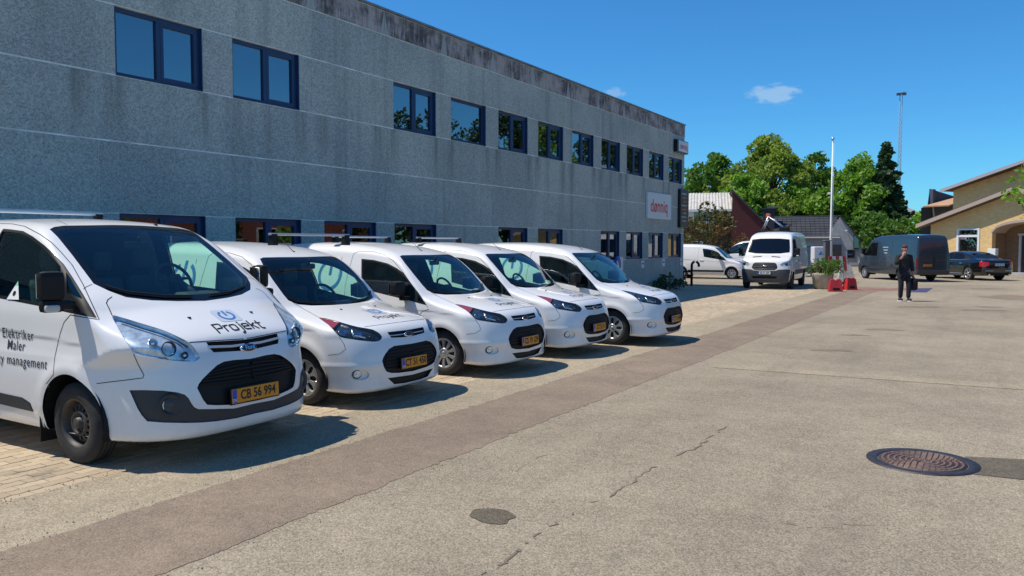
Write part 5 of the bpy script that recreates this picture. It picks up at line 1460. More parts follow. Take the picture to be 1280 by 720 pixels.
    # pale shed far behind
    c = at_depth(1147, 262, 82); r = empty('pale_shed', (c.x, c.y, 0), R(CAM_YAW), 'pale shed roof showing between the spruce and the yellow brick hall', 'shed')
    w = MB(); w.box((0, 0, 2.0), (3.0, 3, 4.0)); w.build('wall', wht, r); w = MB(); slab(w, (-1.7, -1.7, 4.9), (1.6, -1.7, 4.4), (1.6, 1.7, 5.0), (-1.7, 1.7, 6.3), .12); w.build('roof', mat('grey_roof', (.3, .3, .29), .8), r)
    # ---- flagpole, mast
    c = at_depth(1038, 318, 62); r = empty('flagpole', (c.x, c.y, 0), 0, 'tall white flagpole in front of the low grey house', 'flagpole')
    H = at_depth(1038, 176, 62).z; m = MB(); m.tube([(0, 0, 0), (0, 0, 2), (0, 0, H)], [.10, .085, .04], 10); m.build('pole', mat('white_pole', (.78, .78, .76), .4), r)
    m = MB(); vs, fs = ellipsoid((0, 0, H + .1), (.13, .13, .12), 10, 6); m.add(vs, fs, True); m.build('finial', M_ALU, r)
    m = MB(); m.lathe([(.2, 0), (.2, .5), (.16, .55), (.14, .55)], 10); m.build('base_sleeve', M_ALU, r)
    m = MB(); m.tube([(.1, 0, 1.2), (.13, 0, H * .5), (.08, 0, H - .1)], .012, 4); m.build('halyard', M_WPLATE, r)
    m = MB(); m.bbox((-.18, 0, at_depth(1038, 242, 62).z), (.22, .12, .16), .02); m.build('pulley_box', M_WPLATE, r)
    D = 170; c = at_depth(1122, 300, D); H = at_depth(1122, 120, D).z
    r = empty('lattice_mast', (c.x, c.y, 0), R(20), 'thin steel lattice mast with a small cross head above the spruce', 'mast')
    ms = mat('mast_steel', (.28, .33, .40), .6); s = .5; pts = [(s * math.cos(a), s * math.sin(a)) for a in (R(30), R(150), R(270))]
    for x, y in pts: m = MB(); m.tube([(x, y, 0), (x * .6, y * .6, H)], .045, 5); m.build('mast_leg', ms, r)
    m = MB(); n = 34
    for i in range(n):
        for j in range(3):
            za, zb = H * i / n, H * (i + 1) / n; fa, fb = 1 - .4 * i / n, 1 - .4 * (i + 1) / n
            a, b = pts[j], pts[(j + 1) % 3]; m.tube([(a[0] * fa, a[1] * fa, za), (b[0] * fb, b[1] * fb, zb)], .03, 3, cap=False); m.tube([(a[0] * fa, a[1] * fa, za), (b[0] * fa, b[1] * fa, za)], .025, 3, cap=False)
    o = m.build('bracing', ms, r); o['kind'] = 'stuff'
    m = MB(); m.bbox((0, 0, H + .1), (1.9, .5, .5), .05); m.bbox((.5, 0, H + .3), (.7, .3, .35), .05); m.build('mast_head', mat('mast_dark', (.08, .11, .15), .6), r)
    # ---- yard furniture
    c = on_ground(1028, 361); r = empty('concrete_planter', (c.x, c.y, 0), .3, 'round concrete planter tub beside the red barrier foot', 'planter')
    m = MB(); m.lathe([(.30, 0), (.36, .02), (.43, .58), (.44, .64), (.40, .64), (.37, .56), (0, .55)], 24); m.build('tub', mat('planter_concrete', (.42, .36, .28), .9, var=.2, var_scale=4, bump=(.3, 40)), r)
    m = MB(); m.lathe([(.385, .57), (0, .6)], 16); m.build('soil', mat('soil', (.05, .035, .025), .95), r)
    tree('clipped_bush', (c.x + .2, c.y, .58), .66, 1.2, 41, leafB, 'low round green bush growing in the concrete planter', base=.0, leaf=.045, per=1700, ncl=42, cat='bush', trunk_r=.02, crown_r=.18)
    tree('flowering_plant', (c.x - .28, c.y - .1, .58), .55, .62, 42, leafR, 'reddish brown plant in the left side of the concrete planter', base=.0, leaf=.04, per=1200, ncl=14, cat='plant', trunk_r=.012, crown_r=.2)
    redp = mat('red_plastic', (.55, .03, .035), .45, var=.2); 
    c = on_ground(1044, 364.5); r = empty('barrier_foot', (c.x, c.y, 0), R(24), 'red plastic barrier foot on the asphalt in front of the planter', 'barrier foot', 'red plastic barrier feet')
    def foot(root):
        m = MB(); m.add([(-.3, -.17, 0), (.3, -.17, 0), (.3, .17, 0), (-.3, .17, 0), (-.24, -.11, .5), (.24, -.11, .5), (.24, .11, .5), (-.24, .11, .5)], [(3, 2, 1, 0), (4, 5, 6, 7), (0, 1, 5, 4), (1, 2, 6, 5), (2, 3, 7, 6), (3, 0, 4, 7)], False); m.bbox((-.13, 0, .52), (.16, .14, .06), .02); m.bbox((.13, 0, .52), (.16, .14, .06), .02); m.build('body', redp, root)
        m = MB(); m.bbox((0, -.165, .12), (.3, .03, .1), .01); m.build('fork_slot', M_BLACKPL, root)
    foot(r); r.scale = (.86, .86, .88); r2 = copy_tree(r); c = on_ground(1057, 362.5); r2.location = (c.x + .12, c.y + .25, 0); r2.rotation_euler = (0, 0, R(50)); r2['label'] = 'second red plastic barrier foot, right behind the first one'
    c = at_depth(1047, 336, 36.5); c.z = 0; r = empty('warning_barrier', (c.x, c.y, 0), R(CAM_YAW + 8), 'red and white striped warning board standing behind the planter', 'barrier')
    wp = mat('white_board', (.74, .72, .70), .5)
    n = 5
    for k in range(n):
        m = MB(); x0 = -.42 + .84 * k / n; x1 = x0 + .84 / n - .003; m.add([(x0 + .04, -.02, .62), (x1 + .04, -.02, .62), (x1 - .04, -.02, 1.28), (x0 - .04, -.02, 1.28), (x0 + .04, .02, .62), (x1 + .04, .02, .62), (x1 - .04, .02, 1.28), (x0 - .04, .02, 1.28)], [(0, 1, 2, 3), (7, 6, 5, 4), (0, 4, 5, 1), (1, 5, 6, 2), (2, 6, 7, 3), (3, 7, 4, 0)], False); m.build('stripe', redp if k % 2 == 0 else wp, r)
    m = MB(); m.box((-.3, .04, .5), (.06, .04, 1.0)); m.build('upright', M_ALU, r); m = MB(); m.box((.3, .04, .5), (.06, .04, 1.0)); m.build('upright', M_ALU, r)
    m = MB(); m.bbox((0, .04, .05), (1.0, .4, .1), .02); m.build('base', M_GREYPL, r)
    c = at_depth(1057, 346, 38); c.z = 0; r = empty('stone_block', (c.x, c.y, 0), R(20), 'pale grey pointed concrete block right of the striped barrier', 'concrete block')
    m = MB(); m.add([(-.42, -.3, 0), (.42, -.3, 0), (.42, .3, 0), (-.42, .3, 0), (-.18, -.12, .95), (.2, -.12, .85), (.2, .12, .85), (-.18, .12, .95)], [(3, 2, 1, 0), (4, 5, 6, 7), (0, 1, 5, 4), (1, 2, 6, 5), (2, 3, 7, 6), (3, 0, 4, 7)], False); m.build('body', mat('rough_concrete', (.36, .35, .33), .95, var=.3, var_scale=3, bump=(.5, 8)), r)
    m = MB(); m.tube([(-.1, 0, .9), (-.1, 0, 1.0), (.1, 0, 1.0), (.1, 0, .86)], .02, 6); m.build('lifting_eye', M_STEELBLK, r)
    c = at_depth(1024, 330, 46); c.z = 0; r = empty('site_container', (c.x, c.y, 0), R(CAM_YAW - 4), 'small white cabinet with a blue mark and peach lower half behind the planter', 'cabinet')
    m = MB(); m.bbox((0, 0, 1.15), (.80, .7, 1.1), .05); m.build('upper_body', mat('cabinet_white', (.72, .73, .74), .5), r); m = MB(); m.bbox((0, .01, .3), (.78, .68, .6), .03); m.build('lower_body', mat('cabinet_peach', (.66, .52, .40), .6), r)
    m = MB(); m.add([(-.16, -.353, 1.22), (-.02, -.353, 1.22), (.06, -.353, 1.42), (-.04, -.353, 1.42)], [(0, 1, 2, 3)]); m.add([(.0, -.353, 1.22), (.12, -.353, 1.22), (.08, -.353, 1.33)], [(0, 1, 2)]); m.build('blue_mark', mat('mark_blue', (.03, .25, .5), .5), r, fix=False)
    c = at_depth(1011, 330, 50); c.z = 0; r = empty('utility_box', (c.x, c.y, 0), R(CAM_YAW), 'blue grey utility box between the white van and the white cabinet', 'utility box')
    m = MB(); m.bbox((0, 0, .9), (.55, .6, 1.8), .04); m.build('body', mat('box_teal', (.10, .17, .22), .6), r); m = MB(); m.bbox((0, -.31, 1.0), (.4, .02, 1.2), .01); m.build('door', mat('box_teal2', (.13, .21, .26), .6), r)
    c = at_depth(1033, 330, 44); c.z = 0; r = empty('timber_post', (c.x, c.y, 0), R(CAM_YAW), 'brown grey post at the right of the white cabinet', 'post')
    m = MB(); m.bbox((0, 0, 1.0), (.28, .3, 2.0), .02); m.build('shaft', mat('weathered_timber', (.13, .11, .10), .9), r); m = MB(); m.bbox((0, 0, 2.03), (.36, .38, .06), .02); m.build('cap', mat('zinc_coping', (.22, .23, .25)), r)
    # ---- what stands across the yard and shows in the office panes and the car paint
    G2 = 'trees across the yard, mirrored in the office windows'
    for i, (x, y, H, W, lm, lab) in enumerate(((15, 50, 13.0, 7, leafD, 'dark tree across the yard mirrored in the third and fourth upper windows'), (14, 61, 14.5, 9, leafD, 'tall dark tree across the yard mirrored in the middle upper windows'), (17, 72, 15, 10, leafA, 'green tree across the yard mirrored right of the middle upper windows'), (14, 84, 15.5, 10, leafD, 'dark tree across the yard mirrored above the company sign'), (18, 97, 16, 11, leafD, 'broad dark tree far across the yard, mirrored near the office corner'), (15, 111, 16, 11, leafA, 'farthest green tree across the yard, mirrored in the corner panes'), (11.5, 21.5, 3.6, 3.4, leafA, 'low green bush across the yard mirrored in ground floor panes'), (11.5, 46, 4.2, 4, leafD, 'second low bush across the yard, at the far end of the brick house'), (11.8, 28.5, 3.4, 3.0, leafD, 'dark bush across the yard before the middle of the brick house'), (11.8, 33.0, 2.6, 2.6, leafA, 'smallest bush across the yard before the brick house'), (11.6, 40.0, 3.8, 3.6, leafD, 'tallest bush across the yard before the brick house'))):
        tree('leafy_tree', (x, y, 0), H, W, 60 + i, lm, lab, group=G2, base=.14, leaf=.2, per=95, ncl=90, crown_r=.15)
    root = empty('brick_house', (13.5, 25, 0), 0, 'red brick house across the yard with white windows, mirrored in ground floor panes', 'house')
    m = MB(); m.box((3, 8, 2.3), (6, 18, 4.6)); m.build('wall', brick_mat('red_brick', (.26, .06, .04), (.19, .045, .03), (.22, .13, .1)), root)
    m = MB(); slab(m, (-.5, -1.5, 4.5), (-.5, 17.5, 4.5), (3, 17.5, 7.2), (3, -1.5, 7.2), .15); slab(m, (6.5, 17.5, 4.5), (6.5, -1.5, 4.5), (3, -1.5, 7.2), (3, 17.5, 7.2), .15); m.build('roof', mat('red_tile_roof', (.28, .08, .05), .8, var=.3), root)
    for k in range(5): window_unit(root, (-.03, 1 + 3.6 * k, 2.1), 1.5, 1.4, (-1, 0, 0), wf, dg, .1, (2, 1))
# ------------------------------------------------------------------ the big nearest van
CU_AX, CU_YC = -6.42, 4.70
def build_custom():
    prof = catmull([(.74, .235), (.90, .225), (.985, .27), (1.0, .40), (1.003, .53), (.985, .68), (.965, .80), (.935, .90), (.895, .985), (.85, 1.045), (.74, 1.115), (.58, 1.195), (.42, 1.275),
                    (.33, 1.335), (.10, 1.48), (-.2, 1.67), (-.5, 1.855), (-.70, 1.965), (-.86, 2.015), (-1.1, 2.043), (-1.5, 2.06), (-2.4, 2.065), (-3.4, 2.04), (-3.8, 1.99), (-3.92, 1.9),
                    (-3.985, 1.5), (-4.0, 1.0), (-4.0, .6), (-3.97, .36), (-3.88, .27), (-3.0, .25), (-1.5, .235), (-.3, .23), (.4, .235)], 6, True)
    D = Profile2D(prof)
    wz = pchip([.15, .25, .45, .70, .86, .92, 1.05, 1.2, 1.35, 1.6, 1.8, 1.95, 2.1], [.975, 1.0, 1.027, 1.037, 1.037, 1.03, 1.018, 1.012, .988, .93, .875, .82, .75])
    def F(x, a, z):
        lowz = sstep(z, 1.05, .8); ws = sstep(z, 1.15, 1.35)
        aa = a / .99
        pull = sstep(x, -1.2, -.2) * (.10 * aa ** 2 + .10 * aa ** 4) * (1 - lowz) + lowz * ((.05 * aa ** 2 + .56 * aa ** 4.6))
        crown = .05 * (a / .8) ** 2 * sstep(z, 1.6, 2.0) + .045 * (a / .9) ** 2.4 * sstep(x, .1, .4) * sstep(z, .9, 1.05)
        d = D(x + pull * sstep(x, -1.3, .0), z + crown)
        w = wz(z) - .06 * sstep(x, .1, .9) - .03 * sstep(x, -3.2, -4.0)
        # swollen front arch and the crease that runs down the flank to the lamp
        rr = np.hypot(x, z - .34)
        w = w + .018 * np.exp(-((rr - .45) / .07) ** 2) * sstep(z, .3, .45)
        zc = 1.03 - .05 * (x + .5)
        w = w - .008 * sstep(z, zc + .012, zc - .02) * sstep(z, zc - .35, zc - .1) * sstep(x, .35, .05)
        e = a - w
        k = .05 + .10 * sstep(x, .2, .7) * sstep(z, 1.2, 1.0) + .08 * sstep(z, 1.75, 1.95)
        f = smax(d, e, k)
        return f
    B = Body(F, (-4.06, -.05, .17), (1.06, 1.11, 2.12), .027)
    cl = (-CU_AX, -(-CU_YC), CAM_H)          # camera in body coords: x, a=-y, z
    P = PixProj((0 - CU_AX, -(0 - CU_YC), CAM_H))
    S = AxisProj('side'); FR = AxisProj('front')
    hi = lambda c: c.z > .9
    for ax in (0, -2.933):
        B.cut('arch', [(ax + .405 * math.cos(t * math.pi / 24), .345 + .405 * math.sin(t * math.pi / 24)) for t in range(-5, 30)] + [(ax - .33, .0), (ax + .33, 0)], S, limit=lambda c: c.y > .45)
    ws = [(62, 286.5), (68, 283.6), (80, 282), (140, 281.2), (200, 282), (218, 286.5), (235, 292.5), (265, 321), (304, 361.5), (305, 367.5), (294, 373), (263, 376), (222.5, 376.5), (190, 375.5), (157.5, 371.5), (137, 364), (117, 354.5), (90.5, 319), (72, 296)]
    B.cut('frit', ws, P, limit=hi)
    gl = [(74, 289.5), (84, 286), (140, 285), (200, 286), (216, 290), (300, 362), (295, 366), (263, 368.5), (222, 369), (190, 368), (160, 364), (141, 357.5), (123, 349), (97, 317), (80, 296)]
    B.cut('windscreen', gl, P, allow=('frit',), limit=hi)
    door = [(-300, 279), (0, 279.4), (15, 279.9), (31, 283), (50, 293), (65, 303.7), (76, 315), (90, 331), (104, 356), (124, 399.5), (104, 396.5), (88, 393.5), (80, 403), (75.5, 416), (72, 431), (68.5, 447), (67.3, 460), (67, 468), (58, 480), (51, 497), (48, 521), (30, 519), (0, 514.5), (-300, 470)]
    B.cut('door', door, P, limit=lambda c: c.x > -1.62)
    dlo = [(-300, 286), (0, 285.6), (12.5, 286.6), (29, 288.8), (41, 295.5), (56, 307), (70, 320), (80, 330.5), (91, 347), (104, 368), (121, 397.5), (108, 395.4), (88, 391.3), (54, 383.5), (0, 373), (-300, 330)]
    B.cut('window_rubber', dlo, P, allow=('door',), limit=lambda c: c.x > -1.38)
    side = [(-300, 291), (0, 289), (12, 290), (27, 292), (38, 298), (52, 309.5), (66, 322.5), (76, 333), (76, 383), (54, 379.3), (0, 369), (-300, 327)]
    B.cut('window', side, P, allow=('window_rubber',), limit=lambda c: c.x > -1.34)
    B.cut('quarter_window', [(82.5, 340), (89, 349), (102, 371), (103, 374), (84, 366)], P, allow=('window_rubber',))
    hl = smooth_poly([(140, 394.7), (150.5, 396.2), (175.5, 403.8), (200.5, 411.4), (221, 420), (236.7, 428.5), (245, 438), (250, 446), (248, 449.6), (242, 452), (225.5, 451.6), (207, 449.6), (192, 447.3), (176, 444.8), (167, 441.5), (160, 431), (153, 419.7), (146, 407)], 3)
    B.cut('headlight', hl, P)
    bon = [(139, 371.6), (133, 378.6), (140, 394.2)] + [(150.5, 396), (175.5, 403.6), (200.5, 411.2), (221, 419.8), (236.7, 428.2), (257.5, 426.7), (300, 424), (357.5, 417), (385, 400), (306, 366), (294, 373.4), (263, 376.6), (222.5, 376.9), (190, 375.9), (157.5, 371.9)]
    B.cut('bonnet', bon, P, limit=lambda c: c.x > -.2)
    slot = [(257.5, 427.6), (300, 425), (357.5, 417.6), (357, 422), (350.5, 429.4), (314.5, 437.8), (267, 440.5), (262, 435)]
    B.cut('upper_grille', slot, P, limit=lambda c: c.x > .5)
    gri = [(246.4, 485), (248.5, 480), (253, 474), (262, 465), (271.4, 456.4), (280, 452), (292, 450), (325, 447.5), (356, 444), (364.4, 449), (371, 463), (368.6, 488), (350.5, 493), (320, 501), (292, 506), (270, 506.6), (259, 506), (254, 500)]
    B.cut('lower_grille', gri, P, limit=lambda c: c.x > .5)
    fog = [(161.7, 487.8), (180, 487.6), (203, 488.3), (222, 490.5), (231, 493.3), (236, 498), (239.4, 504.4), (243, 509), (247.8, 511.4), (268, 511.3), (293, 510.5), (322, 503.5), (350, 497), (368, 492), (376, 487), (376, 502), (345, 510), (314.5, 518), (295, 523), (270, 526.7), (250, 528.4), (231, 528.8), (205, 528.3), (184, 526.7), (177, 519), (172, 511)]
    B.cut('lower_trim', fog, P, limit=lambda c: c.x > .2)
    B.cut('bumper', [(166.5, 442), (192, 447.8), (225.5, 452), (242, 452.4), (250.5, 446), (256, 427), (400, 417), (420, 560), (140, 560), (139, 532), (119, 479.5), (180, 471.3), (173, 457)], P, limit=lambda c: c.x > .15)
    strip = [(-1.42, .40), (-.56, .38), (-.60, .45), (-.72, .485), (-1.42, .50)]
    B.cut('side_strip', strip, S, allow=('door',))
    root = empty('white_van', (CU_AX, CU_YC, 0), 0, 'nearest and largest white van, trade lettering on its door and black steel wheels', 'van', 'white vans parked nose out along the grey office')
    B.region('body', None, M_WHITE, root)
    B.region('bumper', 'bumper', M_WHITE, root)
    bo, = B.region('bonnet', 'bonnet', M_WHITE, root)
    d1, d2 = B.region('door', 'door', M_WHITE, root, 'sides')
    for part, nm, mt, kw in (('window', 'window', M_SIDEGL, dict(offset=-.006)), ('window_rubber', 'window_rubber', M_BLACKPL, dict(offset=.001)), ('quarter_window', 'quarter_window', M_SIDEGL, dict(offset=-.005)), ('side_strip', 'side_strip', M_GREYPL, dict(offset=.008))):
        for o, d in zip(B.region(part, nm, mt, root, 'sides', **kw), (d1, d2)): o.parent = d
    B.region('windscreen', 'windscreen', M_WS, root, offset=-.004)
    fr, = B.region('windscreen_border', 'frit', M_GLOSSBLK, root, offset=-.003)
    B.region('upper_grille', 'upper_grille', M_BLACKPL, root, recess=.03)
    lg, = B.region('lower_grille', 'lower_grille', M_BLACKPL, root, recess=.035)
    lt, = B.region('lower_trim', 'lower_trim', M_GREYPL, root, recess=.012)
    # lamps: bright bowl, projector, clear lens
    bowls = B.region('headlight', 'headlight', M_REFL, root, 'sides', recess=.035)
    for sg, o in zip((-1, 1), bowls):
        for (px, rad, mt) in (((212, 436), .062, M_LAMPDK), ((192, 428), .038, M_REFL), ((232, 444), .03, M_LAMPDK)):
            co, no = B.hit(P, px); n = Vector(B.normals(np.array([co[:]]))[0])
            n = (n + Vector((1.2, 0, 0))).normalized()
            c = co - n * .03; q = n.to_track_quat('Y', 'Z').to_matrix()
            m = MB(); m.lathe([(rad, .02), (rad * .9, .026), (rad * .82, .0), (rad * .8, -.01)], 24, 'Y'); m.v = [tuple(q @ Vector(v) + c) for v in m.v]
            m.v = [(v[0], v[1] * sg, v[2]) for v in m.v]; m.build('lamp_ring', mt, o)
            m = MB(); m.lathe([(rad * .8, .0), (rad * .6, .016), (rad * .3, .026), (0, .028)], 20, 'Y'); m.v = [tuple(q @ Vector(v) + c) for v in m.v]
            m.v = [(v[0], v[1] * sg, v[2]) for v in m.v]; m.build('lamp_bulb', M_LENS if rad > .05 else M_CHROME, o)
        # dark brow and vertical ribs inside the bowl
    for o, l in zip(bowls, B.region('lamp_lens', 'headlight', M_LENS, root, 'sides', offset=-.001)): l.parent = o
    for i, o in enumerate(bowls):
        br = B.ribbon('lamp_brow', [[c for c in B.trace(P, [(150, 399), (176, 407.5), (201, 415), (222, 424), (236, 433)])]], .016, M_LAMPDK, root, lift=-.02, mode='sides')
        br[i].parent = o; bpy.data.objects.remove(br[1 - i])
    # grille bars
    for px in ([(259, 433.5), (290, 432.5), (325, 428), (352, 424)],):
        o, = B.ribbon('grille_bar', [[Vector((c.x, c.y, c.z)) for c in B.trace(P, px, 3)]], .022, M_ALU, root, lift=-.018, mode='sym', thick=.02)
    for k in range(5):
        t = (k + .6) / 5.2
        pl = [(262 - 12 * t, 463 + 20 * t), (300, 452.5 + 26 * t), (345, 446 + 23 * t)]
        o, = B.ribbon('grille_bar', [B.trace(P, pl, 3)], .022, M_BLACKPL, root, lift=-.03, mode='sym', thick=.016); o.parent = lg
    # badge oval
    zc, xc = .945, None
    co, no = B.near((1.0, 0, .94)); n = Vector((1, 0, .35)).normalized()
    bd = MB(); bd.lathe([(1, 0), (1, .5), (.9, 1.0), (0, 1.0)], 32, 'Z'); q = n.to_track_quat('Z', 'Y').to_matrix()
    bd.v = [tuple(q @ Vector((v[0] * .036 if False else v[0] * .09, v[1] * .038, v[2] * .02)) + co + n * -.004) for v in bd.v]; bdo = bd.build('badge', M_CHROME, root)
    bd = MB(); bd.lathe([(1, 0), (.95, 1), (0, 1.2)], 32, 'Z'); bd.v = [tuple(q @ Vector((v[0] * .08, v[1] * .031, v[2] * .008)) + co + n * .016) for v in bd.v]; bd.build('badge_field', mat('badge_navy', (.012, .016, .035), .2), bdo)
    flat_text('badge_script', 'Ford', .052, Matrix.Translation(co + n * .0275) @ frame_mat((0, 0, 0), q @ Vector((1, 0, 0)) if (q @ Vector((1, 0, 0))).y > 0 else q @ Vector((-1, 0, 0)), Vector((-.35, 0, 1))), M_CHROME, bdo, bold=.001)
    # fog lamps
    co, no = B.hit(P, (213, 507)); n = (Vector(B.normals(np.array([co[:]]))[0]) + Vector((.6, 0, 0))).normalized(); q = n.to_track_quat('Y', 'Z').to_matrix()
    for sg in (-1, 1):
        def put(prof, name, mt, par):
            m = MB(); m.lathe(prof, 24, 'Y'); m.v = [tuple(q @ Vector(v) + co) for v in m.v]; m.v = [(v[0], v[1] * sg, v[2]) for v in m.v]; return m.build(name, mt, par)
        f = put([(.095, -.01), (.09, .004), (.06, -.012), (.055, -.03)], 'fog_light', M_GREYPL, root)
        put([(.055, -.02), (.035, -.008), (0, -.004)], 'fog_lens', M_LENS, f); put([(.055, -.026), (0, -.03)], 'fog_bowl', M_REFL, f)
    # shut lines
    L = lambda *pl: [B.trace(P, list(p), 4) for p in pl]
    B.ribbon('shut_line', L(door[1:15], door[15 - 1:19]), .007, M_GAP, root)
    B.ribbon('shut_line', L([(140, 371), (134.5, 375), (133, 379), (136.5, 386), (140, 394)], [(236.7, 428), (257.5, 426.6), (300, 424), (330, 420.6), (357, 416.6)]), .008, M_GAP, root, mode='sym')
    B.ribbon('shut_line', L([(167, 442.5), (173, 456), (180, 469), (178.5, 472.5), (150, 476), (121, 479.5)]), .006, M_GAP, root)
    B.ribbon('shut_line', L([(104.5, 361.5), (108, 358.5), (115, 355.5)], [(50, 270.6), (62, 272), (75, 277), (84, 281)]), .006, M_GAP, root)
    # flank lines behind the door, seen only from the side
    # door lettering
    for txt, (cx, cy), hgt in (('Elektriker', (21.5, 419), .098), ('Maler', (20, 434), .098), ('Facility management', (5, 450.5), .098)):
        align = 'CENTER'
        pos = on_y(cx, cy, CU_YC - 1.03)
        right_edge = {'Elektriker': 40.5, 'Maler': 30.5}.get(txt, 60)
        base = {'Elektriker': 420.5, 'Maler': 433.5}.get(txt, 456)
        pr = on_y(right_edge, base, CU_YC - 1.03)
        vs, fs = text_mesh(txt, .122, .0006, 1.12, 'RIGHT')
        Mx = frame_mat((pr.x - CU_AX, -1.2, pr.z), (1, 0, 0), (0, 0, 1))
        o = B.decal('door_lettering', [(v.x * .92, v.y) for v in vs], fs, Mx, (0, -1, 0), mat('grey_lettering', (.045, .047, .055), .5), root, lift=.004); o.parent = d1
    # bonnet lettering and the power symbol
    vs, fs = projekt_strokes(.118, .13)
    Mb = frame_mat((.79, .035, 1.35), (0, 1, 0), (-.85, 0, .5))
    B.decal('bonnet_lettering', [(v[0], v[1]) for v in vs], fs, Mb, (0, 0, -1), M_INK, bo, lift=.0035)
    vs, fs = grid_patch(.235, .21, 8, 8, .03)
    Ms = frame_mat((.62, .03, 1.4), (0, 1, 0), (-.85, 0, .5))
    B.decal('bonnet_emblem', vs, fs, Ms, (0, 0, -1), M_INKPALE, bo, lift=.0025)
    vs, fs = ring_strokes(.07, .021, R(60), R(120))
    B.decal('emblem_ring', vs, fs, Ms, (0, 0, -1), M_INKBLUE, bo, lift=.005)
    for px in ((220, 386), (311, 382)): pass
    for sg in (-1, 1):
        co, no = B.near((.60, .33, 1.2)); m = MB(); m.bbox((co.x, co.y * sg, co.z + .004), (.03, .022, .014), .005); m.build('washer_jet', M_BLACKPL, bo)
    # wipers
    B.ribbon('wiper', [B.trace(P, [(131, 358.5), (160, 366.5), (205, 371), (240, 371)], 4)], .014, M_BLACKPL, root, lift=.006, mode='sides', thick=.014)
    # inside
    li = B.region('cab_lining', (), M_INT, root, faces=[f for nme in (None, 'door', 'frit', 'window_rubber') for f in B.faces(nme) if (lambda c: -1.55 < c.x < .45 and c.z > .95)(f.calc_center_median())], offset=-.03, flip=True)
    m = MB(); m.bbox((-.08, 0, 1.16), (.52, 1.40, .25), .07); m.bbox((-.32, .45, 1.24), (.3, .5, .2), .08); m.bbox((-.1, 0, .95), (.4, .5, .4), .06); m.build('dashboard', M_DASH, root)
    m = MB(); m.prism([(-.86, .5), (.86, .5), (.86, 1.2), (.74, 1.7), (.6, 1.9), (-.6, 1.9), (-.74, 1.7), (-.86, 1.2)], -.025, .025, Matrix(((0, 0, 1, -1.62), (1, 0, 0, 0), (0, 1, 0, 0), (0, 0, 0, 1)))); m.box((-.6, 0, .5), (2.2, 1.7, .04)); m.build('bulkhead', M_INT, root)
    seat(root, -.80, .44, .80); seat(root, -.80, -.44, .80, .62); seat(root, -.82, -.0, .78, .36)
    steering_wheel(root, (-.68, .45, 1.44), .195, 58)
    m = MB()
    for (x, y, z, w, l, r) in ((.02, -.42, 1.292, .26, .36, .3), (.04, -.12, 1.294, .22, .22, -.4), (.02, .40, 1.292, .16, .24, .2), (.06, .58, 1.294, .2, .18, .7)):
        m.box((x, y, z), (w, l, .006), r)
    m.bbox((.06, .46, 1.31), (.1, .16, .05), .01, rz=.5); m.build('papers', M_PAPER, root)
    co, no = B.near((-.62, 0, 1.95)); m = MB(); m.bbox((-.6, 0, 1.79), (.04, .24, .08), .02); m.tube([(-.57, 0, 1.83), (-.55, 0, 1.88)], .012, 6); m.build('rear_view_mirror', M_BLACKPL, root)
    # door mirrors
    for sg in (-1, 1):
        fold = 0 if sg < 0 else 1          # the far mirror is folded back
        MM = Matrix.Translation((.07, sg * 1.025, 0)) @ Matrix.Rotation(sg * R(75) * fold, 4, 'Z')
        def put(boxes, name, mt, par):
            m = MB()
            for c, d, b in boxes: m.bbox((c[0], sg * c[1], c[2]), d, b, rz=sg * .16)
            m.v = [tuple(MM @ Vector(v)) for v in m.v]; return m.build(name, mt, par)
        o = put([((-.03, .15, 1.475), (.10, .19, .235), .045), ((-.025, .15, 1.315), (.09, .18, .10), .035), ((-.01, .05, 1.32), (.09, .14, .08), .03)], 'door_mirror', M_BLACKPL, root)
        put([((-.085, .15, 1.475), (.008, .165, .19), .02)], 'mirror_glass', M_CHROME, o)
        put([((.02, .175, 1.30), (.06, .11, .055), .02)], 'mirror_indicator', mat('clear_lens', (.5, .5, .48), .15), o)
    for o, d in zip(B.ribbon('door_handle', [[Vector((-1.58, .985, 1.05)), Vector((-1.5, .985, 1.055)), Vector((-1.42, .985, 1.06)), Vector((-1.36, .985, 1.06))]], .045, M_BLACKPL, root, lift=.0, thick=.03), (d1, d2)): o.parent = d
    # tail lamps, wheels, roof gear, plate
    for sg in (-1, 1):
        t = MB(); t.bbox((-3.965, sg * .87, 1.15), (.09, .13, .62), .03); t.build('tail_light', M_REDLENS, root)
        wheel(root, (0, sg * (1.0 - .1075), .335), sg, .335, .205, .215, 'steel'); wheel(root, (-2.933, sg * (1.0 - .1075), .335), sg, .335, .205, .215, 'steel')
    arch_liner(root, 0, .345, .43, .55, 1.01); arch_liner(root, -2.933, .345, .43, .55, 1.01)
    for sg in (-1, 1): m = MB(); m.box((-.47, sg * .92, .25), (.012, .2, .24)); m.build('mud_flap', M_BLACKPL, root)
    roof_bar(root, -2.35, .70, 2.145, 2.02)
    co, no = B.near((-.80, .36, 2.02)); whip(root, (co.x, .36, co.z), (co.x - .42, .33, co.z + .36))
    co, no = B.near((1.1, 0, .53)); number_plate(root, (co.x + .012, 0, .535), 'CB 56 994', tilt=2)
    for a in ((-.40),):
        st = MB(); Mt = frame_mat((-.88, -1.0, 1.325), (1, 0, .02), (0, .32, 1)); st.add([Mt @ Vector(p) for p in ((-.1, -.0, 0), (.1, 0, 0), (0, .17, 0))], [(0, 1, 2)])
        so = st.build('warning_sticker', M_PAPER, root, fix=False); so.parent = d1
        fl = MB(); fl.lathe([(.024, 0), (0, 0)], 16, 'Z'); fl.v = [tuple(Mt @ Vector((v[0], v[1] + .055, .002))) for v in fl.v]; fl.build('sticker_dot', M_INK, d1, fix=False)
    B.bm.free()
    return root
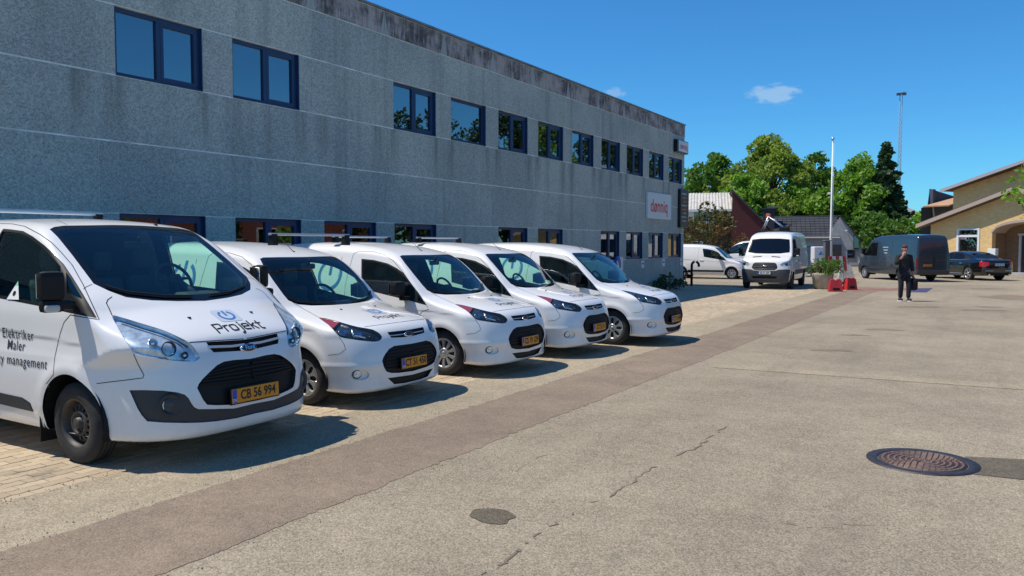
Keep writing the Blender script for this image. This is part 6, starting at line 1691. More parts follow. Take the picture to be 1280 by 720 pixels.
# ------------------------------------------------------------------ the small panel vans
V2_AX, V2_YC = -6.60, 7.28
V5_AX, V5_YC = -5.86, 14.06
V3_AX, V3_YC = -6.47, 9.75
V4_AX, V4_YC = -6.42, 11.95
def connect_shell(step=.025):
    prof = catmull([(.60, .175), (.74, .165), (.835, .20), (.862, .28), (.88, .40), (.88, .50), (.868, .59), (.845, .68), (.81, .77), (.755, .85), (.665, .905), (.5, .955), (.25, 1.01), (0, 1.055), (-.15, 1.085),
                    (-.24, 1.135), (-.42, 1.285), (-.6, 1.44), (-.76, 1.57), (-.87, 1.645), (-.99, 1.70), (-1.2, 1.755), (-1.5, 1.80), (-2.0, 1.838), (-2.6, 1.848), (-3.15, 1.835), (-3.38, 1.79), (-3.48, 1.70),
                    (-3.52, 1.4), (-3.54, 1.0), (-3.54, .55), (-3.50, .34), (-3.36, .26), (-2.0, .21), (-.4, .20), (.3, .195)], 6, True)
    D = Profile2D(prof)
    wz = pchip([.12, .22, .42, .66, .82, .92, 1.05, 1.2, 1.4, 1.6, 1.75, 1.86], [.85, .87, .905, .917, .915, .905, .888, .862, .81, .745, .69, .62])
    def F(x, a, z):
        lowz = sstep(z, .98, .75); aa = a / .9
        pull = (.10 * aa ** 2 + .09 * aa ** 4) * (1 - lowz) + lowz * (.05 * aa ** 2 + .33 * aa ** 4.4)
        crown = .05 * (a / .75) ** 2 * sstep(z, 1.35, 1.75) + .05 * (a / .85) ** 2.4 * sstep(x, -.5, 0) * sstep(z, .75, .95)
        d = D(x + pull * sstep(x, -1.35, -.15), z + crown)
        w = wz(z) - .03 * sstep(x, .1, .75) - .03 * sstep(x, -2.8, -3.55)
        rr = np.hypot(x, z - .31); w = w + .016 * np.exp(-((rr - .41) / .06) ** 2) * sstep(z, .25, .4)
        rr = np.hypot(x + 2.662, z - .31); w = w + .016 * np.exp(-((rr - .41) / .06) ** 2) * sstep(z, .25, .4)
        zc = .90 - .06 * (x + .5)
        w = w - .008 * sstep(z, zc + .012, zc - .018) * sstep(z, zc - .3, zc - .08) * sstep(x, .3, .05)
        e = a - w
        k = .05 + .09 * sstep(x, .1, .6) * sstep(z, 1.05, .85) + .10 * sstep(z, 1.5, 1.75)
        f = smax(d, e, k)
        # sculpted cheek: a soft ledge above the fog lamp and a lip below it
        f = f + sstep(x, .15, .4) * (.018 * np.exp(-((z - .36) / .07) ** 2) * sstep(a, .42, .55) - .010 * np.exp(-((z - .475) / .03) ** 2) * sstep(a, .40, .55) - .012 * np.exp(-((z - .21) / .035) ** 2))
        return f
    return Body(F, (-3.6, -.05, .12), (.94, .99, 1.91), step)
def build_connect():
    B = connect_shell()
    P2 = PixProj((-V2_AX, V2_YC, CAM_H)); P5 = PixProj((-V5_AX, V5_YC, CAM_H)); P3 = PixProj((-V3_AX, V3_YC, CAM_H)); S = AxisProj('side')
    for ax in (0, -2.662):
        B.cut('arch', [(ax + .362 * math.cos(t * math.pi / 24), .312 + .362 * math.sin(t * math.pi / 24)) for t in range(-5, 30)] + [(ax - .3, .0), (ax + .3, 0)], S, limit=lambda c: c.y > .4)
    ws = [(324.9, 323.5), (329, 321.8), (348, 321.4), (390, 321.2), (415, 322), (421, 325), (435, 335.8), (456.7, 355.7), (476.5, 374.8), (474, 377.2), (442, 379.6), (415, 381.4), (390, 382), (372, 380.5), (360.5, 375.5), (354, 368), (341, 350), (330, 333.5)]
    B.cut('frit', ws, P2, limit=lambda c: c.z > .9)
    B.cut('windscreen', [(331, 327), (348, 324.5), (390, 324.2), (413, 325), (420, 328.5), (434, 339), (470, 373), (442, 375), (415, 377), (390, 377.6), (375, 376.5), (365, 372), (346, 348), (336, 333.5)], P2, allow=('frit',), limit=lambda c: c.z > .9)
    door = [(-.20, .915), (-.33, .87), (-.40, .78), (-.46, .60), (-.50, .30), (-1.66, .28), (-1.76, .6), (-1.78, 1.2), (-1.74, 1.66), (-1.66, 1.705), (-1.40, 1.70), (-1.15, 1.655), (-.95, 1.57), (-.72, 1.40), (-.45, 1.16), (-.28, 1.0)]
    B.cut('door', door, S)
    dlo = [(674, 319.6), (688, 320.7), (703.6, 324), (714, 328.5), (722, 333.3), (737.9, 345), (757.7, 365.5), (745, 363.2), (724.7, 358.6), (690, 351.5), (676, 348)]
    B.cut('window_rubber', dlo, P5, allow=('door',))
    B.cut('window', [(675.6, 321.3), (688, 322.2), (702.5, 325.5), (712, 329.8), (720, 334.8), (735, 346.2), (735.5, 359.3), (724.7, 356.9), (690, 349.8), (677.5, 346.5)], P5, allow=('window_rubber',))
    B.cut('quarter_window', [(737.3, 348), (753.5, 363.3), (737.3, 359.8)], P5, allow=('window_rubber',))
    hl = [(397.5, 396.6), (408, 398), (417, 400.2), (426.7, 403), (437, 406), (447.5, 408.6), (458, 410.3), (466, 411.9), (471, 414.5), (474.6, 417), (477.5, 420.5), (477, 423.5), (473.5, 426.5), (467, 427.2), (460, 426.7), (450, 425.6), (439, 424), (431, 422.8), (424.6, 421), (420, 416.5), (416, 411.7), (410.5, 406), (404.8, 402)]
    B.cut('headlight', hl, P2, limit=lambda c: c.x > -.05)
    B.cut('indicator', [(390, 392), (423, 396), (424.5, 402.3), (415.3, 411.2), (408, 408), (390, 398)], P2, allow=('headlight',))
    slot = [(484, 415.2), (500, 413.4), (518, 411.6), (538, 410), (550, 408), (550, 416), (537, 415.2), (518, 420), (503, 421.6), (489, 422.2)]
    B.cut('upper_grille', slot, P2, limit=lambda c: c.x > .5)
    gri = [(477.7, 451), (479, 447), (481.5, 442.5), (486.5, 436), (493, 432.3), (517, 429.2), (541, 426), (546.5, 428), (551.7, 438.8), (550.6, 453), (545, 459.6), (520, 463.4), (497.5, 466.2), (489, 466.2), (483, 464.5), (479.5, 458)]
    B.cut('lower_grille', gri, P2, limit=lambda c: c.x > .5)
    B.cut('lower_slot', [(484.6, 472.7), (515, 468.4), (545.4, 462.2), (560, 459), (560, 468), (546, 469), (518, 476), (505, 479), (493, 480.3)], P2, limit=lambda c: c.x > .5)
    fog = smooth_poly([(439, 469.5), (441.5, 464.3), (449, 461.8), (457, 463.2), (461.5, 467.5), (460, 472.5), (452, 475.3), (443, 474.2)], 3)
    B.cut('fog_pocket', fog, P2, limit=lambda c: c.x > .1)
    bon = [(353, 367), (372, 380.9), (390, 382.4), (415, 381.8), (442, 380), (478, 376), (533, 398.6), (505, 402), (478, 405.5), (455.5, 408.6), (447.5, 408.3), (437, 405.7), (426.7, 402.7), (417, 399.9), (408, 397.7), (397.5, 396.3), (380, 386), (368, 379.5)]
    B.cut('bonnet', bon, P2, limit=lambda c: c.z > .75)
    root = empty('white_van', (V2_AX, V2_YC, 0), 0)
    B.region('body', None, M_WHITE, root)
    bo, = B.region('bonnet', 'bonnet', M_WHITE, root)
    ds = B.region('door', 'door', M_WHITE, root, 'sides')
    for part, mt, off in (('window', M_SIDEGL, -.006), ('window_rubber', M_BLACKPL, .001), ('quarter_window', M_SIDEGL, -.005)):
        for o, d in zip(B.region(part, part, mt, root, 'sides', offset=off), ds): o.parent = d
    B.region('windscreen', 'windscreen', M_WS, root, offset=-.004)
    B.region('windscreen_border', 'frit', M_GLOSSBLK, root, offset=-.003)
    ug, = B.region('upper_grille', 'upper_grille', M_BLACKPL, root, recess=.03)
    lg, = B.region('lower_grille', 'lower_grille', M_BLACKPL, root, recess=.03)
    B.region('lower_slot', 'lower_slot', M_BLACKPL, root, recess=.03)
    for k in range(6):
        t = (k + .5) / 6
        o, = B.ribbon('grille_bar', [B.trace(P2, [(485 - 3 * t, 439 + 24 * t), (518, 431 + 31 * t), (548, 428 + 30 * t)], 3)], .018, M_BLACKPL, root, lift=-.026, mode='sym', thick=.012); o.parent = lg
    o, = B.ribbon('grille_bar', [B.trace(P2, [(487.5, 419), (518, 415.8), (545, 412.4)], 3)], .014, M_ALU, root, lift=-.02, mode='sym', thick=.012); o.parent = ug
    bowls = B.region('headlight', 'headlight', M_LAMPDK, root, 'sides', recess=.03)
    ind = B.region('indicator', 'indicator', M_AMBER, root, 'sides', recess=.006)
    for o, d in zip(ind, bowls): o.parent = d
    for o, l in zip(bowls, B.region('lamp_lens', ('headlight', 'indicator'), M_LENS, root, 'sides', offset=-.001)): l.parent = o
    for sg, o in zip((-1, 1), bowls):
        for (px, rx, rz, mt) in (((431, 413), .075, .045, M_REFLBLUE), ((449, 417.2), .070, .040, M_REFLBLUE), ((466, 420.5), .034, .026, M_LAMPDK)):
            co, no = B.hit(P2, px); nn = Vector(B.normals(np.array([co[:]]))[0]); n = (nn + Vector((.7, 0, 0))).normalized(); c = co - nn * .026
            sx = Vector((0, 0, 1)).cross(n).normalized(); q = Matrix((sx, n, n.cross(sx) * -1)).transposed()
            m = MB(); m.lathe([(1, -.01), (.96, .006), (.8, .0), (.45, .008), (0, .011)], 20, 'Y'); m.v = [tuple(q @ Vector((v[0] * rx, v[1], v[2] * rz)) + c) for v in m.v]; m.v = [(v[0], v[1] * sg, v[2]) for v in m.v]; m.build('lamp_bowl', mt, o)
    for pts in ([(440, 411), (441, 416), (443, 421)], [(441, 418.5), (450, 420.5), (457, 421.8)]):
        for o, d in zip(B.ribbon('lamp_guide', [B.trace(P2, pts, 2)], .014, M_REFL, root, lift=-.016, thick=.006), bowls): o.parent = d
    co, no = B.near((.82, 0, .775)); n = Vector((1, 0, .55)).normalized(); q = n.to_track_quat('Z', 'Y').to_matrix()
    for sc, hh, nm, mt, par in ((1, 0, 'badge', M_CHROME, root), (.88, .016, 'badge_field', mat('badge_navy', (.012, .016, .035), .2), None)):
        m = MB(); m.lathe([(1, 0), (.95, .8), (0, 1.0)], 28, 'Z'); m.v = [tuple(q @ Vector((v[0] * .078 * sc, v[1] * .032 * sc, v[2] * .016)) + co + n * (hh - .004)) for v in m.v]
        b = m.build(nm, mt, par or bdg); bdg = b if nm == 'badge' else bdg
    pk = B.region('fog_pocket', 'fog_pocket', M_WHITE, root, 'sides', recess=.03)
    co, no = B.hit(P2, (446.5, 469)); nf = Vector(B.normals(np.array([co[:]]))[0]); n = (nf + Vector((.5, 0, 0))).normalized(); co = co - nf * .03; q = n.to_track_quat('Y', 'Z').to_matrix()
    for sg, o in zip((-1, 1), pk):
        for prof2, nm, mt in (([(.052, -.012), (.05, .008), (.044, .01), (.04, .0)], 'fog_light', M_LAMPDK), ([(.044, .004), (.025, .012), (0, .014)], 'fog_lens', M_REFL)):
            m = MB(); m.lathe(prof2, 20, 'Y'); m.v = [tuple(q @ Vector(v) + co) for v in m.v]; m.v = [(v[0], v[1] * sg, v[2]) for v in m.v]; m.build(nm, mt, o)
    def sidelines(*pls):
        out = []
        for pl in pls:
            c = []
            for i in range(len(pl) - 1):
                for k in range(4): x, z = [pl[i][j] + (pl[i + 1][j] - pl[i][j]) * k / 4 for j in (0, 1)]; r = B.bvh.ray_cast(Vector((x, 2, z)), Vector((0, -1, 0))); c.append(r[0]) if r[0] is not None else None
            out.append(c)
        return out
    B.ribbon('shut_line', sidelines(door + door[:1]), .006, M_GAP, root)
    B.ribbon('shut_line', [B.trace(P2, [(397.5, 396.3), (380, 386.5), (368, 379.5), (360, 373)], 3), B.trace(P2, [(455.5, 408.6), (478, 405.5), (505, 402), (532, 398.8)], 3)], .006, M_GAP, root, mode='sides')
    B.ribbon('shut_line', [B.trace(P2, [(424, 421.5), (430, 430), (432, 437), (424, 442.5), (410, 444)], 3)], .005, M_GAP, root)
    B.ribbon('shut_line', sidelines([(-1.95, 1.62), (-1.95, .5)], [(-2.1, 1.0), (-3.4, 1.02)]), .006, M_GAP, root)
    # bonnet print
    vs, fs = projekt_strokes(.105, .10); B.decal('bonnet_lettering', vs, fs, frame_mat((.50, .03, 1.3), (0, 1, 0), (-1, 0, 0)), (0, 0, -1), M_INK, bo, lift=.003)
    Ms = frame_mat((.27, .03, 1.3), (0, 1, 0), (-1, 0, 0))
    vs, fs = grid_patch(.23, .23, 6, 6, .03); B.decal('bonnet_emblem', vs, fs, Ms, (0, 0, -1), mat('faded_print', (.42, .45, .52), .4), bo, lift=.0025)
    vs, fs = ring_strokes(.075, .022, R(60), R(120)); B.decal('emblem_ring', vs, fs, Ms, (0, 0, -1), M_INKBLUE, bo, lift=.0045)
    # large power symbol on the load-space flank
    for sg in (-1, 1):
        c = on_y(411, 343, V3_YC - .85); vs, fs = ring_strokes(.215, .05, R(60), R(120), 44)
        Mf = frame_mat((c.x - V3_AX, sg * 1.2, c.z), (-sg, 0, 0), (0, 0, 1))
        B.decal('flank_emblem', vs, fs, Mf, (0, -1, 0), M_INKBLUE, root, lift=.004)
    for sg in (-1, 1):
        co, no = B.near((.05, .3, 1.05)); m = MB(); m.bbox((co.x, co.y * sg, co.z + .004), (.028, .02, .012), .005); m.build('washer_jet', M_BLACKPL, bo)
        d = ds[0] if sg < 0 else ds[1]; co, no = B.near((-1.6, .95, .98)); m = MB(); m.bbox((-1.58, sg * (co.y + .012), .98), (.19, .035, .035), .012); m.build('door_handle', M_WHITE, d)
        # mirrors
        m = MB(); MM = Matrix.Translation((-.60, sg * .90, .97)) @ Matrix.Rotation(R(66) if sg > 0 else 0, 4, 'Z'); m.bbox((-.05, sg * .13, .22), (.15, .2, .21), .06, rz=sg * .2); m.bbox((0, sg * .02, .08), (.12, .16, .06), .02); m.v = [tuple(MM @ Vector(v)) for v in m.v]; mo = m.build('door_mirror', M_BLACKPL, d)
        m = MB(); m.bbox((-.132, sg * .13, .22), (.008, .16, .16), .02, rz=sg * .2); m.v = [tuple(MM @ Vector(v)) for v in m.v]; m.build('mirror_glass', M_CHROME, mo)
        t = MB(); t.bbox((-3.5, sg * .80, 1.1), (.10, .12, .5), .03); t.build('tail_light', M_REDLENS, root)
    B.ribbon('wiper', [B.trace(P2, [(358, 372), (371, 377.5), (395, 379.5), (420, 379)], 3)], .013, M_BLACKPL, root, lift=.005, mode='sides', thick=.012)
    B.region('cab_lining', (), M_INT, root, faces=[f for nme in (None, 'door', 'frit', 'window_rubber') for f in B.faces(nme) if (lambda c: -1.9 < c.x < -.1 and c.z > .8)(f.calc_center_median())], offset=-.028, flip=True)
    m = MB(); m.bbox((-.46, 0, .92), (.46, 1.34, .2), .07); m.bbox((-.58, .40, 1.0), (.24, .42, .16), .06); m.bbox((-.55, 0, .8), (.3, .4, .35), .06); m.build('dashboard', M_DASH, root)
    m = MB(); m.prism([(-.74, .45), (.74, .45), (.74, 1.15), (.60, 1.55), (.46, 1.66), (-.46, 1.66), (-.60, 1.55), (-.74, 1.15)], -.02, .02, Matrix(((0, 0, 1, -1.78), (1, 0, 0, 0), (0, 1, 0, 0), (0, 0, 0, 1)))); m.box((-1.0, 0, .45), (1.6, 1.6, .04)); m.build('bulkhead', M_INT, root)
    seat(root, -1.16, .38, .62, .48, .55); seat(root, -1.16, -.38, .62, .48, .55); steering_wheel(root, (-.86, .39, 1.12), .18, 62)
    m = MB(); m.bbox((-.78, 0, 1.53), (.04, .22, .07), .02); m.tube([(-.76, 0, 1.56), (-.75, 0, 1.63)], .01, 6); m.build('rear_view_mirror', M_BLACKPL, root)
    m = MB(); m.box((-.40, -.12, 1.024), (.16, .22, .006), .4); m.build('papers', M_PAPER, root)
    whip(root, (-1.02, 0, 1.705), (-1.26, -.02, 1.90))
    arch_liner(root, 0, .312, .385, .45, .895); arch_liner(root, -2.662, .312, .385, .45, .895)
    co, no = B.near((1.0, 0, .455))
    B.bm.free()
    return root, co.x + .012
def connect_wheels(root, style):
    for x in (0, -2.662):
        for sg in (-1, 1): wheel(root, (x, sg * .765, .31), sg, .31, .205, .2, style)
def build_small_vans():
    g = 'white vans parked nose out along the grey office'
    proto, px = build_connect()
    spec = [(V2_AX, V2_YC, 'capA', 'CT 51 450', -.72, 'small white van beside the largest white van, blurred emblem on bonnet, plate CT 51 450'),
            (V3_AX, V3_YC, 'capB', 'CS 19 129', -2.2, 'third white van of the row, its front wheel cap with straight narrow spokes'),
            (V4_AX, V4_YC, None, 'CT 51 4', -2.35, 'fourth white van of the row, its front wheel hidden by the van before it'),
            (V5_AX, V5_YC, 'capA', 'CT 51', None, 'last white van of the row, nearest the open yard, no roof bar, clear lamp corners')]
    for i, (ax, yc, st, plate, bar, lab) in enumerate(spec):
        o = proto if i == 0 else copy_tree(proto)
        o.location = (ax, yc, 0); tag(o, lab, 'van', g)
        o['_p'] = i
    roots = [o for o in bpy.data.objects if '_p' in o]
    for o in sorted(roots, key=lambda r: r['_p']):
        ax, yc, st, plate, bar, lab = spec[o['_p']]; i = o['_p']; del o['_p']
        connect_wheels(o, st or 'capA')
        number_plate(o, (px, 0, .455), plate if i < 3 else ('CT 51 448' if i == 3 else 'CU 20 617'), tilt=3, w=.46)
        if bar is not None: roof_bar(o, bar, .62, 1.925, 1.84 if bar < -1.2 else 1.80)
        if i == 3:
            for h in children_of(o):
                if h.name.startswith('headlight'):
                    for c in children_of(h):
                        if c.name.startswith('indicator'): c.material_slots[0].link = 'OBJECT'; c.material_slots[0].material = M_LAMPDK
# ------------------------------------------------------------------ far vehicles
def transit_front(B, S, FR):
    pass
def build_big_van():
    """tall white van that faces the camera"""
    prof = catmull([(.70, .30), (.86, .27), (.93, .33), (.955, .50), (.955, .72), (.93, .90), (.90, 1.06), (.84, 1.20), (.70, 1.30), (.45, 1.39), (.24, 1.46),
                    (.10, 1.58), (-.14, 1.84), (-.36, 2.08), (-.48, 2.20), (-.62, 2.31), (-.85, 2.40), (-1.2, 2.455), (-1.8, 2.48), (-3.2, 2.485), (-4.3, 2.47), (-4.5, 2.42), (-4.58, 2.3), (-4.62, 1.6), (-4.63, .9), (-4.6, .45), (-4.5, .36), (-2.0, .33), (.2, .32)], 5, True)
    D = Profile2D(prof, .02)
    wz = pchip([.25, .45, .8, 1.1, 1.3, 1.6, 2.0, 2.3, 2.5], [.95, .99, 1.02, 1.02, 1.0, .965, .90, .845, .78])
    def F(x, a, z):
        aa = a / 1.0; low = sstep(z, 1.4, 1.1)
        pull = low * (.04 * aa ** 2 + .20 * aa ** 5) + (1 - low) * (.08 * aa ** 2 + .08 * aa ** 4)
        d = D(x + pull * sstep(x, -1, 0), z + .05 * (a / .85) ** 2 * sstep(z, 2.1, 2.4))
        w = wz(z) - .05 * sstep(x, .1, .9); rr = np.hypot(x, z - .36); w = w + .015 * np.exp(-((rr - .46) / .07) ** 2) * sstep(z, .3, .45)
        return smax(d, a - w, .08 + .08 * sstep(z, 2.1, 2.4))
    B = Body(F, (-4.7, -.05, .2), (1.02, 1.1, 2.55), .045)
    S, FR = AxisProj('side'), AxisProj('front')
    for ax in (0, -3.30): B.cut('arch', [(ax + .42 * math.cos(t * math.pi / 16), .36 + .42 * math.sin(t * math.pi / 16)) for t in range(-3, 20)] + [(ax - .33, 0), (ax + .33, 0)], S, limit=lambda c: c.y > .5)
    fx = lambda c: c.x > -.9
    B.cut('frit', [(-.1, 1.50), (.5, 1.51), (.86, 1.56), (.845, 1.75), (.80, 2.02), (.775, 2.12), (.4, 2.155), (-.1, 2.16)], FR, limit=lambda c: c.x > -.75 and c.z > 1.4)
    B.cut('windscreen', [(-.1, 1.56), (.5, 1.57), (.80, 1.61), (.755, 2.02), (.73, 2.07), (.4, 2.10), (-.1, 2.105)], FR, allow=('frit',))
    B.cut('upper_grille', [(-.1, .82), (.42, .82), (.50, .88), (.515, .95), (.47, 1.08), (.40, 1.13), (-.1, 1.14)], FR, limit=lambda c: c.x > .5)
    B.cut('headlight', [(.60, 1.04), (.70, .98), (.98, 1.00), (1.03, 1.16), (1.03, 1.26), (.86, 1.19), (.70, 1.14)], FR, limit=lambda c: c.x > .3)
    B.cut('bumper', [(-.1, .2), (1.2, .2), (1.2, .82), (.82, .86), (.55, .84), (.44, .80), (-.1, .80)], FR, limit=lambda c: c.x > .35)
    B.cut('lower_slot', [(-.1, .46), (.46, .46), (.52, .56), (-.1, .57)], FR, allow=('bumper',), limit=lambda c: c.x > .5)
    B.cut('bonnet_vent', [(.2, 1.37), (.56, 1.34), (.56, 1.375), (.2, 1.405)], FR, limit=lambda c: c.x > .1)
    B.cut('window', [(.16, 1.36), (-.02, 1.42), (-.42, 1.92), (-.62, 2.12), (-1.35, 2.14), (-1.36, 1.34)], S, limit=lambda c: c.x > -1.5)
    B.cut('side_strip', [(-.55, .60), (-4.6, .60), (-4.6, .80), (-.5, .80)], S, limit=lambda c: c.y > .6)
    root = empty('white_van', (0, 0, 0))
    B.region('body', None, M_WHITE, root)
    gb = mat('bumper_grey', (.05, .055, .06), .6)
    for r, m, kw in (('bumper', gb, {}), ('windscreen', glass_mat('far_windscreen', (.16, .22, .24), opacity=.35, boost=.02), dict(offset=-.01)), ('frit', M_GLOSSBLK, dict(offset=-.005)), ('upper_grille', mat('grille_grey', (.045, .045, .048), .5), dict(recess=.03)), ('lower_slot', M_BLACKPL, dict(recess=.03))):
        B.region({'frit': 'windscreen_border'}.get(r, r), r, m, root, **kw)
    for r, m, kw in (('window', M_DARKGL, dict(offset=-.008)), ('side_strip', gb, dict(offset=.012)), ('bonnet_vent', M_BLACKPL, dict(recess=.02))): B.region(r, r, m, root, 'sides', **kw)
    hl = B.region('headlight', 'headlight', M_REFL, root, 'sides', recess=.03)
    for o, l in zip(hl, B.region('lamp_lens', 'headlight', M_LENS, root, 'sides')): l.parent = o
    for sg, o in zip((-1, 1), hl):
        co, no = B.near((.8, .86, 1.08)); m = MB(); vs, fs = ellipsoid((co.x - .01, co.y * sg, co.z), (.02, .07, .07), 12, 6); m.add(vs, fs, True); m.build('lamp_bowl', M_LAMPDK, o)
    for k, z in enumerate((.88, .95, 1.02, 1.08)):
        m = MB(); co, no = B.near((1.0, 0, z)); c2, _ = B.near((.9, .44, z)); m.tube([(c2.x - .005, -.46, z), (co.x - .012, 0, z), (c2.x - .005, .46, z)], .014, 5); m.build('grille_bar', mat('grille_silver', (.16, .16, .165), .4), root)
    co, no = B.near((1, 0, 1.0)); m = MB(); m.lathe([(.0, .03), (1, .02), (1, 0)], 20, 'X', c=(co.x, 0, 1.0)); m.v = [(v[0], v[1] * .10, 1.0 + (v[2] - 1.0) * .042) for v in m.v]; m.build('badge', M_CHROME, root)
    for sg in (-1, 1):
        m = MB(); m.bbox((-.06, sg * 1.16, 1.56), (.14, .2, .36), .05); m.bbox((-.05, sg * 1.03, 1.46), (.1, .2, .12), .03); o = m.build('door_mirror', M_BLACKPL, root)
        m = MB(); m.bbox((.02, sg * 1.18, 1.42), (.03, .1, .05), .01); m.build('mirror_indicator', M_WPLATE, o)
        m = MB(); m.bbox((-4.6, sg * .93, 1.3), (.08, .12, .7), .03); m.build('tail_light', M_REDLENS, root)
        for x in (0, -3.30): wheel(root, (x, sg * .90, .345), sg, .345, .21, .225, 'steel')
        w = MB(); w.bbox((-1.45, sg * 1.03, 1.2), (.2, .03, .04), .01); w.build('door_handle', M_BLACKPL, root)
    pts = lambda xs: None
    for x in (-1.52, -2.75):
        B.ribbon('shut_line', [[c for c in (B.bvh.ray_cast(Vector((x, 2, z)), Vector((0, -1, 0)))[0] for z in np.linspace(.85, 2.25, 14)) if c is not None]], .012, M_GAP, root)
    arch_liner(root, 0, .36, .44, .55, .98); arch_liner(root, -3.3, .36, .44, .55, .98)
    m = MB(); m.bbox((-1.5, 0, 1.35), (.05, 1.56, 1.7), .01); m.box((-.6, 0, .6), (2, 1.8, .04)); m.bbox((-.05, 0, 1.25), (.6, 1.6, .3), .1); m.build('cab', M_INT, root)
    seat(root, -.95, .45, .95); seat(root, -.95, -.45, .95); steering_wheel(root, (-.5, .45, 1.45), .2, 55)
    lin = B.region('cab_lining', (), M_INT, root, faces=[f for nme in (None, 'frit') for f in B.faces(nme) if (lambda c: -1.5 < c.x < .2 and c.z > 1.2)(f.calc_center_median())], offset=-.03, flip=True)
    B.bm.free()
    return root
def build_dark_van():
    prof = catmull([(.70, .32), (.86, .30), (.93, .42), (.95, .70), (.93, .92), (.84, 1.10), (.60, 1.24), (.35, 1.36), (.20, 1.50), (-.10, 1.84), (-.38, 2.14), (-.55, 2.30), (-.80, 2.44), (-1.2, 2.53), (-1.9, 2.57), (-3.5, 2.58), (-4.55, 2.55), (-4.75, 2.46),
                    (-4.84, 2.2), (-4.92, 1.5), (-4.95, .95), (-4.97, .6), (-4.92, .42), (-4.7, .38), (-2.0, .34), (.2, .33)], 5, True)
    D = Profile2D(prof, .02)
    wz = pchip([.3, .5, .9, 1.2, 1.5, 2.0, 2.4, 2.6], [.94, .975, .995, .99, .965, .91, .86, .80])
    def F(x, a, z):
        aa = a; low = sstep(z, 1.4, 1.1); pull = low * (.04 * aa ** 2 + .25 * aa ** 5) + (1 - low) * (.08 * aa ** 2 + .08 * aa ** 4)
        d = D(x + pull * sstep(x, -1, 0), z + .05 * (a / .85) ** 2 * sstep(z, 2.2, 2.5)); d = np.maximum(d, D(x - .05 * aa ** 4 * sstep(x, -4.3, -4.9), z))
        return smax(d, a - wz(z) + .05 * sstep(x, .1, .9) + .02 * sstep(x, -4.4, -4.95), .09 + .06 * sstep(z, 2.2, 2.5))
    B = Body(F, (-5.05, -.05, .25), (1.02, 1.06, 2.64), .045); S, RR, FR = AxisProj('side'), AxisProj('rear'), AxisProj('front')
    for ax in (0, -3.45): B.cut('arch', [(ax + .41 * math.cos(t * math.pi / 16), .36 + .41 * math.sin(t * math.pi / 16)) for t in range(-3, 20)] + [(ax - .33, 0), (ax + .33, 0)], S, limit=lambda c: c.y > .5)
    B.cut('window', [(.10, 1.38), (-.06, 1.50), (-.40, 1.95), (-.62, 2.10), (-1.22, 2.12), (-1.24, 1.36)], S, limit=lambda c: c.x > -1.4)
    B.cut('windscreen', [(-.1, 1.46), (.5, 1.48), (.80, 1.54), (.74, 2.14), (.4, 2.22), (-.1, 2.24)], FR, limit=lambda c: c.x > -.75 and c.z > 1.35)
    B.cut('bumper', [(-.1, .3), (1.1, .3), (1.1, .58), (-.1, .58)], RR, limit=lambda c: c.x < -4.6)
    B.cut('tail_light', [(.90, 1.30), (1.1, 1.30), (1.1, .72), (.90, .72)], RR, limit=lambda c: c.x < -4.6)
    B.cut('headlight', [(.55, .98), (1.0, 1.06), (1.0, .84), (.62, .80)], FR, limit=lambda c: c.x > .4)
    B.cut('grille', [(-.1, .70), (.48, .72), (.55, .98), (-.1, 1.06)], FR, limit=lambda c: c.x > .5)
    B.cut('side_strip', [(-.5, .62), (-4.9, .66), (-4.9, .80), (-.5, .76)], S, limit=lambda c: c.y > .6)
    root = empty('dark_van', (0, 0, 0)); paint = mat('blue_grey_paint', (.022, .034, .046), .3, coat=.8, var=.06)
    B.region('body', None, paint, root)
    B.region('windscreen', 'windscreen', M_DARKGL, root, offset=-.01); B.region('bumper', 'bumper', M_GREYPL, root, offset=.01); B.region('grille', 'grille', M_BLACKPL, root, recess=.03)
    B.region('window', 'window', M_DARKGL, root, 'sides', offset=-.008); B.region('tail_light', 'tail_light', mat('dim_red_lens', (.12, .012, .015), .25), root, 'sides', offset=.006); B.region('headlight', 'headlight', M_REFL, root, 'sides', offset=.0); B.region('side_strip', 'side_strip', M_GREYPL, root, 'sides', offset=.01)
    col = lambda x, z0, z1: [c for c in (B.bvh.ray_cast(Vector((x, 2, z)), Vector((0, -1, 0)))[0] for z in np.linspace(z0, z1, 14)) if c is not None]
    lig = mat('seam_glint', (.10, .15, .19), .3)
    for x in (-1.34, -2.62, -4.1): B.ribbon('shut_line', [col(x, .8, 2.3)], .016, lig if x < -4 else M_GAP, root)
    for z in (1.32, 1.02): B.ribbon('body_crease', [[c for c in (B.bvh.ray_cast(Vector((x, 2, z)), Vector((0, -1, 0)))[0] for x in np.linspace(-.9, -4.7, 24)) if c is not None]], .02, paint, root, thick=.008)
    m = MB(); m.box((-4.965, 0, 1.4), (.008, .016, 1.5)); m.build('rear_door_seam', M_GAP, root)
    for y in (-.4, .4):
        co = B.bvh.ray_cast(Vector((-6, abs(y), 1.2)), Vector((1, 0, 0)))[0]; m = MB(); m.bbox((co.x + .0, y, 1.32), (.03, .5, .34), .02); m.build('rear_door_panel', paint, root)
    co = B.bvh.ray_cast(Vector((-6, .0, 1.5)), Vector((1, 0, 0)))[0]; m = MB(); m.lathe([(.09, 0), (.075, -.02), (0, -.025)], 16, 'X', c=(co.x, .12, 1.52)); m.build('badge', M_CHROME, root)
    co = B.bvh.ray_cast(Vector((-6, .4, .9)), Vector((1, 0, 0)))[0]; number_plate(root, (co.x - .012, -.02 + .42, .90), 'BX 40 318', facing=-1, tilt=2)
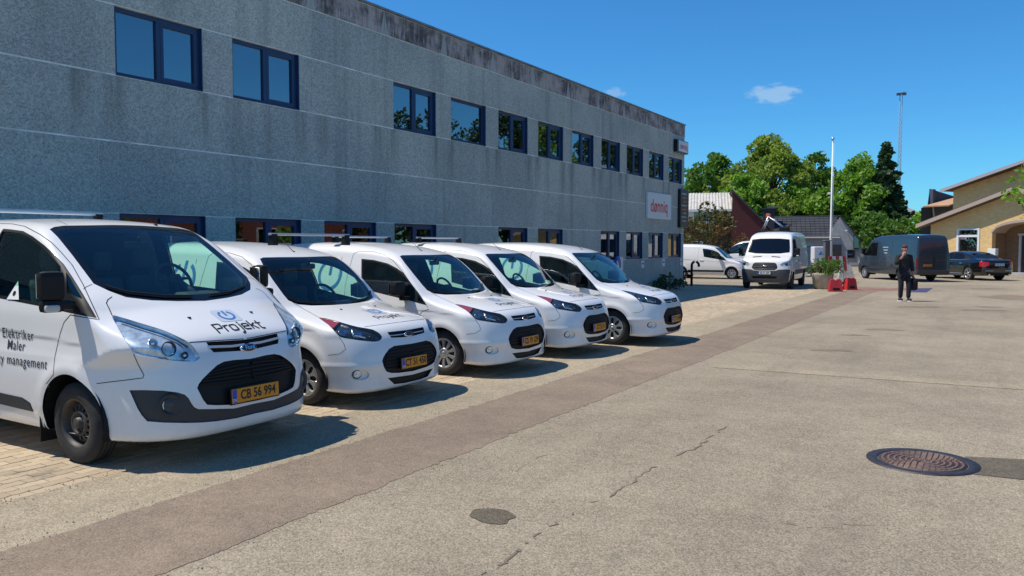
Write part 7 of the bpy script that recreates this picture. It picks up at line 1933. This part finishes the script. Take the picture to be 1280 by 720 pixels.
    for sg in (-1, 1):
        m = MB(); m.bbox((-.16, sg * 1.15, 1.62), (.13, .2, .34), .05); m.bbox((-.13, sg * 1.02, 1.46), (.1, .2, .1), .03); m.build('door_mirror', M_BLACKPL, root)
        for x in (0, -3.45): wheel(root, (x, sg * .87, .345), sg, .345, .215, .22, 'capB')
        # pale lettering block on the load flank
        for k in range(3):
            c = B.bvh.ray_cast(Vector((-1.9, 2, 1.86 - .16 * k)), Vector((0, -1, 0)))[0]
            m = MB(); M = Matrix.Translation((-2.0 - .04 * k, sg * (c.y + .006), 1.86 - .16 * k)); m.box((-2.0 - .04 * k, sg * (c.y + .005), 1.86 - .16 * k), (.5 - .1 * k, .004, .055)); m.build('flank_lettering', mat('pale_print', (.42, .47, .52), .5), root)
    arch_liner(root, 0, .36, .43, .5, .94); arch_liner(root, -3.45, .36, .43, .5, .94)
    B.bm.free(); return root
def build_sedan():
    prof = catmull([(.70, .20), (.86, .22), (.92, .40), (.90, .60), (.80, .74), (.4, .86), (-.3, .96), (-.52, 1.0), (-.75, 1.14), (-1.15, 1.36), (-1.5, 1.455), (-1.9, 1.475), (-2.4, 1.45), (-2.9, 1.33), (-3.3, 1.17), (-3.55, 1.09), (-3.9, 1.06), (-4.12, 1.03), (-4.20, .95), (-4.25, .7), (-4.24, .5), (-4.16, .30), (-3.9, .24), (-2, .20), (.2, .19)], 5, True)
    D = Profile2D(prof, .015)
    wz = pchip([.18, .35, .6, .85, .98, 1.1, 1.3, 1.48], [.86, .91, .935, .925, .895, .83, .73, .62])
    def F(x, a, z):
        aa = a / .92; d = D(x + (.03 * aa ** 2 + .25 * aa ** 5) * sstep(x, -.8, .2), z + .04 * (a / .7) ** 2 * sstep(z, 1.2, 1.4)); d = np.maximum(d, D(x - (.03 * aa ** 2 + .22 * aa ** 5) * sstep(x, -3.2, -4.1), z))
        cab = .10 * sstep(z, .98, 1.2) * (sstep(x, -2.6, -3.5) + sstep(x, -1.1, -.6))
        return smax(d, a - wz(z) + cab + .05 * sstep(x, .1, .9) + .05 * sstep(x, -3.4, -4.25), .07)
    B = Body(F, (-4.32, -.05, .12), (1.0, .99, 1.53), .035); S, RR, FR = AxisProj('side'), AxisProj('rear'), AxisProj('front')
    for ax in (0, -3.16): B.cut('arch', [(ax + .375 * math.cos(t * math.pi / 16), .34 + .375 * math.sin(t * math.pi / 16)) for t in range(-3, 20)] + [(ax - .3, 0), (ax + .3, 0)], S, limit=lambda c: c.y > .45)
    up = lambda c: c.z > .98
    B.cut('window_rubber', [(-.78, 1.0), (-1.0, 1.13), (-1.3, 1.30), (-1.6, 1.385), (-2.0, 1.40), (-2.45, 1.375), (-2.8, 1.28), (-3.1, 1.14), (-3.2, 1.06)], S, limit=up)
    B.cut('window', [(-1.0, 1.05), (-1.16, 1.17), (-1.38, 1.30), (-1.62, 1.355), (-1.82, 1.365), (-1.82, 1.045)], S, allow=('window_rubber',)); B.cut('window', [(-1.90, 1.05), (-1.90, 1.368), (-2.0, 1.37), (-2.42, 1.345), (-2.68, 1.27), (-2.72, 1.055)], S, allow=('window_rubber',))
    B.cut('rear_window', [(-.1, 1.10), (.55, 1.10), (.62, 1.14), (.54, 1.36), (-.1, 1.39)], RR, limit=lambda c: c.x < -2.4 and c.z > 1.0)
    B.cut('windscreen', [(-.1, 1.02), (.6, 1.03), (.55, 1.36), (-.1, 1.39)], FR, limit=lambda c: c.x > -1.6 and c.z > .98)
    B.cut('tail_light', [(.52, .93), (1.1, .98), (1.1, .72), (.74, .70), (.56, .76)], RR, limit=lambda c: c.x < -3.5)
    B.cut('headlight', [(.5, .72), (1.0, .80), (1.0, .60), (.55, .58)], FR, limit=lambda c: c.x > .3); B.cut('grille', [(-.1, .40), (.4, .42), (.42, .72), (-.1, .74)], FR, limit=lambda c: c.x > .5)
    root = empty('black_sedan', (0, 0, 0)); paint = mat('black_car_paint', (.006, .006, .008), .18, coat=1.0)
    B.region('body', None, paint, root)
    for r, m, mode, off in (('window', M_DARKGL, 'sides', -.006), ('window_rubber', M_BLACKPL, 'sides', .001), ('rear_window', M_DARKGL, 'sym', -.006), ('windscreen', M_DARKGL, 'sym', -.006), ('headlight', M_REFL, 'sides', 0), ('grille', M_BLACKPL, 'sym', -.01), ('tail_light', M_REDLENS, 'sides', .003)): B.region(r, r, m, root, mode, offset=off)
    line = lambda x0, x1, z0, z1: [c for c in (B.bvh.ray_cast(Vector((x0 + (x1 - x0) * t, 2, z0 + (z1 - z0) * t)), Vector((0, -1, 0)))[0] for t in np.linspace(0, 1, 20)) if c is not None]
    B.ribbon('window_trim', [line(-.8, -3.15, 1.012, 1.05)], .022, M_CHROME, root, thick=.008); B.ribbon('sill_trim', [line(-.5, -2.7, .34, .34)], .03, M_CHROME, root, thick=.008)
    for x in (-.72, -1.86, -2.85): B.ribbon('shut_line', [line(x, x - .06, .35, .98)], .01, M_GAP, root)
    co = B.bvh.ray_cast(Vector((-6, 0, .80)), Vector((1, 0, 0)))[0]; number_plate(root, (co.x - .012, 0, .80), 'CK 52 716', facing=-1, tilt=4, material=M_WPLATE)
    co = B.bvh.ray_cast(Vector((-6, 0, .42)), Vector((1, 0, 0)))[0]; m = MB(); m.bbox((co.x, 0, .36), (.03, 1.3, .08), .01); m.build('bumper_insert', M_BLACKPL, root)
    m = MB(); m.bbox((co.x, 0, .50), (.025, 1.5, .025), .008); m.build('bumper_trim', M_CHROME, root)
    for sg in (-1, 1):
        m = MB(); m.bbox((-.86, sg * 1.0, 1.06), (.14, .2, .14), .05); m.bbox((-.84, sg * .9, 1.0), (.08, .12, .05), .02); m.build('door_mirror', paint, root)
        for x in (-1.62, -2.62): m = MB(); m.bbox((x, sg * .925, .86), (.2, .03, .03), .01); m.build('door_handle', M_CHROME, root)
        m = MB(); m.tube([(co.x + .03, sg * .55, .30), (co.x - .03, sg * .55, .30)], .05, 10); m.build('exhaust', M_CHROME, root)
        for x in (0, -3.16): wheel(root, (x, sg * .82, .335), sg, .335, .235, .23, 'alloy')
    arch_liner(root, 0, .34, .39, .45, .9); arch_liner(root, -3.16, .34, .39, .45, .9)
    m = MB(); m.box((-1.9, 0, .6), (2.4, 1.5, .04)); m.build('cabin_floor', M_INT, root)
    for x in (-1.5, -2.5): seat(root, x, .38, .55, .48, .5); seat(root, x, -.38, .55, .48, .5)
    B.bm.free(); return root
def roof_ladder(c, yaw):
    """folded ladder lift with an orange winch, standing on the tall van's roof"""
    r = empty('ladder_lift', c, yaw, 'folded white ladder lift with an orange winch on the roof of the tall white van', 'ladder lift')
    for y in (-.18, .18):
        m = MB(); m.tube([(0, y, .12), (.35, y, .95)], .035, 5); m.tube([(.35, y, .95), (1.15, y, .30)], .035, 5); m.build('rail', M_ALU, r)
    for k in range(6):
        m = MB(); t = (k + .5) / 6; m.tube([(.35 + .8 * t, -.18, .95 - .65 * t), (.35 + .8 * t, .18, .95 - .65 * t)], .022, 5); m.build('rung', M_ALU, r)
    m = MB(); m.bbox((.30, 0, 1.0), (.22, .3, .26), .04); m.build('winch', mat('orange_paint', (.60, .12, .03), .5), r)
    m = MB(); m.bbox((.6, 0, .06), (1.9, .9, .08), .02); m.bbox((1.2, 0, .2), (.5, .5, .22), .04); m.build('base_frame', M_BLACKPL, r)
    m = MB(); m.tube([(1.35, 0, .25), (1.6, .1, .5)], .03, 5); m.tube([(1.5, -.2, .1), (1.5, -.2, .48), (1.7, -.2, .48)], .025, 5); m.build('outrigger', M_BLACKPL, r)
    return r
def build_far_vehicles():
    a, b = on_ground(933, 360.5), on_ground(982, 361)
    van = build_big_van()
    c = (a + b) / 2; van.location = (c.x + .02, c.y + .28, 0); van.rotation_euler = (0, 0, R(-86.5)); van.scale = (.955, .97, .955); tag(van, 'tall white van facing the camera beyond the office corner, grey bumper', 'van')
    big = [o for o in bpy.data.objects if o.parent is None and o.get('label', '').startswith('nearest and largest')][0]
    v2 = copy_tree(big); p = at_depth(908, 330, 47); v2.location = (p.x, p.y + 1.0, 0); v2.rotation_euler = (0, 0, R(176)); tag(v2, 'white van of which only the cab shows, half hidden behind the tall white van', 'van')
    if 'group' in v2: del v2['group']
    def strip_print(root, names):
        for ch in children_of(root):
            if ch.name.startswith(names):
                for k in children_of(ch): bpy.data.objects.remove(k)
                bpy.data.objects.remove(ch)
            elif ch.name.startswith(('bonnet', 'door')):
                for k in children_of(ch):
                    if k.name.startswith(('bonnet_', 'emblem', 'door_lettering', 'warning', 'sticker')): bpy.data.objects.remove(k)
    strip_print(v2, ('number_plate', 'roof_bar', 'aerial', 'papers'))
    number_plate(van, (.972, 0, .70), 'BL 91 204', material=M_WPLATE, blue=True, tilt=0)
    # small white van side-on at the office corner: same make as the row
    src = [o for o in bpy.data.objects if o.parent is None and o.get('label', '').startswith('last white van')][0]
    v3 = copy_tree(src); p = on_ground(913.5, 349); v3.location = (p.x, p.y + .77, 0); v3.rotation_euler = (0, 0, R(4)); tag(v3, 'small white van standing side-on just past the office corner', 'van')
    if 'group' in v3: del v3['group']
    strip_print(v3, ('number_plate', 'flank_emblem', 'papers'))
    for sg in (-1, 1):
        m = MB(); m.bbox((-1.35, sg * .915, .42), (1.9, .03, .10), .012); m.build('side_strip', M_BLACKPL, v3)
    dv = build_dark_van(); f = on_ground(1083, 348); yaw = R(129); dv.rotation_euler = (0, 0, yaw)
    dv.scale = (.9, .9, .9); f = on_ground(1080, 348); off = Matrix.Rotation(yaw, 3, 'Z') @ Vector((0, .88, 0)); dv.location = (f.x - off.x, f.y - off.y, 0); tag(dv, 'dark blue grey high roofed van with an orange plate, seen from behind', 'van')
    sd = build_sedan(); f = on_ground(1209, 350); yaw = R(128); off = Matrix.Rotation(yaw, 3, 'Z') @ Vector((-3.16, .93, 0)); sd.rotation_euler = (0, 0, yaw); sd.location = (f.x - off.x, f.y - off.y, 0); tag(sd, 'black saloon car with glowing red tail lamp parked before the yellow brick hall', 'car')
    sd['label'] = 'black saloon car with red tail lamps parked before the yellow brick hall'
    M = van.matrix_basis; yw = R(-86.5)
    p = Matrix.Rotation(yw, 3, 'Z') @ Vector((-3.2, .30, 0)); l = roof_ladder((van.location.x + p.x - 1.15, van.location.y + p.y, 2.36), 0.0); l.scale = (.8, .8, .75)
# ------------------------------------------------------------------ the walking person
def build_person():
    g = on_ground(1129, 376.5)
    root = empty('person', (g.x, g.y, 0), R(CAM_YAW), 'person in black jacket walking across the yard, one hand raised to the face', 'person')
    # local frame: x photo right, -y towards the camera. 1.80 m tall
    skin = mat('skin', (.42, .21, .15), .55, var=.1); jack = mat('black_jacket', (.010, .011, .014), .85, bump=(.3, 60)); trou = mat('navy_trousers', (.012, .015, .026), .9, bump=(.3, 60)); shoe = mat('dark_shoe', (.02, .02, .025), .7); sole = mat('white_sole', (.7, .7, .68), .6); hair = mat('reddish_hair', (.10, .035, .025), .85)
    def skinmesh(name, verts, edges, radii, material, parent, sub=2):
        me = bpy.data.meshes.new(name); me.from_pydata(verts, edges, []); o = link_mesh(name, me, None, parent)
        sk = o.modifiers.new('skin', 'SKIN'); sk.use_smooth_shade = True
        lay = me.skin_vertices[0].data if me.skin_vertices else None
        if lay is None:
            bpy.context.view_layer.update(); lay = me.skin_vertices[0].data if me.skin_vertices else None
        for i, r in enumerate(radii):
            lay[i].radius = r if isinstance(r, tuple) else (r, r); lay[i].use_root = (i == 0)
        ss = o.modifiers.new('sub', 'SUBSURF'); ss.levels = sub; ss.render_levels = sub
        dg = bpy.context.evaluated_depsgraph_get(); m2 = bpy.data.meshes.new_from_object(o.evaluated_get(dg)); o.modifiers.clear(); o.data = m2; bpy.data.meshes.remove(me)
        m2.materials.clear(); m2.materials.append(material); m2.polygons.foreach_set('use_smooth', [True] * len(m2.polygons))
        return o
    # viewer-left arm bent up to the face, viewer-right arm hanging with the bag; right leg stepping forward
    V = [(0, .0, .95), (0, .0, 1.12), (0, .01, 1.30), (0, .01, 1.44), (0, .0, 1.52), (0, -.01, 1.58),      # pelvis, waist, chest, shoulders, neck, skull base
         (0, -.03, 1.66), (0, -.02, 1.745),                                                         # head, crown
         (-.19, .0, 1.42), (-.30, -.07, 1.17), (-.16, -.20, 1.42), (-.09, -.21, 1.56),                # left-in-photo arm: shoulder, elbow, wrist, hand
         (.19, .0, 1.42), (.25, .02, 1.15), (.27, -.03, .90), (.275, -.04, .82),                      # right-in-photo arm
         (-.10, -.0, .90), (-.11, -.06, .50), (-.10, .0, .10),                                       # legs
         (.10, .0, .90), (.11, -.12, .52), (.10, -.12, .10)]
    E = [(0, 1), (1, 2), (2, 3), (3, 4), (4, 5), (5, 6), (6, 7), (3, 8), (8, 9), (9, 10), (10, 11), (3, 12), (12, 13), (13, 14), (14, 15), (0, 16), (16, 17), (17, 18), (0, 19), (19, 20), (20, 21)]
    Rr = [(.15, .11), (.145, .105), (.165, .115), (.13, .09), (.06, .06), (.065, .075), (.078, .098), (.06, .07), .068, .05, .036, .034, .068, .052, .038, .036, .092, .066, .045, .092, .066, .045]
    skinmesh('body', V, E, Rr, skin, root)
    # jacket: torso and sleeves a little larger than the body
    jv = [V[0], V[1], V[2], (0, .01, 1.45), V[8], V[9], (-.185, -.18, 1.37), V[12], V[13], (.268, -.025, .93), (0, .0, .84), (0, 0, 1.52)]
    skinmesh('jacket', jv, [(0, 1), (1, 2), (2, 3), (3, 4), (4, 5), (5, 6), (3, 7), (7, 8), (8, 9), (0, 10), (3, 11)], [(.185, .14), (.175, .13), (.195, .14), (.15, .105), .085, .072, .056, .085, .072, .056, (.185, .14), (.075, .075)], jack, root)
    skinmesh('trousers', [(0, .0, .90), V[16], V[17], (-.10, .0, .09), V[19], V[20], (.10, -.12, .09)], [(0, 1), (1, 2), (2, 3), (0, 4), (4, 5), (5, 6)], [(.15, .115), .105, .085, .068, .105, .085, .068], trou, root)
    for sx, (x, y) in ((-1, (-.11, -.04)), (1, (.11, -.17))):
        m = MB(); vs, fs = ellipsoid((x, y, .06), (.052, .14, .055), 14, 8); vs = [(v[0], v[1], max(v[2], .022)) for v in vs]; m.add(vs, fs, True); s = m.build('shoe', shoe, root)
        m = MB(); m.bbox((x, y, .014), (.10, .29, .028), .012); m.build('sole', sole, s)
    # hands with five fingers: one at the brow, one round the bag handle
    def hand(base, fdir, pdir, curl, thumb_side):
        f = Vector(fdir).normalized(); n = Vector(pdir); n = (n - f * n.dot(f)).normalized(); s = f.cross(n) * thumb_side
        b = Vector(base); VV = [b, b + f * .05, b + f * .09]; EE = [(0, 1), (1, 2)]; RA = [(.026, .02), (.036, .018), (.036, .016)]
        for i, (off, ln) in enumerate(((-.03, .062), (-.01, .078), (.011, .084), (.03, .075))):
            p = b + f * .088 + s * off; k = len(VV); VV.append(p); EE.append((2, k)); RA.append((.011, .011)); d = f.copy()
            for j in range(3):
                d = (d + n * curl).normalized(); p = p + d * ln / 3 * 1.15; VV.append(p); EE.append((len(VV) - 2, len(VV) - 1)); RA.append((.0095 - .001 * j,) * 2)
        p = b + f * .03 + s * .032; k = len(VV); VV.append(p); EE.append((1, k)); RA.append((.013, .013))
        for j in range(2): p = p + (f * .8 + s * .6 + n * curl * .8).normalized() * .03; VV.append(p); EE.append((len(VV) - 2, len(VV) - 1)); RA.append((.0115 - .0015 * j,) * 2)
        return VV, EE, RA
    for args in (((-.14, -.205, 1.45), (.35, .05, .9), (.5, .8, 0), .28, -1), ((.27, -.03, .875), (.02, -.05, -1), (-.2, -1, 0), .75, 1)):
        VV, EE, RA = hand(*args); skinmesh('hand', VV, EE, RA, skin, root, 1)
    # head details
    m = MB(); vs, fs = ellipsoid((0, -.012, 1.735), (.083, .102, .075), 18, 10); vs = [v for v in vs]; m.add([(v[0], v[1], max(v[2], 1.705 + .25 * (v[1] + .10) * 0)) for v in vs], fs, True); m.build('hair', hair, root)
    m = MB(); vs, fs = ellipsoid((0, -.128, 1.655), (.014, .02, .025), 10, 6); m.add(vs, fs, True); m.build('nose', skin, root)
    for x in (-.034, .034):
        m = MB(); vs, fs = ellipsoid((x, -.115, 1.685), (.015, .008, .007), 8, 5); m.add(vs, fs, True); m.build('eye', M_GLOSSBLK, root)
        m = MB(); vs, fs = ellipsoid((x * 2.55, -.02, 1.665), (.012, .022, .034), 8, 6); m.add(vs, fs, True); m.build('ear', skin, root)
    m = MB(); vs, fs = ellipsoid((0, -.118, 1.612), (.026, .01, .006), 8, 5); m.add(vs, fs, True); m.build('mouth', mat('lips', (.25, .08, .07), .6), root)
    b = empty('shoulder_bag', (g.x, g.y, 0), R(CAM_YAW), 'black soft bag carried low in the walking person\'s hand', 'bag')
    m = MB(); m.bbox((.30, .0, .545), (.20, .34, .40), .09); m.build('bag_body', mat('black_bag', (.012, .012, .014), .8), b)
    m = MB(); m.tube([(.29, -.12, .72), (.285, -.07, .80), (.28, -.045, .81), (.285, .0, .79), (.29, .08, .72)], .012, 6); m.build('handle', M_BLACKPL, b)
# ------------------------------------------------------------------ build
import time as _t
_t0 = _t.time()
def _step(f):
    t = _t.time(); f(); print(f.__name__, round(_t.time() - t, 2))
for _f in (build_ground, build_office, build_office_signs, build_background, build_custom, build_small_vans, build_far_vehicles, build_person): _step(_f)
for _o in bpy.data.objects:
    if _o.type == 'MESH' and not _o.data.materials: _o.data.materials.append(M_GREYPL)
